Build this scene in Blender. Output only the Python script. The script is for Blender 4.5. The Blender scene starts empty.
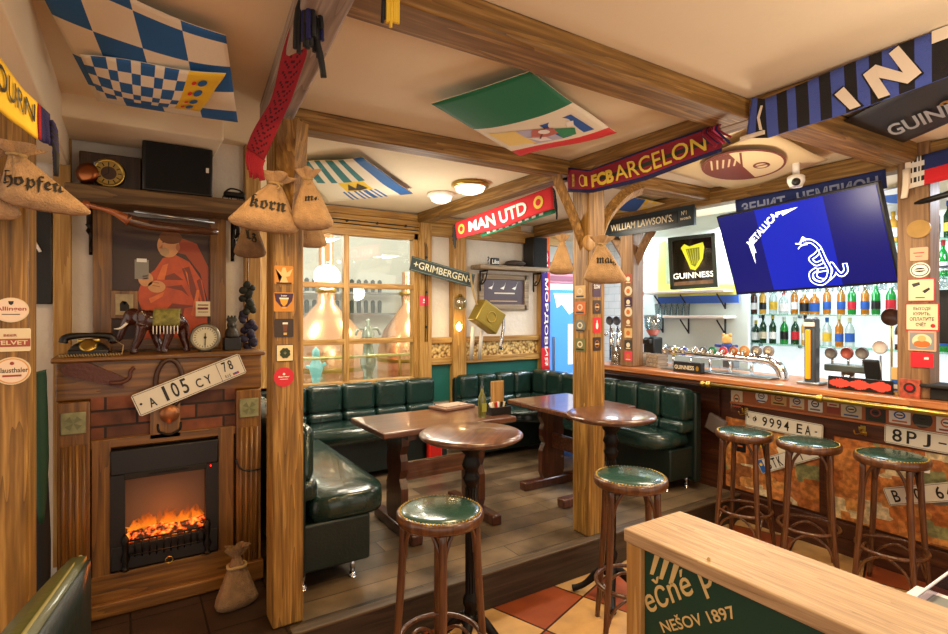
import bpy, bmesh, math, random
from mathutils import Vector as V, Matrix, Euler, noise
PI = math.pi
R = math.radians
random.seed(7)
scene = bpy.context.scene
COL = scene.collection
# ------------------------------------------------------------------ camera frame
YAW = R(32.5); CZ = 1.65; FPX = 539.0; HX, HY = 474.0, 312.0
FW = V((math.sin(YAW), math.cos(YAW), 0)); RT = V((math.cos(YAW), -math.sin(YAW), 0))
def ray(px, py):
    return FW + RT * ((px - HX) / FPX) + V((0, 0, (HY - py) / FPX))
def on(px, py, **k):
    """point where the sight line meets the plane X=, Y= or Z= (real planes of the room)"""
    d = ray(px, py); (a, c), = k.items(); i = 'XYZ'.index(a)
    o = V((0, 0, CZ)); t = (c - o[i]) / d[i]
    return o + d * t
def at(px, py, d):
    return V((0, 0, CZ)) + ray(px, py) * d
# ------------------------------------------------------------------ materials
def lin(h):
    if not isinstance(h, str): return (*h, 1) if len(h) == 3 else h
    h = h.lstrip('#'); c = [int(h[i:i+2], 16) / 255 for i in (0, 2, 4)]
    return tuple((x / 12.92 if x <= .04045 else ((x + .055) / 1.055) ** 2.4) for x in c) + (1,)
MC = {}
def newmat(name):
    m = bpy.data.materials.new(name); m.use_nodes = True
    nt = m.node_tree; b = nt.nodes['Principled BSDF']
    return m, nt, b
def mat(name, hexc='808080', rough=.5, metal=0., bump=0., bscale=60., coat=0., emit=None, es=0., vary=0., vscale=8., spec=None, trans=0.):
    if name in MC: return MC[name]
    m, nt, b = newmat(name); N = nt.nodes; L = nt.links
    b.inputs['Base Color'].default_value = lin(hexc); b.inputs['Roughness'].default_value = rough
    b.inputs['Metallic'].default_value = metal; b.inputs['Coat Weight'].default_value = coat
    if trans: b.inputs['Transmission Weight'].default_value = trans
    if spec is not None: b.inputs['Specular IOR Level'].default_value = spec
    if emit: b.inputs['Emission Color'].default_value = lin(emit); b.inputs['Emission Strength'].default_value = es
    tc = N.new('ShaderNodeTexCoord')
    if vary:
        n = N.new('ShaderNodeTexNoise'); n.inputs['Scale'].default_value = vscale; n.inputs['Detail'].default_value = 5
        L.new(tc.outputs['Object'], n.inputs['Vector'])
        mx = N.new('ShaderNodeMix'); mx.data_type = 'RGBA'; mx.blend_type = 'MULTIPLY'
        mx.inputs[0].default_value = 1
        r = N.new('ShaderNodeMapRange'); r.inputs[1].default_value = .3; r.inputs[2].default_value = .7
        r.inputs[3].default_value = 1 - vary; r.inputs[4].default_value = 1 + vary * .3
        L.new(n.outputs[0], r.inputs[0]); mx.inputs[6].default_value = lin(hexc); L.new(r.outputs[0], mx.inputs[7])
        L.new(mx.outputs[2], b.inputs['Base Color'])
    if bump:
        n2 = N.new('ShaderNodeTexNoise'); n2.inputs['Scale'].default_value = bscale; n2.inputs['Detail'].default_value = 4
        L.new(tc.outputs['Object'], n2.inputs['Vector'])
        bp = N.new('ShaderNodeBump'); bp.inputs['Strength'].default_value = bump; bp.inputs['Distance'].default_value = .01
        L.new(n2.outputs[0], bp.inputs['Height']); L.new(bp.outputs[0], b.inputs['Normal'])
    MC[name] = m; return m
def wood(name, dark, midc, light, axis='z', s=9., rough=.45, ring=1.0, coat=0., bump=.25):
    if name in MC: return MC[name]
    m, nt, b = newmat(name); N = nt.nodes; L = nt.links
    tc = N.new('ShaderNodeTexCoord'); mp = N.new('ShaderNodeMapping')
    sc = {'x': (.055, 1, 1), 'y': (1, .055, 1), 'z': (1, 1, .055)}[axis]
    mp.inputs['Scale'].default_value = [s * q for q in sc]
    L.new(tc.outputs['Object'], mp.inputs[0])
    n = N.new('ShaderNodeTexNoise'); n.inputs['Scale'].default_value = 1.; n.inputs['Detail'].default_value = 3; n.inputs['Distortion'].default_value = .25
    L.new(mp.outputs[0], n.inputs['Vector'])
    mul = N.new('ShaderNodeMath'); mul.operation = 'MULTIPLY'; mul.inputs[1].default_value = 9 * ring
    fr = N.new('ShaderNodeMath'); fr.operation = 'FRACT'
    L.new(n.outputs[0], mul.inputs[0]); L.new(mul.outputs[0], fr.inputs[0])
    n2 = N.new('ShaderNodeTexNoise'); n2.inputs['Scale'].default_value = 7.; n2.inputs['Detail'].default_value = 6
    L.new(mp.outputs[0], n2.inputs['Vector'])
    mx = N.new('ShaderNodeMath'); mx.operation = 'MULTIPLY_ADD'; mx.inputs[1].default_value = .3
    L.new(fr.outputs[0], mx.inputs[0]); L.new(n2.outputs[0], mx.inputs[2])
    cr = N.new('ShaderNodeValToRGB'); e = cr.color_ramp.elements
    pw = N.new('ShaderNodeMath'); pw.operation = 'POWER'; pw.inputs[1].default_value = .35; L.new(fr.outputs[0], pw.inputs[0]); L.new(pw.outputs[0], mx.inputs[0])
    mx.inputs[1].default_value = .34
    e[0].position = .4; e[0].color = lin(dark); e[1].position = 1.0; e[1].color = lin(light)
    q = cr.color_ramp.elements.new(.76); q.color = lin(midc)
    L.new(mx.outputs[0], cr.inputs[0]); L.new(cr.outputs[0], b.inputs['Base Color'])
    b.inputs['Roughness'].default_value = rough; b.inputs['Coat Weight'].default_value = coat
    bp = N.new('ShaderNodeBump'); bp.inputs['Strength'].default_value = bump; bp.inputs['Distance'].default_value = .004
    L.new(mx.outputs[0], bp.inputs['Height']); L.new(bp.outputs[0], b.inputs['Normal'])
    MC[name] = m; return m
def bricky(name, c1, c2, mortar, w, h, rot=0., off=.5, mort=.01, rough=.6, swap=None, bump=.4, bias=0., noisy=.3, nscale=6., coat=0.):
    """brick / tile / plank pattern in object coordinates; swap picks the plane"""
    if name in MC: return MC[name]
    m, nt, b = newmat(name); N = nt.nodes; L = nt.links
    tc = N.new('ShaderNodeTexCoord'); mp = N.new('ShaderNodeMapping'); mp.inputs['Rotation'].default_value = (0, 0, rot)
    src = tc.outputs['Object']
    if swap:
        sx = N.new('ShaderNodeSeparateXYZ'); cb = N.new('ShaderNodeCombineXYZ'); L.new(src, sx.inputs[0])
        for i, ch in enumerate(swap): L.new(sx.outputs['xyz'.index(ch)], cb.inputs[i])
        src = cb.outputs[0]
    L.new(src, mp.inputs[0])
    br = N.new('ShaderNodeTexBrick'); br.offset = off; br.inputs['Scale'].default_value = 1
    br.inputs['Brick Width'].default_value = w; br.inputs['Row Height'].default_value = h
    br.inputs['Mortar Size'].default_value = mort; br.inputs['Mortar Smooth'].default_value = .2; br.inputs['Bias'].default_value = bias
    br.inputs['Color1'].default_value = lin(c1); br.inputs['Color2'].default_value = lin(c2); br.inputs['Mortar'].default_value = lin(mortar)
    L.new(mp.outputs[0], br.inputs['Vector'])
    n = N.new('ShaderNodeTexNoise'); n.inputs['Scale'].default_value = nscale; n.inputs['Detail'].default_value = 6
    L.new(tc.outputs['Object'], n.inputs['Vector'])
    r = N.new('ShaderNodeMapRange'); r.inputs[1].default_value = .3; r.inputs[2].default_value = .7
    r.inputs[3].default_value = 1 - noisy; r.inputs[4].default_value = 1 + noisy
    L.new(n.outputs[0], r.inputs[0])
    mx = N.new('ShaderNodeMix'); mx.data_type = 'RGBA'; mx.blend_type = 'MULTIPLY'; mx.inputs[0].default_value = 1
    L.new(br.outputs[0], mx.inputs[6]); L.new(r.outputs[0], mx.inputs[7]); L.new(mx.outputs[2], b.inputs['Base Color'])
    bp = N.new('ShaderNodeBump'); bp.inputs['Strength'].default_value = bump; bp.inputs['Distance'].default_value = .01; bp.invert = True
    L.new(br.outputs['Fac'], bp.inputs['Height']); L.new(bp.outputs[0], b.inputs['Normal'])
    b.inputs['Roughness'].default_value = rough; b.inputs['Coat Weight'].default_value = coat
    MC[name] = m; return m
def glassy(name, tint='ffffff', gl=.12, rough=.02):
    if name in MC: return MC[name]
    m = bpy.data.materials.new(name); m.use_nodes = True; nt = m.node_tree; N = nt.nodes; L = nt.links
    N.clear(); o = N.new('ShaderNodeOutputMaterial'); t = N.new('ShaderNodeBsdfTransparent'); g = N.new('ShaderNodeBsdfGlossy')
    t.inputs[0].default_value = lin(tint); g.inputs['Roughness'].default_value = rough
    x = N.new('ShaderNodeMixShader'); x.inputs[0].default_value = gl
    L.new(t.outputs[0], x.inputs[1]); L.new(g.outputs[0], x.inputs[2]); L.new(x.outputs[0], o.inputs[0])
    MC[name] = m; return m
def collage(name, cols, w, h, swap, rough=.5):
    """paper notes pasted edge to edge: a random colour per cell"""
    m, nt, b = newmat(name); N = nt.nodes; L = nt.links
    tc = N.new('ShaderNodeTexCoord'); sx = N.new('ShaderNodeSeparateXYZ'); cb = N.new('ShaderNodeCombineXYZ')
    L.new(tc.outputs['Object'], sx.inputs[0])
    for i, ch in enumerate(swap): L.new(sx.outputs['xyz'.index(ch)], cb.inputs[i])
    mp = N.new('ShaderNodeMapping'); mp.inputs['Scale'].default_value = (1 / w, 1 / h, 1); mp.inputs['Rotation'].default_value = (0, 0, .08)
    L.new(cb.outputs[0], mp.inputs[0])
    v = N.new('ShaderNodeTexVoronoi'); v.distance = 'CHEBYCHEV'; v.inputs['Randomness'].default_value = .75; v.inputs['Scale'].default_value = 1
    L.new(mp.outputs[0], v.inputs['Vector'])
    s2 = N.new('ShaderNodeSeparateColor'); L.new(v.outputs['Color'], s2.inputs[0])
    cr = N.new('ShaderNodeValToRGB'); cr.color_ramp.interpolation = 'CONSTANT'
    for i, c in enumerate(cols):
        e = cr.color_ramp.elements[i] if i < 2 else cr.color_ramp.elements.new(i / len(cols))
        e.position = i / len(cols); e.color = lin(c)
    L.new(s2.outputs[0], cr.inputs[0])
    n = N.new('ShaderNodeTexNoise'); n.inputs['Scale'].default_value = 28; n.inputs['Detail'].default_value = 7
    L.new(tc.outputs['Object'], n.inputs['Vector'])
    r = N.new('ShaderNodeMapRange'); r.inputs[1].default_value = .4; r.inputs[2].default_value = .62; r.inputs[3].default_value = .6; r.inputs[4].default_value = 1.2
    L.new(n.outputs[0], r.inputs[0])
    mx = N.new('ShaderNodeMix'); mx.data_type = 'RGBA'; mx.blend_type = 'MULTIPLY'; mx.inputs[0].default_value = 1
    L.new(cr.outputs[0], mx.inputs[6]); L.new(r.outputs[0], mx.inputs[7]); L.new(mx.outputs[2], b.inputs['Base Color'])
    b.inputs['Roughness'].default_value = rough
    MC[name] = m; return m
# ------------------------------------------------------------------ mesh builder
TXT = {}
def glyphs(s, bold):
    k = (s, bold)
    if k not in TXT:
        c = bpy.data.curves.new('t', 'FONT'); c.body = s; c.resolution_u = 3; c.offset = bold
        o = bpy.data.objects.new('t', c); COL.objects.link(o)
        m = bpy.data.meshes.new_from_object(o)
        TXT[k] = ([v.co.copy() for v in m.vertices], [tuple(p.vertices) for p in m.polygons])
        bpy.data.objects.remove(o); bpy.data.curves.remove(c); bpy.data.meshes.remove(m)
    return TXT[k]
def plane(o, ex, ey):
    o, ex, ey = V(o), V(ex), V(ey)
    return lambda a, b: o + ex * a + ey * b
def turn(f, cx, cy, ang):
    c, s = math.cos(ang), math.sin(ang)
    return lambda a, b: f(cx + a * c - b * s, cy + a * s + b * c)
def fnormal(f, u, v, e=1e-3):
    n = (f(u + e, v) - f(u - e, v)).cross(f(u, v + e) - f(u, v - e))
    return n.normalized() if n.length > 1e-12 else V((0, 0, 1))
class MB:
    def __init__(s): s.bm = bmesh.new(); s.mats = []
    def mi(s, m):
        if isinstance(m, str): m = MC[m]
        if m not in s.mats: s.mats.append(m)
        return s.mats.index(m)
    def face(s, vs, m, sm=False):
        try: f = s.bm.faces.new(vs)
        except ValueError: return None
        f.material_index = m; f.smooth = sm; return f
    def box(s, c, size, m, rot=None, bev=0., seg=2):
        mi = s.mi(m)
        M = Matrix.Translation(V(c)) @ (Euler(rot).to_matrix().to_4x4() if rot else Matrix()) @ Matrix.Diagonal((*size, 1))
        r = bmesh.ops.create_cube(s.bm, size=1, matrix=M)
        fs = set(f for v in r['verts'] for f in v.link_faces)
        for f in fs: f.material_index = mi
        if bev:
            es = set(e for v in r['verts'] for e in v.link_edges)
            q = bmesh.ops.bevel(s.bm, geom=list(es), offset=bev, segments=seg, affect='EDGES', profile=.5, clamp_overlap=True)
            for f in q['faces']: f.material_index = mi; f.smooth = seg > 1
            if seg > 2:
                for f in fs:
                    if f.is_valid: f.smooth = True
        return s
    def ball(s, c, r, m, seg=14, rot=None):
        mi = s.mi(m)
        if not hasattr(r, '__len__'): r = (r, r, r)
        M = Matrix.Translation(V(c)) @ (Euler(rot).to_matrix().to_4x4() if rot else Matrix()) @ Matrix.Diagonal((*r, 1))
        q = bmesh.ops.create_uvsphere(s.bm, u_segments=seg, v_segments=max(6, seg * 2 // 3), radius=1, matrix=M)
        for v in q['verts']:
            for f in v.link_faces: f.material_index = mi; f.smooth = True
        return s
    def lathe(s, prof, m, n=24, o=(0, 0, 0), ax=None, sx=1., flat=False):
        """profile of (radius, height) or (radius, height, material) turned about z (or about ax)"""
        o = V(o); Q = V((0, 0, 1)).rotation_difference(V(ax)).to_matrix() if ax is not None else Matrix.Identity(3)
        rows = []
        for p in prof:
            r, z = p[0], p[1]
            if r < 1e-6: rows.append([s.bm.verts.new(o + Q @ V((0, 0, z)))])
            else: rows.append([s.bm.verts.new(o + Q @ V((r * math.cos(2 * PI * i / n) * sx, r * math.sin(2 * PI * i / n), z))) for i in range(n)])
        for k in range(len(rows) - 1):
            a, b = rows[k], rows[k + 1]; mi = s.mi(prof[k][2] if len(prof[k]) > 2 else m)
            for i in range(n):
                j = (i + 1) % n
                if len(a) == 1 and len(b) == 1: continue
                if len(a) == 1: s.face((a[0], b[j], b[i])[::-1], mi, not flat)
                elif len(b) == 1: s.face((a[i], a[j], b[0]), mi, not flat)
                else: s.face((a[i], a[j], b[j], b[i]), mi, not flat)
        return s
    def cyl(s, p0, p1, r0, m, r1=None, n=16):
        p0, p1 = V(p0), V(p1); r1 = r0 if r1 is None else r1; h = (p1 - p0).length
        mi = s.mi(m); Q = V((0, 0, 1)).rotation_difference(p1 - p0).to_matrix()
        a = [s.bm.verts.new(p0 + Q @ V((r0 * math.cos(2 * PI * i / n), r0 * math.sin(2 * PI * i / n), 0))) for i in range(n)]
        b = [s.bm.verts.new(p0 + Q @ V((r1 * math.cos(2 * PI * i / n), r1 * math.sin(2 * PI * i / n), h))) for i in range(n)]
        for i in range(n):
            j = (i + 1) % n; s.face((a[i], a[j], b[j], b[i]), mi, True)
        s.face(a[::-1], mi); s.face(b, mi); return s
    def tube(s, pts, r, m, n=8, closed=False, smooth=0, sq=None):
        pts = [V(p) for p in pts]
        if smooth:
            out = []; K = len(pts); rr = []
            idx = range(K) if closed else range(K - 1)
            for i in idx:
                P = [pts[(i + d) % K] if closed else pts[min(max(i + d, 0), K - 1)] for d in (-1, 0, 1, 2)]
                for q in range(smooth):
                    t = q / smooth
                    out.append(.5 * ((2 * P[1]) + (-P[0] + P[2]) * t + (2 * P[0] - 5 * P[1] + 4 * P[2] - P[3]) * t * t + (-P[0] + 3 * P[1] - 3 * P[2] + P[3]) * t ** 3))
                    if hasattr(r, '__len__'): rr.append(r[i] * (1 - t) + r[(i + 1) % K] * t)
            if not closed:
                out.append(pts[-1])
                if hasattr(r, '__len__'): rr.append(r[-1])
            pts = out
            if hasattr(r, '__len__'): r = rr
        K = len(pts); mi = s.mi(m); rings = []; up = None
        for i, p in enumerate(pts):
            if closed: t = pts[(i + 1) % K] - pts[i - 1]
            else: t = pts[min(i + 1, K - 1)] - pts[max(i - 1, 0)]
            t.normalize()
            if up is None:
                up = V((0, 0, 1)) if abs(t.z) < .9 else V((1, 0, 0))
            up = (up - t * up.dot(t)).normalized(); si = t.cross(up)
            rad = r[i] if hasattr(r, '__len__') else r
            A, B = (rad, rad) if not sq else (rad * sq[0], rad * sq[1])
            rings.append([s.bm.verts.new(p + up * (A * math.cos(2 * PI * k / n)) + si * (B * math.sin(2 * PI * k / n))) for k in range(n)])
        for i in range(K if closed else K - 1):
            a, b = rings[i], rings[(i + 1) % K]
            for k in range(n):
                j = (k + 1) % n; s.face((a[k], b[k], b[j], a[j]), mi, n > 4)
        if not closed: s.face(rings[0], mi); s.face(rings[-1][::-1], mi)
        return s
    def prism(s, pts, f, th, m, m2=None):
        """2-D outline on the surface f, front face on f, thickness th behind it"""
        mi = s.mi(m); ms = s.mi(m2 or m)
        if sum(a[0] * b[1] - b[0] * a[1] for a, b in zip(pts, pts[1:] + pts[:1])) < 0: pts = pts[::-1]
        n = fnormal(f, *pts[0])
        a = [s.bm.verts.new(f(x, y)) for x, y in pts]; b = [s.bm.verts.new(f(x, y) - n * th) for x, y in pts]
        s.face(a, mi)
        if th:
            s.face(b[::-1], ms); K = len(pts)
            for i in range(K): s.face((a[i], b[i], b[(i + 1) % K], a[(i + 1) % K]), ms)
        return s
    def mark(s, pts, f, m, off=.0015):
        """a printed shape lying on the surface f"""
        mi = s.mi(m)
        if sum(a[0] * b[1] - b[0] * a[1] for a, b in zip(pts, pts[1:] + pts[:1])) < 0: pts = pts[::-1]
        vs = [s.bm.verts.new(f(x, y) + fnormal(f, x, y) * off) for x, y in pts]
        fc = s.face(vs, mi)
        if fc and len(pts) > 4: bmesh.ops.triangulate(s.bm, faces=[fc])
        return s
    def line(s, pts, w, f, m, off=.0015):
        for (x0, y0), (x1, y1) in zip(pts, pts[1:]):
            d = V((x1 - x0, y1 - y0)); l = d.length or 1; nx, ny = -d.y / l * w / 2, d.x / l * w / 2
            ex, ey = d.x / l * w * .3, d.y / l * w * .3
            s.mark([(x0 + nx - ex, y0 + ny - ey), (x1 + nx + ex, y1 + ny + ey), (x1 - nx + ex, y1 - ny + ey), (x0 - nx - ex, y0 - ny - ey)], f, m, off)
        return s
    def text(s, t, rect, f, m, off=.002, bold=.012, slant=0.):
        vs, ps = glyphs(t, bold); u0, v0, u1, v1 = rect
        if not vs: return s
        xa, xb = min(v.x for v in vs), max(v.x for v in vs); ya, yb = min(v.y for v in vs), max(v.y for v in vs)
        mi = s.mi(m); nv = []
        for v in vs:
            a = (v.x - xa) / (xb - xa); b = (v.y - ya) / (yb - ya)
            u = u0 + (u1 - u0) * a + slant * b * (v1 - v0); w = v0 + (v1 - v0) * b
            nv.append(s.bm.verts.new(f(u, w) + fnormal(f, u, w) * off))
        for p in ps: s.face([nv[i] for i in p], mi)
        return s
    def surf(s, f, nu, nv, m, th=.003, sm=True):
        """cloth sheet: f over the unit square, its face towards du x dv, a second side th behind"""
        g = [[f(i / nu, j / nv) for j in range(nv + 1)] for i in range(nu + 1)]
        N = [[fnormal(f, min(max(i / nu, .002), .998), min(max(j / nv, .002), .998)) for j in range(nv + 1)] for i in range(nu + 1)]
        A = [[s.bm.verts.new(p) for p in row] for row in g]
        B = [[s.bm.verts.new(g[i][j] - N[i][j] * th) for j in range(nv + 1)] for i in range(nu + 1)]
        for i in range(nu):
            for j in range(nv):
                mi = s.mi(m((i + .5) / nu, (j + .5) / nv) if callable(m) else m)
                s.face((A[i][j], A[i+1][j], A[i+1][j+1], A[i][j+1]), mi, sm)
                s.face((B[i][j+1], B[i+1][j+1], B[i+1][j], B[i][j]), mi, sm)
        mi = s.mi(m(.5, .5) if callable(m) else m)
        for i in range(nu):
            s.face((A[i+1][0], A[i][0], B[i][0], B[i+1][0]), mi); s.face((A[i][nv], A[i+1][nv], B[i+1][nv], B[i][nv]), mi)
        for j in range(nv):
            s.face((A[0][j], A[0][j+1], B[0][j+1], B[0][j]), mi); s.face((A[nu][j+1], A[nu][j], B[nu][j], B[nu][j+1]), mi)
        return s
    def build(s, name, parent=None, world=False, label=None, sub=0, remesh=0, fix=True):
        if fix: bmesh.ops.recalc_face_normals(s.bm, faces=[f for f in s.bm.faces if False])
        me = bpy.data.meshes.new(name)
        if world and parent is not None:
            p = parent; M = p.matrix_basis.copy()
            while p.parent: p = p.parent; M = p.matrix_basis @ M
            s.bm.transform(M.inverted())
        s.bm.to_mesh(me); s.bm.free()
        for m in s.mats: me.materials.append(m)
        o = bpy.data.objects.new(name, me); COL.objects.link(o)
        if parent is not None: o.parent = parent
        if label: o['label'] = label
        if remesh:
            q = o.modifiers.new('r', 'REMESH'); q.mode = 'VOXEL'; q.voxel_size = remesh; q.use_smooth_shade = True
            q = o.modifiers.new('s', 'SMOOTH'); q.factor = .6; q.iterations = 3
        if sub: q = o.modifiers.new('s', 'SUBSURF'); q.levels = q.render_levels = sub
        return o
def thing(name, label, cat, loc=(0, 0, 0), rz=0., group=None, rot=None):
    o = bpy.data.objects.new(name, None); COL.objects.link(o); o.empty_display_size = .05
    o.location = loc; o.rotation_euler = rot or (0, 0, rz); o['label'] = label; o['category'] = cat
    if group: o['group'] = group
    o.matrix_basis = Matrix.LocRotScale(V(loc), Euler(rot or (0, 0, rz)), None)
    return o
def tag(o, label, cat, group=None):
    o['label'] = label; o['category'] = cat
    if group: o['group'] = group
    return o
def struct(o): o['kind'] = 'structure'; return o
def recentre(o):
    """move the origin of a one-mesh thing to the middle of its base"""
    cs = [v.co for v in o.data.vertices]; c = V([(min(p[i] for p in cs) + max(p[i] for p in cs)) / 2 for i in range(2)] + [min(p.z for p in cs)])
    o.data.transform(Matrix.Translation(-c)); o.location = o.location + c; return o
def dup(root, loc, rz=None, label=None):
    r = root.copy(); COL.objects.link(r); r.location = loc
    if rz is not None: r.rotation_euler = (0, 0, rz)
    if label: r['label'] = label
    for ch in list(root.children):
        c = ch.copy(); COL.objects.link(c); c.parent = r
        for g in ch.children:
            d = g.copy(); COL.objects.link(d); d.parent = c
    return r
def facecam(x, y): return math.atan2(-x, y)
def circ(cx, cy, rx, ry=None, n=28, a0=0., a1=2 * PI):
    ry = rx if ry is None else ry
    full = abs(a1 - a0 - 2 * PI) < 1e-6
    return [(cx + rx * math.cos(a0 + (a1 - a0) * i / (n if full else n - 1)), cy + ry * math.sin(a0 + (a1 - a0) * i / (n if full else n - 1))) for i in range(n)]
def rect(x0, y0, x1, y1): return [(x0, y0), (x1, y0), (x1, y1), (x0, y1)]
# palette
POSTZ = wood('timber upright', '4e3410', '876026', 'b58a46', 'z', 8, .5, ring=1.7)
BEAMX = wood('timber along x', '4c3414', '7e5a24', 'a68046', 'x', 8, .6, ring=1.3)
BEAMY = wood('timber along y', '4c3414', '7e5a24', 'a68046', 'y', 8, .6, ring=1.3)
GREYY = wood('weathered timber along y', '6f6050', '97877a', 'b8a896', 'y', 8, .75)
GREYX = wood('weathered timber along x', '5f5140', '8d7a62', 'ab9880', 'x', 8, .75)
WINX = wood('window timber along x', '7a5220', 'a67a38', 'c09a58', 'x', 9, .5)
WINZ = wood('window timber upright', '7a5220', 'a67a38', 'c09a58', 'z', 9, .5)
FIRX = wood('fireplace timber along x', '42280c', '734a18', '906428', 'x', 8, .4, coat=.15)
FIRZ = wood('fireplace timber upright', '42280c', '734a18', '906428', 'z', 8, .4, coat=.15)
DARKW = wood('mahogany', '361c10', '563220', '72482f', 'x', 7, .28, coat=.5, bump=.08)
DARKZ = wood('mahogany upright', '2c130a', '43200f', '57301d', 'z', 7, .3, coat=.4, bump=.08)
BENT = wood('bentwood', '341c0e', '55321b', '704828', 'z', 9, .3, coat=.4, bump=.08)
BARW = wood('bar counter wood', '8a4a26', 'b06d40', 'c88a58', 'y', 6, .3, coat=.4, bump=.05)
BARD = wood('bar dark wood', '2e150b', '42200f', '55301c', 'y', 6, .4, bump=.08)
PINE = wood('pale brushed pine', '84694c', 'a98a66', 'bd9f7a', 'y', 16, .55, ring=1.8)
PINEZ = wood('pale pine upright', '8a6430', 'ac8044', 'c0985c', 'z', 9, .5)
PLAS = mat('ceiling plaster', 'e8d8b8', .85, bump=.15, bscale=20, vary=.05, vscale=1.5)
WALLP = mat('wall plaster', 'd9cfc0', .85, bump=.5, bscale=25, vary=.08, vscale=5)
WHITEW = mat('white wall', 'e6ebe8', .6, bump=.1)
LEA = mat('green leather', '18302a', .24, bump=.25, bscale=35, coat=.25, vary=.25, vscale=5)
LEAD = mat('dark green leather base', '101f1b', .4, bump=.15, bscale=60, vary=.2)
LEAO = mat('olive leather', '4a4e24', .42, bump=.2, bscale=35, coat=.3, vary=.2, vscale=5)
PIPE = mat('leather piping', '8a8450', .55)
BLACK = mat('black', '0c0b0b', .4)
BLACKM = mat('black matt', '121110', .75)
IRON = mat('black iron', '16120f', .45, metal=.6, bump=.2)
WHITE = mat('white', 'efeae0', .5)
CREAM = mat('cream paper', 'e3d2ae', .6, vary=.06)
RED = mat('red', 'b3161d', .5)
BRASS = mat('brass', 'b89a4c', .3, metal=1)
GOLD = mat('gold', 'c79a35', .35, metal=.8)
CHROME = mat('chrome', 'd8dadd', .1, metal=1)
STEEL = mat('steel', '9aa0a4', .3, metal=1)
BURLAP = mat('burlap', 'b5926a', .9, bump=.8, bscale=160, vary=.25, vscale=25)
BURLAPD = mat('dark burlap', '8a6a48', .9, bump=.8, bscale=160, vary=.3, vscale=25)
ROPE = mat('jute rope', 'a58a5c', .9, bump=.5, bscale=200)
INK = mat('black ink', '1c1611', .7)
NAVY = mat('navy knit', '181c4e', .8, bump=.4, bscale=200)
GLASS = glassy('window glass', 'f3f7f3', .08)
CLEAR = glassy('clear glass', 'dfe9ea', .22)
# ------------------------------------------------------------------ room shell
CEIL = 2.65; PLZ = .2; WY = 4.95; LY = 3.5; BX = 4.1
TILE, nt, b = newmat('terracotta and cream tiles')
N = nt.nodes; L = nt.links
tc = N.new('ShaderNodeTexCoord'); mp = N.new('ShaderNodeMapping'); mp.inputs['Rotation'].default_value = (0, 0, R(-19)); mp.inputs['Location'].default_value = (.1, .23, 0)
L.new(tc.outputs['Object'], mp.inputs[0])
ck = N.new('ShaderNodeTexChecker'); ck.inputs['Scale'].default_value = 1 / .42; ck.inputs['Color1'].default_value = lin('d8ab6e'); ck.inputs['Color2'].default_value = lin('a2502a')
br = N.new('ShaderNodeTexBrick'); br.offset = 0; br.inputs['Scale'].default_value = 1; br.inputs['Brick Width'].default_value = .42; br.inputs['Row Height'].default_value = .42
br.inputs['Mortar Size'].default_value = .006; br.inputs['Color1'].default_value = (1, 1, 1, 1); br.inputs['Color2'].default_value = (.8, .75, .7, 1); br.inputs['Mortar'].default_value = lin('4a3426')
L.new(mp.outputs[0], ck.inputs[0]); L.new(mp.outputs[0], br.inputs[0])
mx = N.new('ShaderNodeMix'); mx.data_type = 'RGBA'; mx.blend_type = 'MULTIPLY'; mx.inputs[0].default_value = 1
L.new(ck.outputs[0], mx.inputs[6]); L.new(br.outputs[0], mx.inputs[7])
ns = N.new('ShaderNodeTexNoise'); ns.inputs['Scale'].default_value = 9; ns.inputs['Detail'].default_value = 6; L.new(tc.outputs['Object'], ns.inputs['Vector'])
mr = N.new('ShaderNodeMapRange'); mr.inputs[1].default_value = .3; mr.inputs[2].default_value = .7; mr.inputs[3].default_value = .8; mr.inputs[4].default_value = 1.1; L.new(ns.outputs[0], mr.inputs[0])
m2 = N.new('ShaderNodeMix'); m2.data_type = 'RGBA'; m2.blend_type = 'MULTIPLY'; m2.inputs[0].default_value = 1
L.new(mx.outputs[2], m2.inputs[6]); L.new(mr.outputs[0], m2.inputs[7]); L.new(m2.outputs[2], b.inputs['Base Color']); b.inputs['Roughness'].default_value = .35
PLANK = bricky('worn floorboards', '4e3e2e', '75624a', '1a120c', 1.3, .16, mort=.003, rough=.36, noisy=.7, nscale=3.5, bump=.3)
DTILE = bricky('dark hearth tiles', '2b1f18', '3a2a20', '120c09', .3, .3, off=0, mort=.005, rough=.35, noisy=.3)
BRICK = bricky('fireplace bricks', '7a4228', '40241a', '22150f', .26, .075, mort=.006, rough=.7, swap='xzy', noisy=.45, nscale=12)
NOTES = collage('banknote collage', ['c07a3a', 'b86c30', 'd8c49a', 'a8602a', 'c88a48', 'b06a34', '8a8a5c', 'c47c3c', '8a5228', 'b8703a'], .12, .085, 'yzx')

def S(name, mb, **k): return struct(mb.build(name, **k))
S('floor', MB().box((1.5, 1.5, -.05), (9, 9, .1), TILE))
S('floor_platform_boards', MB().box((2.36, 3.72, .1), (3.48, 2.44, .2), PLANK))
bpy.data.objects['floor_platform_boards'].name = 'raised_floor'
S('hearth_floor', MB().box((-1.2, 3.72, .1), (3.64, 2.44, .199), DTILE))
S('trim_1', MB().box((2.36, 2.488, .1), (3.5, .024, .196), wood('riser board', '1e1610', '34281c', '45372a', 'x', 7, .5)).box((2.36, 2.495, .203), (3.5, .06, .014), wood('nosing board', '33281c', '4e3e2c', '64523a', 'x', 7, .5), bev=.004))
S('ceiling', MB().box((1.5, 1.5, CEIL + .05), (9, 9, .1), PLAS))
# dropped duct box over the fireplace corner
S('ceiling_duct_slab', MB().box((.05, 3.27, 2.6), (.72, .4, .115), PLAS, bev=.01).box((-.78, 2.0, 2.525), (1.03, 2.9, .25), PLAS, bev=.01))
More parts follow.
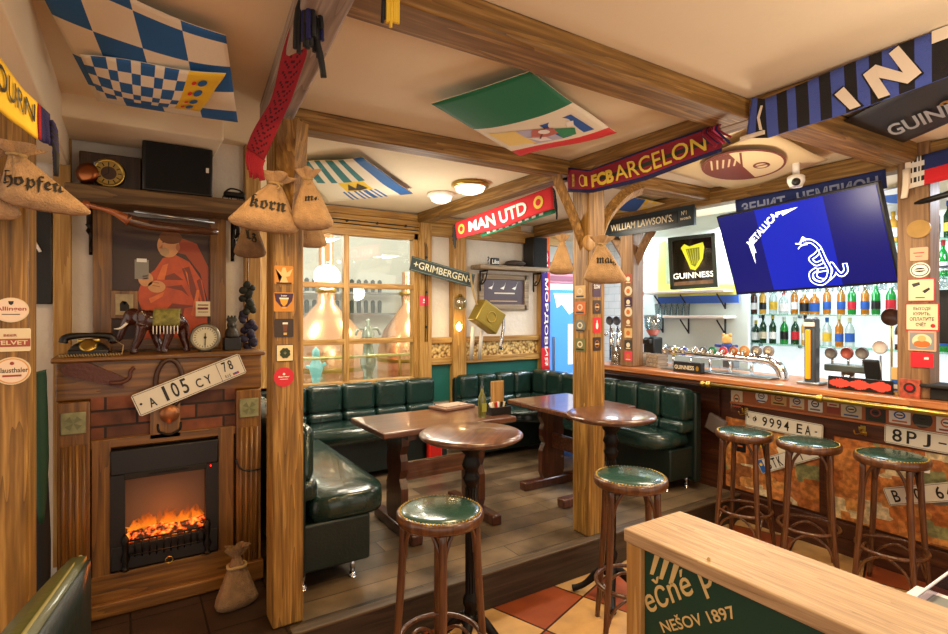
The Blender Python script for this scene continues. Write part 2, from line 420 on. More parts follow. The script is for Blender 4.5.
# walls
S('wall_left', MB().box((-1.0, LY + .05, 1.33), (3.16, .1, 2.66), WALLP).box((.62, 4.22, 1.33), (.08, 1.36, 2.66), WALLP))
wb = MB(); wx0, wx1, wz0, wz1 = .98, 2.45, .95, 2.42
wb.box(((.62 + wx0) / 2, WY + .06, 1.33), (wx0 - .62, .12, 2.66), WALLP)
wb.box(((wx0 + wx1) / 2, WY + .06, wz0 / 2), (wx1 - wx0, .12, wz0), WALLP)
wb.box(((wx0 + wx1) / 2, WY + .06, (wz1 + 2.66) / 2), (wx1 - wx0, .12, 2.66 - wz1), WALLP)
wb.box(((wx1 + 4.16) / 2, WY + .06, 1.33), (4.16 - wx1, .12, 2.66), WALLP)
S('wall_back', wb)
S('wall_back.001', MB().box((5.2, 5.75, 1.33), (2.3, .1, 2.66), WHITEW))
S('wall_back.002', MB().box((4.14, 5.36, 1.33), (.05, .7, 2.66), WHITEW))
S('wall_right', MB().box((5.75, 2.2, 1.33), (.1, 7.2, 2.66), bricky('white wall tiles', 'f2f4f4', 'ecefef', 'd0d5d5', .2, .1, swap='yzx', mort=.004, rough=.25, noisy=.05)))
S('trim_2', MB().box((2.5, WY - .03, 2.5), (3.7, .08, .13), WINX, bev=.005).box((2.2, WY - .03, 2.6), (3.1, .06, .06), WINX))
S('trim_3', MB().box((2.515, WY - .05, 1.4), (.13, .11, 2.3), WINZ, bev=.006))
S('trim_4', MB().box((2.92, WY - .045, 1.4), (.16, .1, 2.3), WINZ, bev=.006))
S('trim_5', MB().box((4.09, WY - .045, 1.4), (.13, .1, 2.4), WINZ, bev=.006))
S('trim_6', MB().box((.62, LY - .01, 1.5), (.09, .1, 2.3), WINZ, bev=.005))
S('trim_7', MB().box((-.296, LY - .02, 1.5), (.075, .05, 2.3), WINZ, bev=.004))
# dado rails round a gilded relief band
GILT, nt, b = newmat('gilded relief')
N = nt.nodes; L = nt.links; tc = N.new('ShaderNodeTexCoord'); vo = N.new('ShaderNodeTexVoronoi'); vo.inputs['Scale'].default_value = 38; vo.feature = 'SMOOTH_F1'
L.new(tc.outputs['Object'], vo.inputs['Vector']); cr = N.new('ShaderNodeValToRGB'); cr.color_ramp.elements[0].color = lin('f0cf86'); cr.color_ramp.elements[1].color = lin('7a4a14'); cr.color_ramp.elements[0].position = .25; cr.color_ramp.elements[1].position = .65
L.new(vo.outputs[0], cr.inputs[0]); L.new(cr.outputs[0], b.inputs['Base Color']); b.inputs['Roughness'].default_value = .4; b.inputs['Metallic'].default_value = .3
bp = N.new('ShaderNodeBump'); bp.inputs['Strength'].default_value = .8; bp.invert = True; L.new(vo.outputs[0], bp.inputs['Height']); L.new(bp.outputs[0], b.inputs['Normal'])
for k, (x0, x1) in enumerate(((2.58, 2.84), (3.0, 4.02))):
    S('trim_%d' % (8 + k), MB().box(((x0 + x1) / 2, WY - .012, 1.25), (x1 - x0, .03, .15), GILT)
      .box(((x0 + x1) / 2, WY - .03, 1.355), (x1 - x0, .07, .06), WINX, bev=.006).box(((x0 + x1) / 2, WY - .03, 1.14), (x1 - x0, .07, .07), WINX, bev=.006)
      .box(((x0 + x1) / 2, WY - .008, .92), (x1 - x0, .02, .4), mat('teal panel', '0e5a52', .5)))
# the window into the brewing room
w = thing('window_1', 'timber-framed window with six panes looking into the copper brewing room', 'window', (1.72, WY, wz0)); del w['category']; struct(w)
fr = MB()
for x in (wx0, wx1): fr.box((x, WY + .0, (wz0 + wz1) / 2), (.09, .1, wz1 - wz0 + .12), WINZ, bev=.005)
for z in (wz0, wz1): fr.box(((wx0 + wx1) / 2, WY + .0, z), (wx1 - wx0 + .09, .1, .09), WINX, bev=.005)
fr.build('window_frame', w, True)
bars = MB().box((1.715, WY, (wz0 + wz1) / 2), (.05, .06, wz1 - wz0), WINZ, bev=.004)
for z in (1.37, 1.9): bars.box(((wx0 + wx1) / 2, WY, z), (wx1 - wx0, .058, .05), WINX, bev=.004)
bars.build('muntin', w, True)
MB().box((1.72, WY + .012, 1.69), (1.4, .005, 1.42), GLASS).build('pane', w, True)
# pillars and beams
def pillar(x, y, z0, z1, wd, label, rz=0, m=POSTZ, bev=.01):
    o = S('timber_pillar', MB().box((0, 0, (z1 - z0) / 2), (wd, wd, z1 - z0), m, bev=bev, seg=2)); o.location = (x, y, z0); o.rotation_euler.z = rz; o['label'] = label; return o
HW = .07
P1 = (.615, 2.63); P2 = (2.555, 2.60); P3 = (-.41, 2.6); P4 = (4.0, 1.3); P5 = (4.0, 3.5)
pillar(*P1, PLZ, 2.56, .14, 'golden timber pillar on the platform edge hung with the korn sack')
pillar(*P2, PLZ, 2.56, .15, 'timber pillar with small beer stickers between the two rectangular tables')
pillar(*P3, PLZ, 2.4, .2, 'timber pillar beside the fireplace with three round and square coasters')
pillar(*P4, 1.14, 2.66, .16, 'timber pillar standing on the bar counter with posted signs', m=wood('bar pillar', '5a4028', '7d5c3c', '96744e', 'z', 7, .5))
pillar(*P5, 1.14, 2.56, .15, 'timber pillar at the far end of the bar counter', m=MC['bar pillar'])
def beam(p, q, h, wd, m, label, ax, bev=.012):
    p, q = V(p), V(q); d = q - p; l = d.length
    mb = MB()
    if ax == 'x': mb.box((l / 2, 0, 0), (l, wd, h), m, bev=bev); rz = math.atan2(d.y, d.x)
    else: mb.box((0, l / 2, 0), (wd, l, h), m, bev=bev); rz = math.atan2(-d.x, d.y)
    o = S('ceiling_beam', mb); o.location = p; o.rotation_euler.z = rz; o['label'] = label; return o
bz = 2.6
beam((.62, 2.74, bz), (4.1, 2.70, bz), .1, .13, BEAMX, 'ceiling beam joining the two pillars on the platform edge', 'x')
beam((.585, 2.72, bz - .01), (.36, .2, bz - .01), .12, .13, GREYY, 'grey weathered beam running to the front with the red scarf', 'y')
beam((.5, 1.52, bz + .002), (2.45, 1.52, bz + .002), .1, .17, BEAMX, 'orange-lit front ceiling beam above the pub tables', 'x')
beam((2.5, -.6, bz), (2.5, 4.9, bz), .1, .12, BEAMY, 'ceiling beam that carries the club scarves', 'y')
beam((2.52, 1.4, bz), (4.05, 1.36, bz), .12, .17, BEAMX, 'ceiling beam running to the pillar on the bar', 'x')
beam((4.0, -.6, bz - .02), (4.0, 4.9, bz - .02), .13, .14, BEAMY, 'ceiling beam over the bar counter', 'y')
def brace(pts, m, label, wd=.06):
    o = S('brace_beam', MB().tube(pts, wd, m, n=4, smooth=5, sq=(1.1, 1.0))); o['label'] = label; return o
x, y = P2
brace([(x + .03, y, 2.0), (x + .09, y, 2.14), (x + .17, y, 2.3), (x + .33, y, 2.45), (x + .5, y, 2.53)], POSTZ, 'curved brace right of the pillar with stickers', .042)
brace([(x - .03, y, 2.05), (x - .12, y, 2.24), (x - .24, y, 2.44), (x - .28, y, 2.52)], POSTZ, 'curved brace left of the pillar with stickers', .038)
x, y = P1
brace([(x - .0, y - .02, 2.02), (x, y - .1, 2.2), (x - .01, y - .18, 2.4), (x - .01, y - .2, 2.49)], POSTZ, 'forked brace under the grey beam')
x, y = P5
brace([(x, y - .03, 2.1), (x, y - .15, 2.28), (x, y - .3, 2.48)], MC['bar pillar'], 'slanting brace beside the harp sign', .045)
brace([(x, y + .03, 2.1), (x, y + .15, 2.28), (x, y + .3, 2.48)], MC['bar pillar'], 'slanting brace under the whisky sign', .045)
# ------------------------------------------------------------------ fireplace
FX0, FX1, FY = -.285, .6, 3.12
FW_ = FX1 - FX0
fp = thing('fireplace', 'wood and brick electric fireplace with fluted pilasters and glowing fire', 'fireplace', ((FX0 + FX1) / 2, 3.3, PLZ))
cx = (FX0 + FX1) / 2
MB().box((cx, 3.32, 1.325), (FW_ + .02, .36, .19), FIRX, bev=.01).box((cx, 3.31, 1.425), (FW_ + .05, .4, .025), FIRX, bev=.008).build('mantel', fp, True)
bd = MB().box((cx, 3.34, .8), (FW_ - .02, .3, 1.18), FIRX)
MB().box((cx, 3.17, 1.13), (FW_ - .25, .06, .22), BRICK).build('brick_panel', fp, True)
MB().box((cx - .01, 3.14, 1.13), (.13, .05, .22), FIRZ).build('centre_board', fp, True)
bd.build('body', fp, True)
sb = MB()
sb.box((cx - .0, 3.15, 1.02), (FW_ - .25, .07, .045), FIRX, bev=.004)
sb.box((.151, 3.15, .3), (.62, .08, .19), FIRX, bev=.004)
sb.box((-.118, 3.15, .62), (.075, .075, .84), FIRZ, bev=.004).box((.426, 3.15, .62), (.075, .075, .84), FIRZ, bev=.004)
sb.box((cx, 3.13, .235), (FW_, .1, .07), FIRX, bev=.008)
sb.build('surround', fp, True)
for x in (FX0 + .062, FX1 - .062):
    pl = MB().box((x, 3.14, .75), (.124, .07, .96), FIRZ, bev=.004)
    for k in range(4): pl.cyl((x - .039 + k * .026, 3.105, .3), (x - .039 + k * .026, 3.105, 1.03), .009, FIRZ, n=8)
    pl.box((x, 3.125, .26), (.14, .1, .1), FIRX, bev=.005)
    o = pl.build('pilaster', fp, True)
    t = MB().box((x, 3.1, 1.135), (.095, .012, .1), mat('aged tile', '8a8a62', .45, vary=.35, vscale=30), bev=.003)
    f = plane((x, 3.0935, 1.135), (1, 0, 0), (0, 0, 1))
    for a in range(4): t.mark([(0, 0), (.035 * math.cos(a * PI / 2 + .4), .035 * math.sin(a * PI / 2 + .4)), (.035 * math.cos(a * PI / 2 + 1.2), .035 * math.sin(a * PI / 2 + 1.2))], f, mat('tile relief', '6a6c48', .5))
    t.build('ornamental_tile', o, True)
# firebox
fx0, fx1, fz0, fz1, fy = -.082, .388, .405, .985, 3.095
fb = MB()
for x in (fx0 + .03, fx1 - .03): fb.box((x, fy + .03, (fz0 + fz1) / 2), (.06, .06, fz1 - fz0 - .24), BLACK)
fb.box(((fx0 + fx1) / 2, fy + .03, fz1 - .06), (fx1 - fx0, .06, .12), BLACK, bev=.006).box(((fx0 + fx1) / 2, fy + .03, fz0 + .06), (fx1 - fx0, .06, .12), BLACK, bev=.006)
fb.box(((fx0 + fx1) / 2, fy + .01, fz1 - .13), (.36, .03, .03), BLACKM, bev=.004)
ff = fb.build('firebox_frame', fp, True)
MB().box((.16, fy - .005, fz1 - .128), (.17, .004, .008), IRON).box((.35, fy - .008, fz1 - .13), (.006, .004, .006), mat('red lamp', 'ff2a10', .4, emit='ff2010', es=4)).build('heater_grille', ff, True)
MB().box(((fx0 + fx1) / 2, fy + .088, .7), (.36, .004, .4), mat('firebox back', '5a4636', .6, emit='8a5a38', es=.1)).build('firebox_back', fp, True)
# flames: tongues of glowing gas over a bed of logs
FL, nt, b = newmat('flame')
N = nt.nodes; L = nt.links; tc = N.new('ShaderNodeTexCoord'); sx = N.new('ShaderNodeSeparateXYZ'); L.new(tc.outputs['Generated'], sx.inputs[0])
cr = N.new('ShaderNodeValToRGB'); e = cr.color_ramp.elements; e[0].color = lin('ff9a28'); e[0].position = 0; e[1].color = lin('8a2406'); e[1].position = 1; q = e.new(.45); q.color = lin('f26a10')
L.new(sx.outputs[2], cr.inputs[0]); L.new(cr.outputs[0], b.inputs['Emission Color']); b.inputs['Emission Strength'].default_value = 1.1; b.inputs['Base Color'].default_value = (0, 0, 0, 1)
al = N.new('ShaderNodeMapRange'); al.inputs[1].default_value = .25; al.inputs[2].default_value = 1; al.inputs[1].default_value = .1; al.inputs[3].default_value = .5; al.inputs[4].default_value = .0
L.new(sx.outputs[2], al.inputs[0]); L.new(al.outputs[0], b.inputs['Alpha'])
EMB, nt, b = newmat('glowing embers')
N = nt.nodes; L = nt.links; tc = N.new('ShaderNodeTexCoord'); ns = N.new('ShaderNodeTexNoise'); ns.inputs['Scale'].default_value = 45; ns.inputs['Detail'].default_value = 4; L.new(tc.outputs['Object'], ns.inputs['Vector'])
cr = N.new('ShaderNodeValToRGB'); e = cr.color_ramp.elements; e[0].position = .46; e[0].color = (.01, .004, .002, 1); e[1].position = .68; e[1].color = lin('ff9a38'); q = e.new(.55); q.color = lin('e04a10')
L.new(ns.outputs[0], cr.inputs[0]); L.new(cr.outputs[0], b.inputs['Emission Color']); b.inputs['Emission Strength'].default_value = 1.6; b.inputs['Base Color'].default_value = (.03, .02, .015, 1)
fm = MB()
for k in range(34):
    x = fx0 + .08 + .31 * k / 33 + random.uniform(-.01, .01); h = random.uniform(.05, .13) * (1.15 - abs(k - 19) / 26); y = fy + .06 + random.uniform(-.012, .03)
    w0 = random.uniform(.008, .018)
    fm.tube([(x, y, .56), (x + random.uniform(-.01, .01), y, .56 + h * .4), (x + random.uniform(-.016, .016), y, .56 + h * .75), (x + random.uniform(-.02, .02), y, .56 + h)], [w0, w0 * 1.1, w0 * .6, .001], FL, n=6, smooth=3)
fm.build('flames', fp, True)
lg = MB()
for k in range(9):
    x = fx0 + .09 + k * .036; z = .55 + random.uniform(-.012, .02)
    lg.tube([(x - .06, fy + .045 + random.uniform(0, .03), z), (x, fy + .05, z + .01), (x + .06, fy + .03 + random.uniform(0, .03), z + random.uniform(-.01, .025))], [.012, .018, .012], EMB, n=7, smooth=2)
lg.box(((fx0 + fx1) / 2, fy + .06, .525), (.33, .07, .05), EMB)
lg.build('log_bed', fp, True)
gr = MB()
def gcurve(t): return (fx0 + .055 + .36 * t, fy - .01 - .035 * math.sin(PI * t))
for z in (.545, .475): gr.tube([(*gcurve(t / 10), z + .012 * math.sin(PI * t / 10)) for t in range(11)], .005, IRON, n=6)
for t in range(12): a = gcurve((t + .5) / 12); gr.cyl((a[0], a[1], .47), (a[0], a[1], .56), .004, IRON, n=6)
for x in (fx0 + .06, fx1 - .055): gr.lathe([(0, .4), (.018, .41), (.008, .43), (.02, .46), (.009, .49), (.014, .53), (.016, .56), (.006, .58), (0, .585)], IRON, 10, (x, fy - .02, 0))
g = gr.build('grate', fp, True)
MB().tube(circ(.16, .43, .016, n=14) and [(.16 + .016 * math.cos(a), fy - .05, .43 + .016 * math.sin(a)) for a in [i * PI / 7 for i in range(14)]], .0025, BRASS, n=6, closed=True).build('ring_handle', g, True)
MB().tube([(.47, 3.09, .87), (.49, 3.08, .82), (.54, 3.08, .8), (.6, 3.09, .8)], .005, BLACK, n=6, smooth=4).build('power_cord', fp, True)
# ------------------------------------------------------------------ leather benches
def rbox(mb, x0, x1, y0, y1, z0, z1, m, bev): mb.box(((x0 + x1) / 2, (y0 + y1) / 2, (z0 + z1) / 2), (x1 - x0, y1 - y0, z1 - z0), m, bev=bev, seg=4); return mb
def pads(root, axis, a0, a1, n, b0, b1, z0, z1, name='back_cushion'):
    """a run of upholstered back channels along axis between a0 and a1"""
    for k in range(n):
        p, q = a0 + (a1 - a0) * k / n + .002, a0 + (a1 - a0) * (k + 1) / n - .002
        mb = MB(); zm = z0 + (z1 - z0) * .3
        if axis == 'x': rbox(mb, p, q, b0, b1, zm - .01, z1, LEA, .045); rbox(mb, p, q, b0 - .02, b1, z0, zm, LEA, .04)
        else: rbox(mb, b0, b1, p, q, zm - .01, z1, LEA, .045); rbox(mb, b0 - .02 if b0 > 2 else b0, b1 if b0 > 2 else b1 + .02, p, q, z0, zm, LEA, .04)
        mb.build(name, root, True)
def foot(root, x, y):
    MB().cyl((x, y, PLZ + .1), (x, y, PLZ + .03), .018, CHROME, r1=.012, n=10).lathe([(0, 0), (.022, 0), (.022, .015), (.01, .03), (0, .03)], CHROME, 12, (x, y, PLZ)).build('foot', root, True)
# bench by the golden pillar, facing right
s1 = thing('bench', 'dark green leather bench with a rounded seat end behind the golden pillar', 'bench', (.93, 3.7, PLZ))
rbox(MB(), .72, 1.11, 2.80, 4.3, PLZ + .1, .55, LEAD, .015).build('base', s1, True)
def seat_shape(pts, z0, z1, root):
    mb = MB(); mi = mb.mi(LEA); K = len(pts)
    c = V((sum(p[0] for p in pts) / K, sum(p[1] for p in pts) / K, 0)); rings = []
    for s_, z in ((.97, z0), (1.0, z0 + .03), (1.005, (z0 + z1) / 2), (.985, z1 - .02), (.93, z1 - .003), (.5, z1 + .006)):
        rings.append([mb.bm.verts.new((c.x + (p[0] - c.x) * s_, c.y + (p[1] - c.y) * s_, z)) for p in pts])
    for a, b_ in zip(rings, rings[1:]):
        for i in range(K): mb.face((a[i], a[(i + 1) % K], b_[(i + 1) % K], b_[i]), mi, True)
    mb.face(rings[-1], mi, True); mb.face(rings[0][::-1], mi)
    mb.build('seat_cushion', root, True)
seat_shape([(.8, 4.2), (.8, 2.8), (.98, 2.79)] + [(1.08 + .14 * math.sin(a), 2.93 - .14 * math.cos(a)) for a in [i * PI / 12 for i in range(7)]] + [(1.22, 3.3), (1.22, 4.2)], .55, .68, s1)
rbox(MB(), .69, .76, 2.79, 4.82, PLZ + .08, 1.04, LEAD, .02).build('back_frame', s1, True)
pads(s1, 'y', 2.8, 4.74, 7, .72, .81, .66, 1.06)
foot(s1, 1.03, 2.86); foot(s1, .76, 2.86)
# bench under the window
s2 = thing('bench', 'long dark green leather bench under the brewery window', 'bench', (1.65, 4.6, PLZ))
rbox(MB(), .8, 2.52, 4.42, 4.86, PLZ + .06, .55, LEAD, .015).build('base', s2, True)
seat_shape([(.88, 4.72), (.88, 4.32), (2.5, 4.32), (2.52, 4.36), (2.52, 4.72)], .55, .68, s2)
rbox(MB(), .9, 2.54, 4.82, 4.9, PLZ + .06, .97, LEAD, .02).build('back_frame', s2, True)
pads(s2, 'x', .98, 2.55, 5, 4.7, 4.84, .66, 1.0)
# corner bench
s3 = thing('bench', 'dark green leather corner bench running from the spare wall to the bar', 'bench', (3.6, 4.2, PLZ))
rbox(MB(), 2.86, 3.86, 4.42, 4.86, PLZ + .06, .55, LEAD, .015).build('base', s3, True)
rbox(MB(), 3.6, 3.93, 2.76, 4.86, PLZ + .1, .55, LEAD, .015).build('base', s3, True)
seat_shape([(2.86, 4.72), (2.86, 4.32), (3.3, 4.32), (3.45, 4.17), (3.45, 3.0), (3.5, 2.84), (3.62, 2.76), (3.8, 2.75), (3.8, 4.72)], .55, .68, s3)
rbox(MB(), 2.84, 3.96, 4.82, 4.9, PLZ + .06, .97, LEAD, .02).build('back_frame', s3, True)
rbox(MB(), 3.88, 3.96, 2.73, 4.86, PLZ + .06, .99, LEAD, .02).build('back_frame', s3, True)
pads(s3, 'x', 2.84, 3.76, 4, 4.7, 4.84, .66, 1.0)
pads(s3, 'y', 2.74, 4.7, 8, 3.74, 3.9, .66, 1.02)
foot(s3, 3.66, 2.84); foot(s3, 3.88, 2.82)
# near bench whose back end shows at the lower left
nbz = 0
nb = thing('bench', 'olive leather bench back with pale piping, cut by the lower left corner of the photo', 'bench', (-.45, 1.3, 0))
A = at(79, 560, 1.62); f_ = V((-.078, -.401, 0)).normalized(); sd = V((f_.y, -f_.x, 0))
A = V((A.x, A.y, 0)); 
def nbs(off, m, nm, top=.915):
    prof = [(0, .0), (.0, .55), (-.05, .75), (-.02, .86), (.0, top)]
    mb = MB(); mi = mb.mi(m); rows = []
    for k in range(13):
        t = k / 12; zt = top - .02 * t
        row = []
        for j in range(9):
            v = j / 8; z = .02 + (zt - .02) * v; bul = (.015 + .07 * min(1, t / .3) ** .7) * (1 - .55 * v ** 6)
            row.append((A + f_ * (1.1 * t), z, bul if off[0] > 0 else 0))
        rows.append(row)
    fr_ = [[mb.bm.verts.new(p + sd * (off[0] + b_) + V((0, 0, z))) for p, z, b_ in r_] for r_ in rows]
    bk = [[mb.bm.verts.new(p + sd * off[1] + V((0, 0, z))) for p, z, b_ in r_] for r_ in rows]
    for i in range(12):
        for j in range(8):
            mb.face((fr_[i][j], fr_[i+1][j], fr_[i+1][j+1], fr_[i][j+1]), mi, True); mb.face((bk[i][j+1], bk[i+1][j+1], bk[i+1][j], bk[i][j]), mi, True)
        mb.face((fr_[i][8], fr_[i+1][8], bk[i+1][8], bk[i][8]), mi, True)
    for j in range(8): mb.face((fr_[0][j+1], bk[0][j+1], bk[0][j], fr_[0][j]), mi, True); mb.face((fr_[12][j], bk[12][j], bk[12][j+1], fr_[12][j+1]), mi)
    mb.build(nm, nb, True)
    return [v for v in rows[0]]
r0 = nbs((.012, -.02), LEAO, 'back_cushion')
r1 = nbs((-.0, -.03), LEAD, 'back_frame', .9)
MB().tube([A - f_ * .012 + V((0, 0, .1)), A - f_ * .012 + V((0, 0, .5)), A - f_ * .012 + V((0, 0, .87)), A + V((0, 0, .905)), A + f_ * .2 + V((0, 0, .908)) , A + f_ * 1.1 + V((0, 0, .9))], .006, PIPE, n=6, smooth=4).build('piping', nb, True)
# ------------------------------------------------------------------ tables
def ogee(r, z):  # edge profile of a turned top
    return [(0, z - .04), (r - .05, z - .04), (r - .03, z - .038), (r - .012, z - .03), (r, z - .02), (r, z - .012), (r - .01, z - .004), (r - .022, z - .002), (r - .03, z), (0, z)]
def pub_table(x, y, label, h=1.065, r=.255, a0=.3):
    t = thing('pub_table', label, 'table', (x, y, 0), a0, 'round pub tables')
    MB().lathe(ogee(r, h), DARKW, 48).build('tabletop', t)
    col = [(0, .12), (.03, .12), (.05, .13), (.034, .16), (.03, .2), (.04, .22), (.04, .25), (.028, .27), (.026, .5), (.026, .8), (.038, .82), (.042, .84), (.03, .86), (.036, .88), (.046, .9), (.036, .93), (.03, .95), (.05, .97), (.05, .985), (.09, 1.0), (.09, 1.02), (0, 1.025)]
    mb = MB().lathe(col, IRON, 20)
    for k in range(12): a = k * PI / 6; mb.cyl((.026 * math.cos(a), .026 * math.sin(a), .28), (.026 * math.cos(a), .026 * math.sin(a), .79), .004, IRON, n=5)
    mb.build('column', t)
    for k in range(4):
        a = k * PI / 2; c, s_ = math.cos(a), math.sin(a)
        MB().tube([(.02 * c, .02 * s_, .16), (.07 * c, .07 * s_, .13), (.14 * c, .14 * s_, .06), (.19 * c, .19 * s_, .03), (.22 * c, .22 * s_, .02)], [.03, .026, .018, .018, .02], IRON, n=8, smooth=4).build('foot', t)
    return t
pub_table(1.41, 2.24, 'round dark wood pub table on an iron column beside the golden pillar', a0=.75)
pub_table(2.36, 2.22, 'round dark wood pub table on an iron column in front of the stickered pillar', a0=.8)
def trestle(x0, x1, y0, y1, zt, axis, label, ends):
    t = thing('table', label, 'table', ((x0 + x1) / 2, (y0 + y1) / 2, PLZ))
    MB().box(((x0 + x1) / 2, (y0 + y1) / 2, zt - .02), (x1 - x0, y1 - y0, .04), DARKW, bev=.01, seg=3).build('tabletop', t, True)
    mb = MB(); hw = .27

    for e in ends:
        if axis == 'x': c = (e, (y0 + y1) / 2 , 0); f = plane((e - .025, c[1], PLZ), (0, -1, 0), (0, 0, 1))
        else: c = ((x0 + x1) / 2, e, 0); f = plane((c[0], e - .025, PLZ), (1, 0, 0), (0, 0, 1))
        H = zt - .04 - PLZ
        side = [(.1, .07), (.12, .12), (.12, .3), (.09, .36), (.115, .42), (.115, .48), (.1, .52), (.13, .58), (.13, H)]
        # smoothed silhouette
        pts = [(a, z) for a, z in side] + [(-a, z) for a, z in side[::-1]]
        l = MB().prism(pts, f, .05, DARKZ).build('leg', t, True)
        fm_ = MB()
        if axis == 'x': fm_.box((e, c[1], PLZ + .035), (.08, .62, .07), DARKZ, bev=.012)
        else: fm_.box((c[0], e, PLZ + .035), (.62, .08, .07), DARKZ, bev=.012)
        fm_.build('foot', t, True)
        MB().box((e, c[1], zt - .06) if axis == 'x' else (c[0], e, zt - .06), (.06, .46, .04) if axis == 'x' else (.46, .06, .04), DARKZ).build('top_rail', t, True)
    c = ((x0 + x1) / 2, (y0 + y1) / 2)
    if axis == 'x': MB().box((sum(ends) / 2, c[1], PLZ + .38), (ends[1] - ends[0], .035, .12), DARKW, bev=.006).build('stretcher', t, True)
    else: MB().box((c[0], sum(ends) / 2, PLZ + .38), (.035, ends[1] - ends[0], .12), DARKW, bev=.006).build('stretcher', t, True)
    return t
trestle(1.28, 2.28, 3.02, 3.6, .92, 'x', 'rectangular dark wood table carrying the menu and oil bottle', (1.5, 2.1))
trestle(2.66, 3.32, 2.86, 3.66, .92, 'y', 'rectangular dark wood table between the stickered pillar and corner bench', (3.02, 3.48))
# ------------------------------------------------------------------ bentwood stools
def stool(x, y, rz, label, seatm, group=None):
    t = thing('bar_stool', label, 'bar stool', (x, y, 0), rz, group or 'bentwood bar stools')
    h, r = .82, .18
    MB().lathe([(r - .03, h - .055), (r - .004, h - .055), (r + .004, h - .045), (r + .006, h - .03), (r + .003, h - .012), (r - .004, h - .008), (r - .03, h - .008)], BENT, 40).build('seat_ring', t)
    MB().lathe([(0, h - .04), (r - .012, h - .04), (r - .008, h - .012), (r - .016, h - .004), (r - .04, h + .003), (r - .1, h + .008), (0, h + .009)], seatm, 40).build('seat', t)
    mb = MB()
    for k in range(64): a = k * PI / 32; mb.ball(((r - .009) * math.cos(a), (r - .009) * math.sin(a), h - .008), .0045, BRASS, seg=6)
    mb.build('nail_trim', t)
    def lp(a, z):
        rr = .155 + .055 * max(0, (.78 - z) / .78) ** 1.6; return V((rr * math.cos(a), rr * math.sin(a), z))
    for k in range(4):
        a = PI / 4 + k * PI / 2
        MB().tube([lp(a, z) for z in (.79, .65, .5, .35, .2, .1, 0)], [.016, .017, .017, .016, .015, .014, .013], BENT, n=10, smooth=2).build('leg', t)
        p, q = lp(a, .62), lp(a + PI / 2, .62); mid = (p + q) / 2; mid = mid.normalized() * mid.length
        MB().tube([p * .93 + V((0, 0, .62 * .07)), p.lerp(q, .12) + V((0, 0, .085)), p.lerp(q, .32) * 1.04 + V((0, 0, .125)), p.lerp(q, .5) * 1.06 + V((0, 0, .1)), p.lerp(q, .68) * 1.04 + V((0, 0, .125)), p.lerp(q, .88) + V((0, 0, .085)), q * .93 + V((0, 0, .62 * .07))], .009, BENT, n=7, smooth=4).build('arch_brace', t)
        p, q = lp(a, .1) * .95, lp(a + PI / 2, .1) * .95
        MB().tube([p, p.lerp(q, .15) + V((0, 0, .1)), p.lerp(q, .5) + V((0, 0, .155)), p.lerp(q, .85) + V((0, 0, .1)), q], .008, BENT, n=7, smooth=4).build('lower_brace', t)
    MB().tube([(.172 * math.cos(i * PI / 16), .172 * math.sin(i * PI / 16), .27) for i in range(32)], .011, BENT, n=8, closed=True).build('foot_ring', t)
    return t
SEATG = mat('stool green leather', '2c4a42', .24, bump=.08, bscale=50, coat=.5)
st = stool(1.11, 2.01, .35, 'bentwood bar stool with green seat in front of the nearest round table', SEATG)
dup(st, (2.16, 1.9, 0), .9, 'bentwood bar stool with green seat beside the bottom end of the plank divider')
dup(st, (3.63, 2.17, 0), .2, 'bar stool at the counter under the plate reading 9994 EA, nearest the corner bench')
dup(st, (3.70, 1.78, 0), .5, 'middle one of the three bar stools along the counter')
dup(st, (3.76, 1.35, 0), .1, 'bar stool at the counter standing below the plate reading 8PJ-26')
# ------------------------------------------------------------------ things by the fireplace
def single(name, mb, label, cat, group=None, **k):
    return tag(recentre(mb.build(name, **k)), label, cat, group)
MZ = 1.438  # mantel top
# framed painting: a generic robed figure raising a mug
t = thing('framed_painting', 'large painting of a figure in an orange robe, framed in timber above the fireplace', 'painting', (.15, 3.46, 1.44))
fr = MB()
fr.box((-.125, 3.47, 1.82), (.085, .05, .76), FIRZ, bev=.004).box((.43, 3.47, 1.82), (.085, .05, .76), FIRZ, bev=.004).box((.15, 3.47, 1.475), (.47, .045, .06), FIRX, bev=.004)
fr.build('frame', t, True)
pc = MB().box((.15, 3.475, 1.83), (.475, .02, .68), mat('painting dark ground', '3a1e14', .4, vary=.4, vscale=5))
f = plane((-.085, 3.464, 1.5), (.47, 0, 0), (0, 0, .66))
OR = mat('painting orange robe', 'c84e18', .4, vary=.3, vscale=14); ORD = mat('painting robe fold', '7a2a0e', .4); SK = mat('painting skin', 'd99a62', .45, vary=.15)
pc.mark([(.28, 0), (.3, .22), (.24, .36), (.3, .5), (.42, .58), (.5, .68), (.62, .72), (.78, .66), (.92, .5), (.97, .3), (.99, 0)], f, OR, .0012)
for q in ([(.38, .12), (.6, .3), (.85, .28), (.62, .24)], [(.5, .02), (.62, .2), (.66, .18), (.58, .02)], [(.7, .6), (.84, .3), (.9, .32), (.78, .62)], [(.42, .5), (.62, .56), (.72, .5), (.6, .5)]): pc.mark(q, f, ORD, .002)
ORH = mat('painting robe light', 'e2702c', .4, vary=.2, vscale=20); ORM = mat('painting robe mid', '9a3a12', .4)
pc.mark([(.62, .74), (.74, .72), (.9, .56), (.99, .3), (.99, .62), (.86, .82), (.7, .86)], f, ORM, .0014)
for q in ([(.44, .5), (.5, .62), (.56, .64), (.52, .5)], [(.66, .68), (.76, .56), (.79, .4), (.74, .58)], [(.36, .34), (.52, .4), (.5, .36), (.38, .3)], [(.8, .2), (.86, .42), (.89, .42), (.86, .18)], [(.3, .05), (.33, .24), (.37, .24), (.35, .05)]): pc.mark(q, f, ORH, .0022)
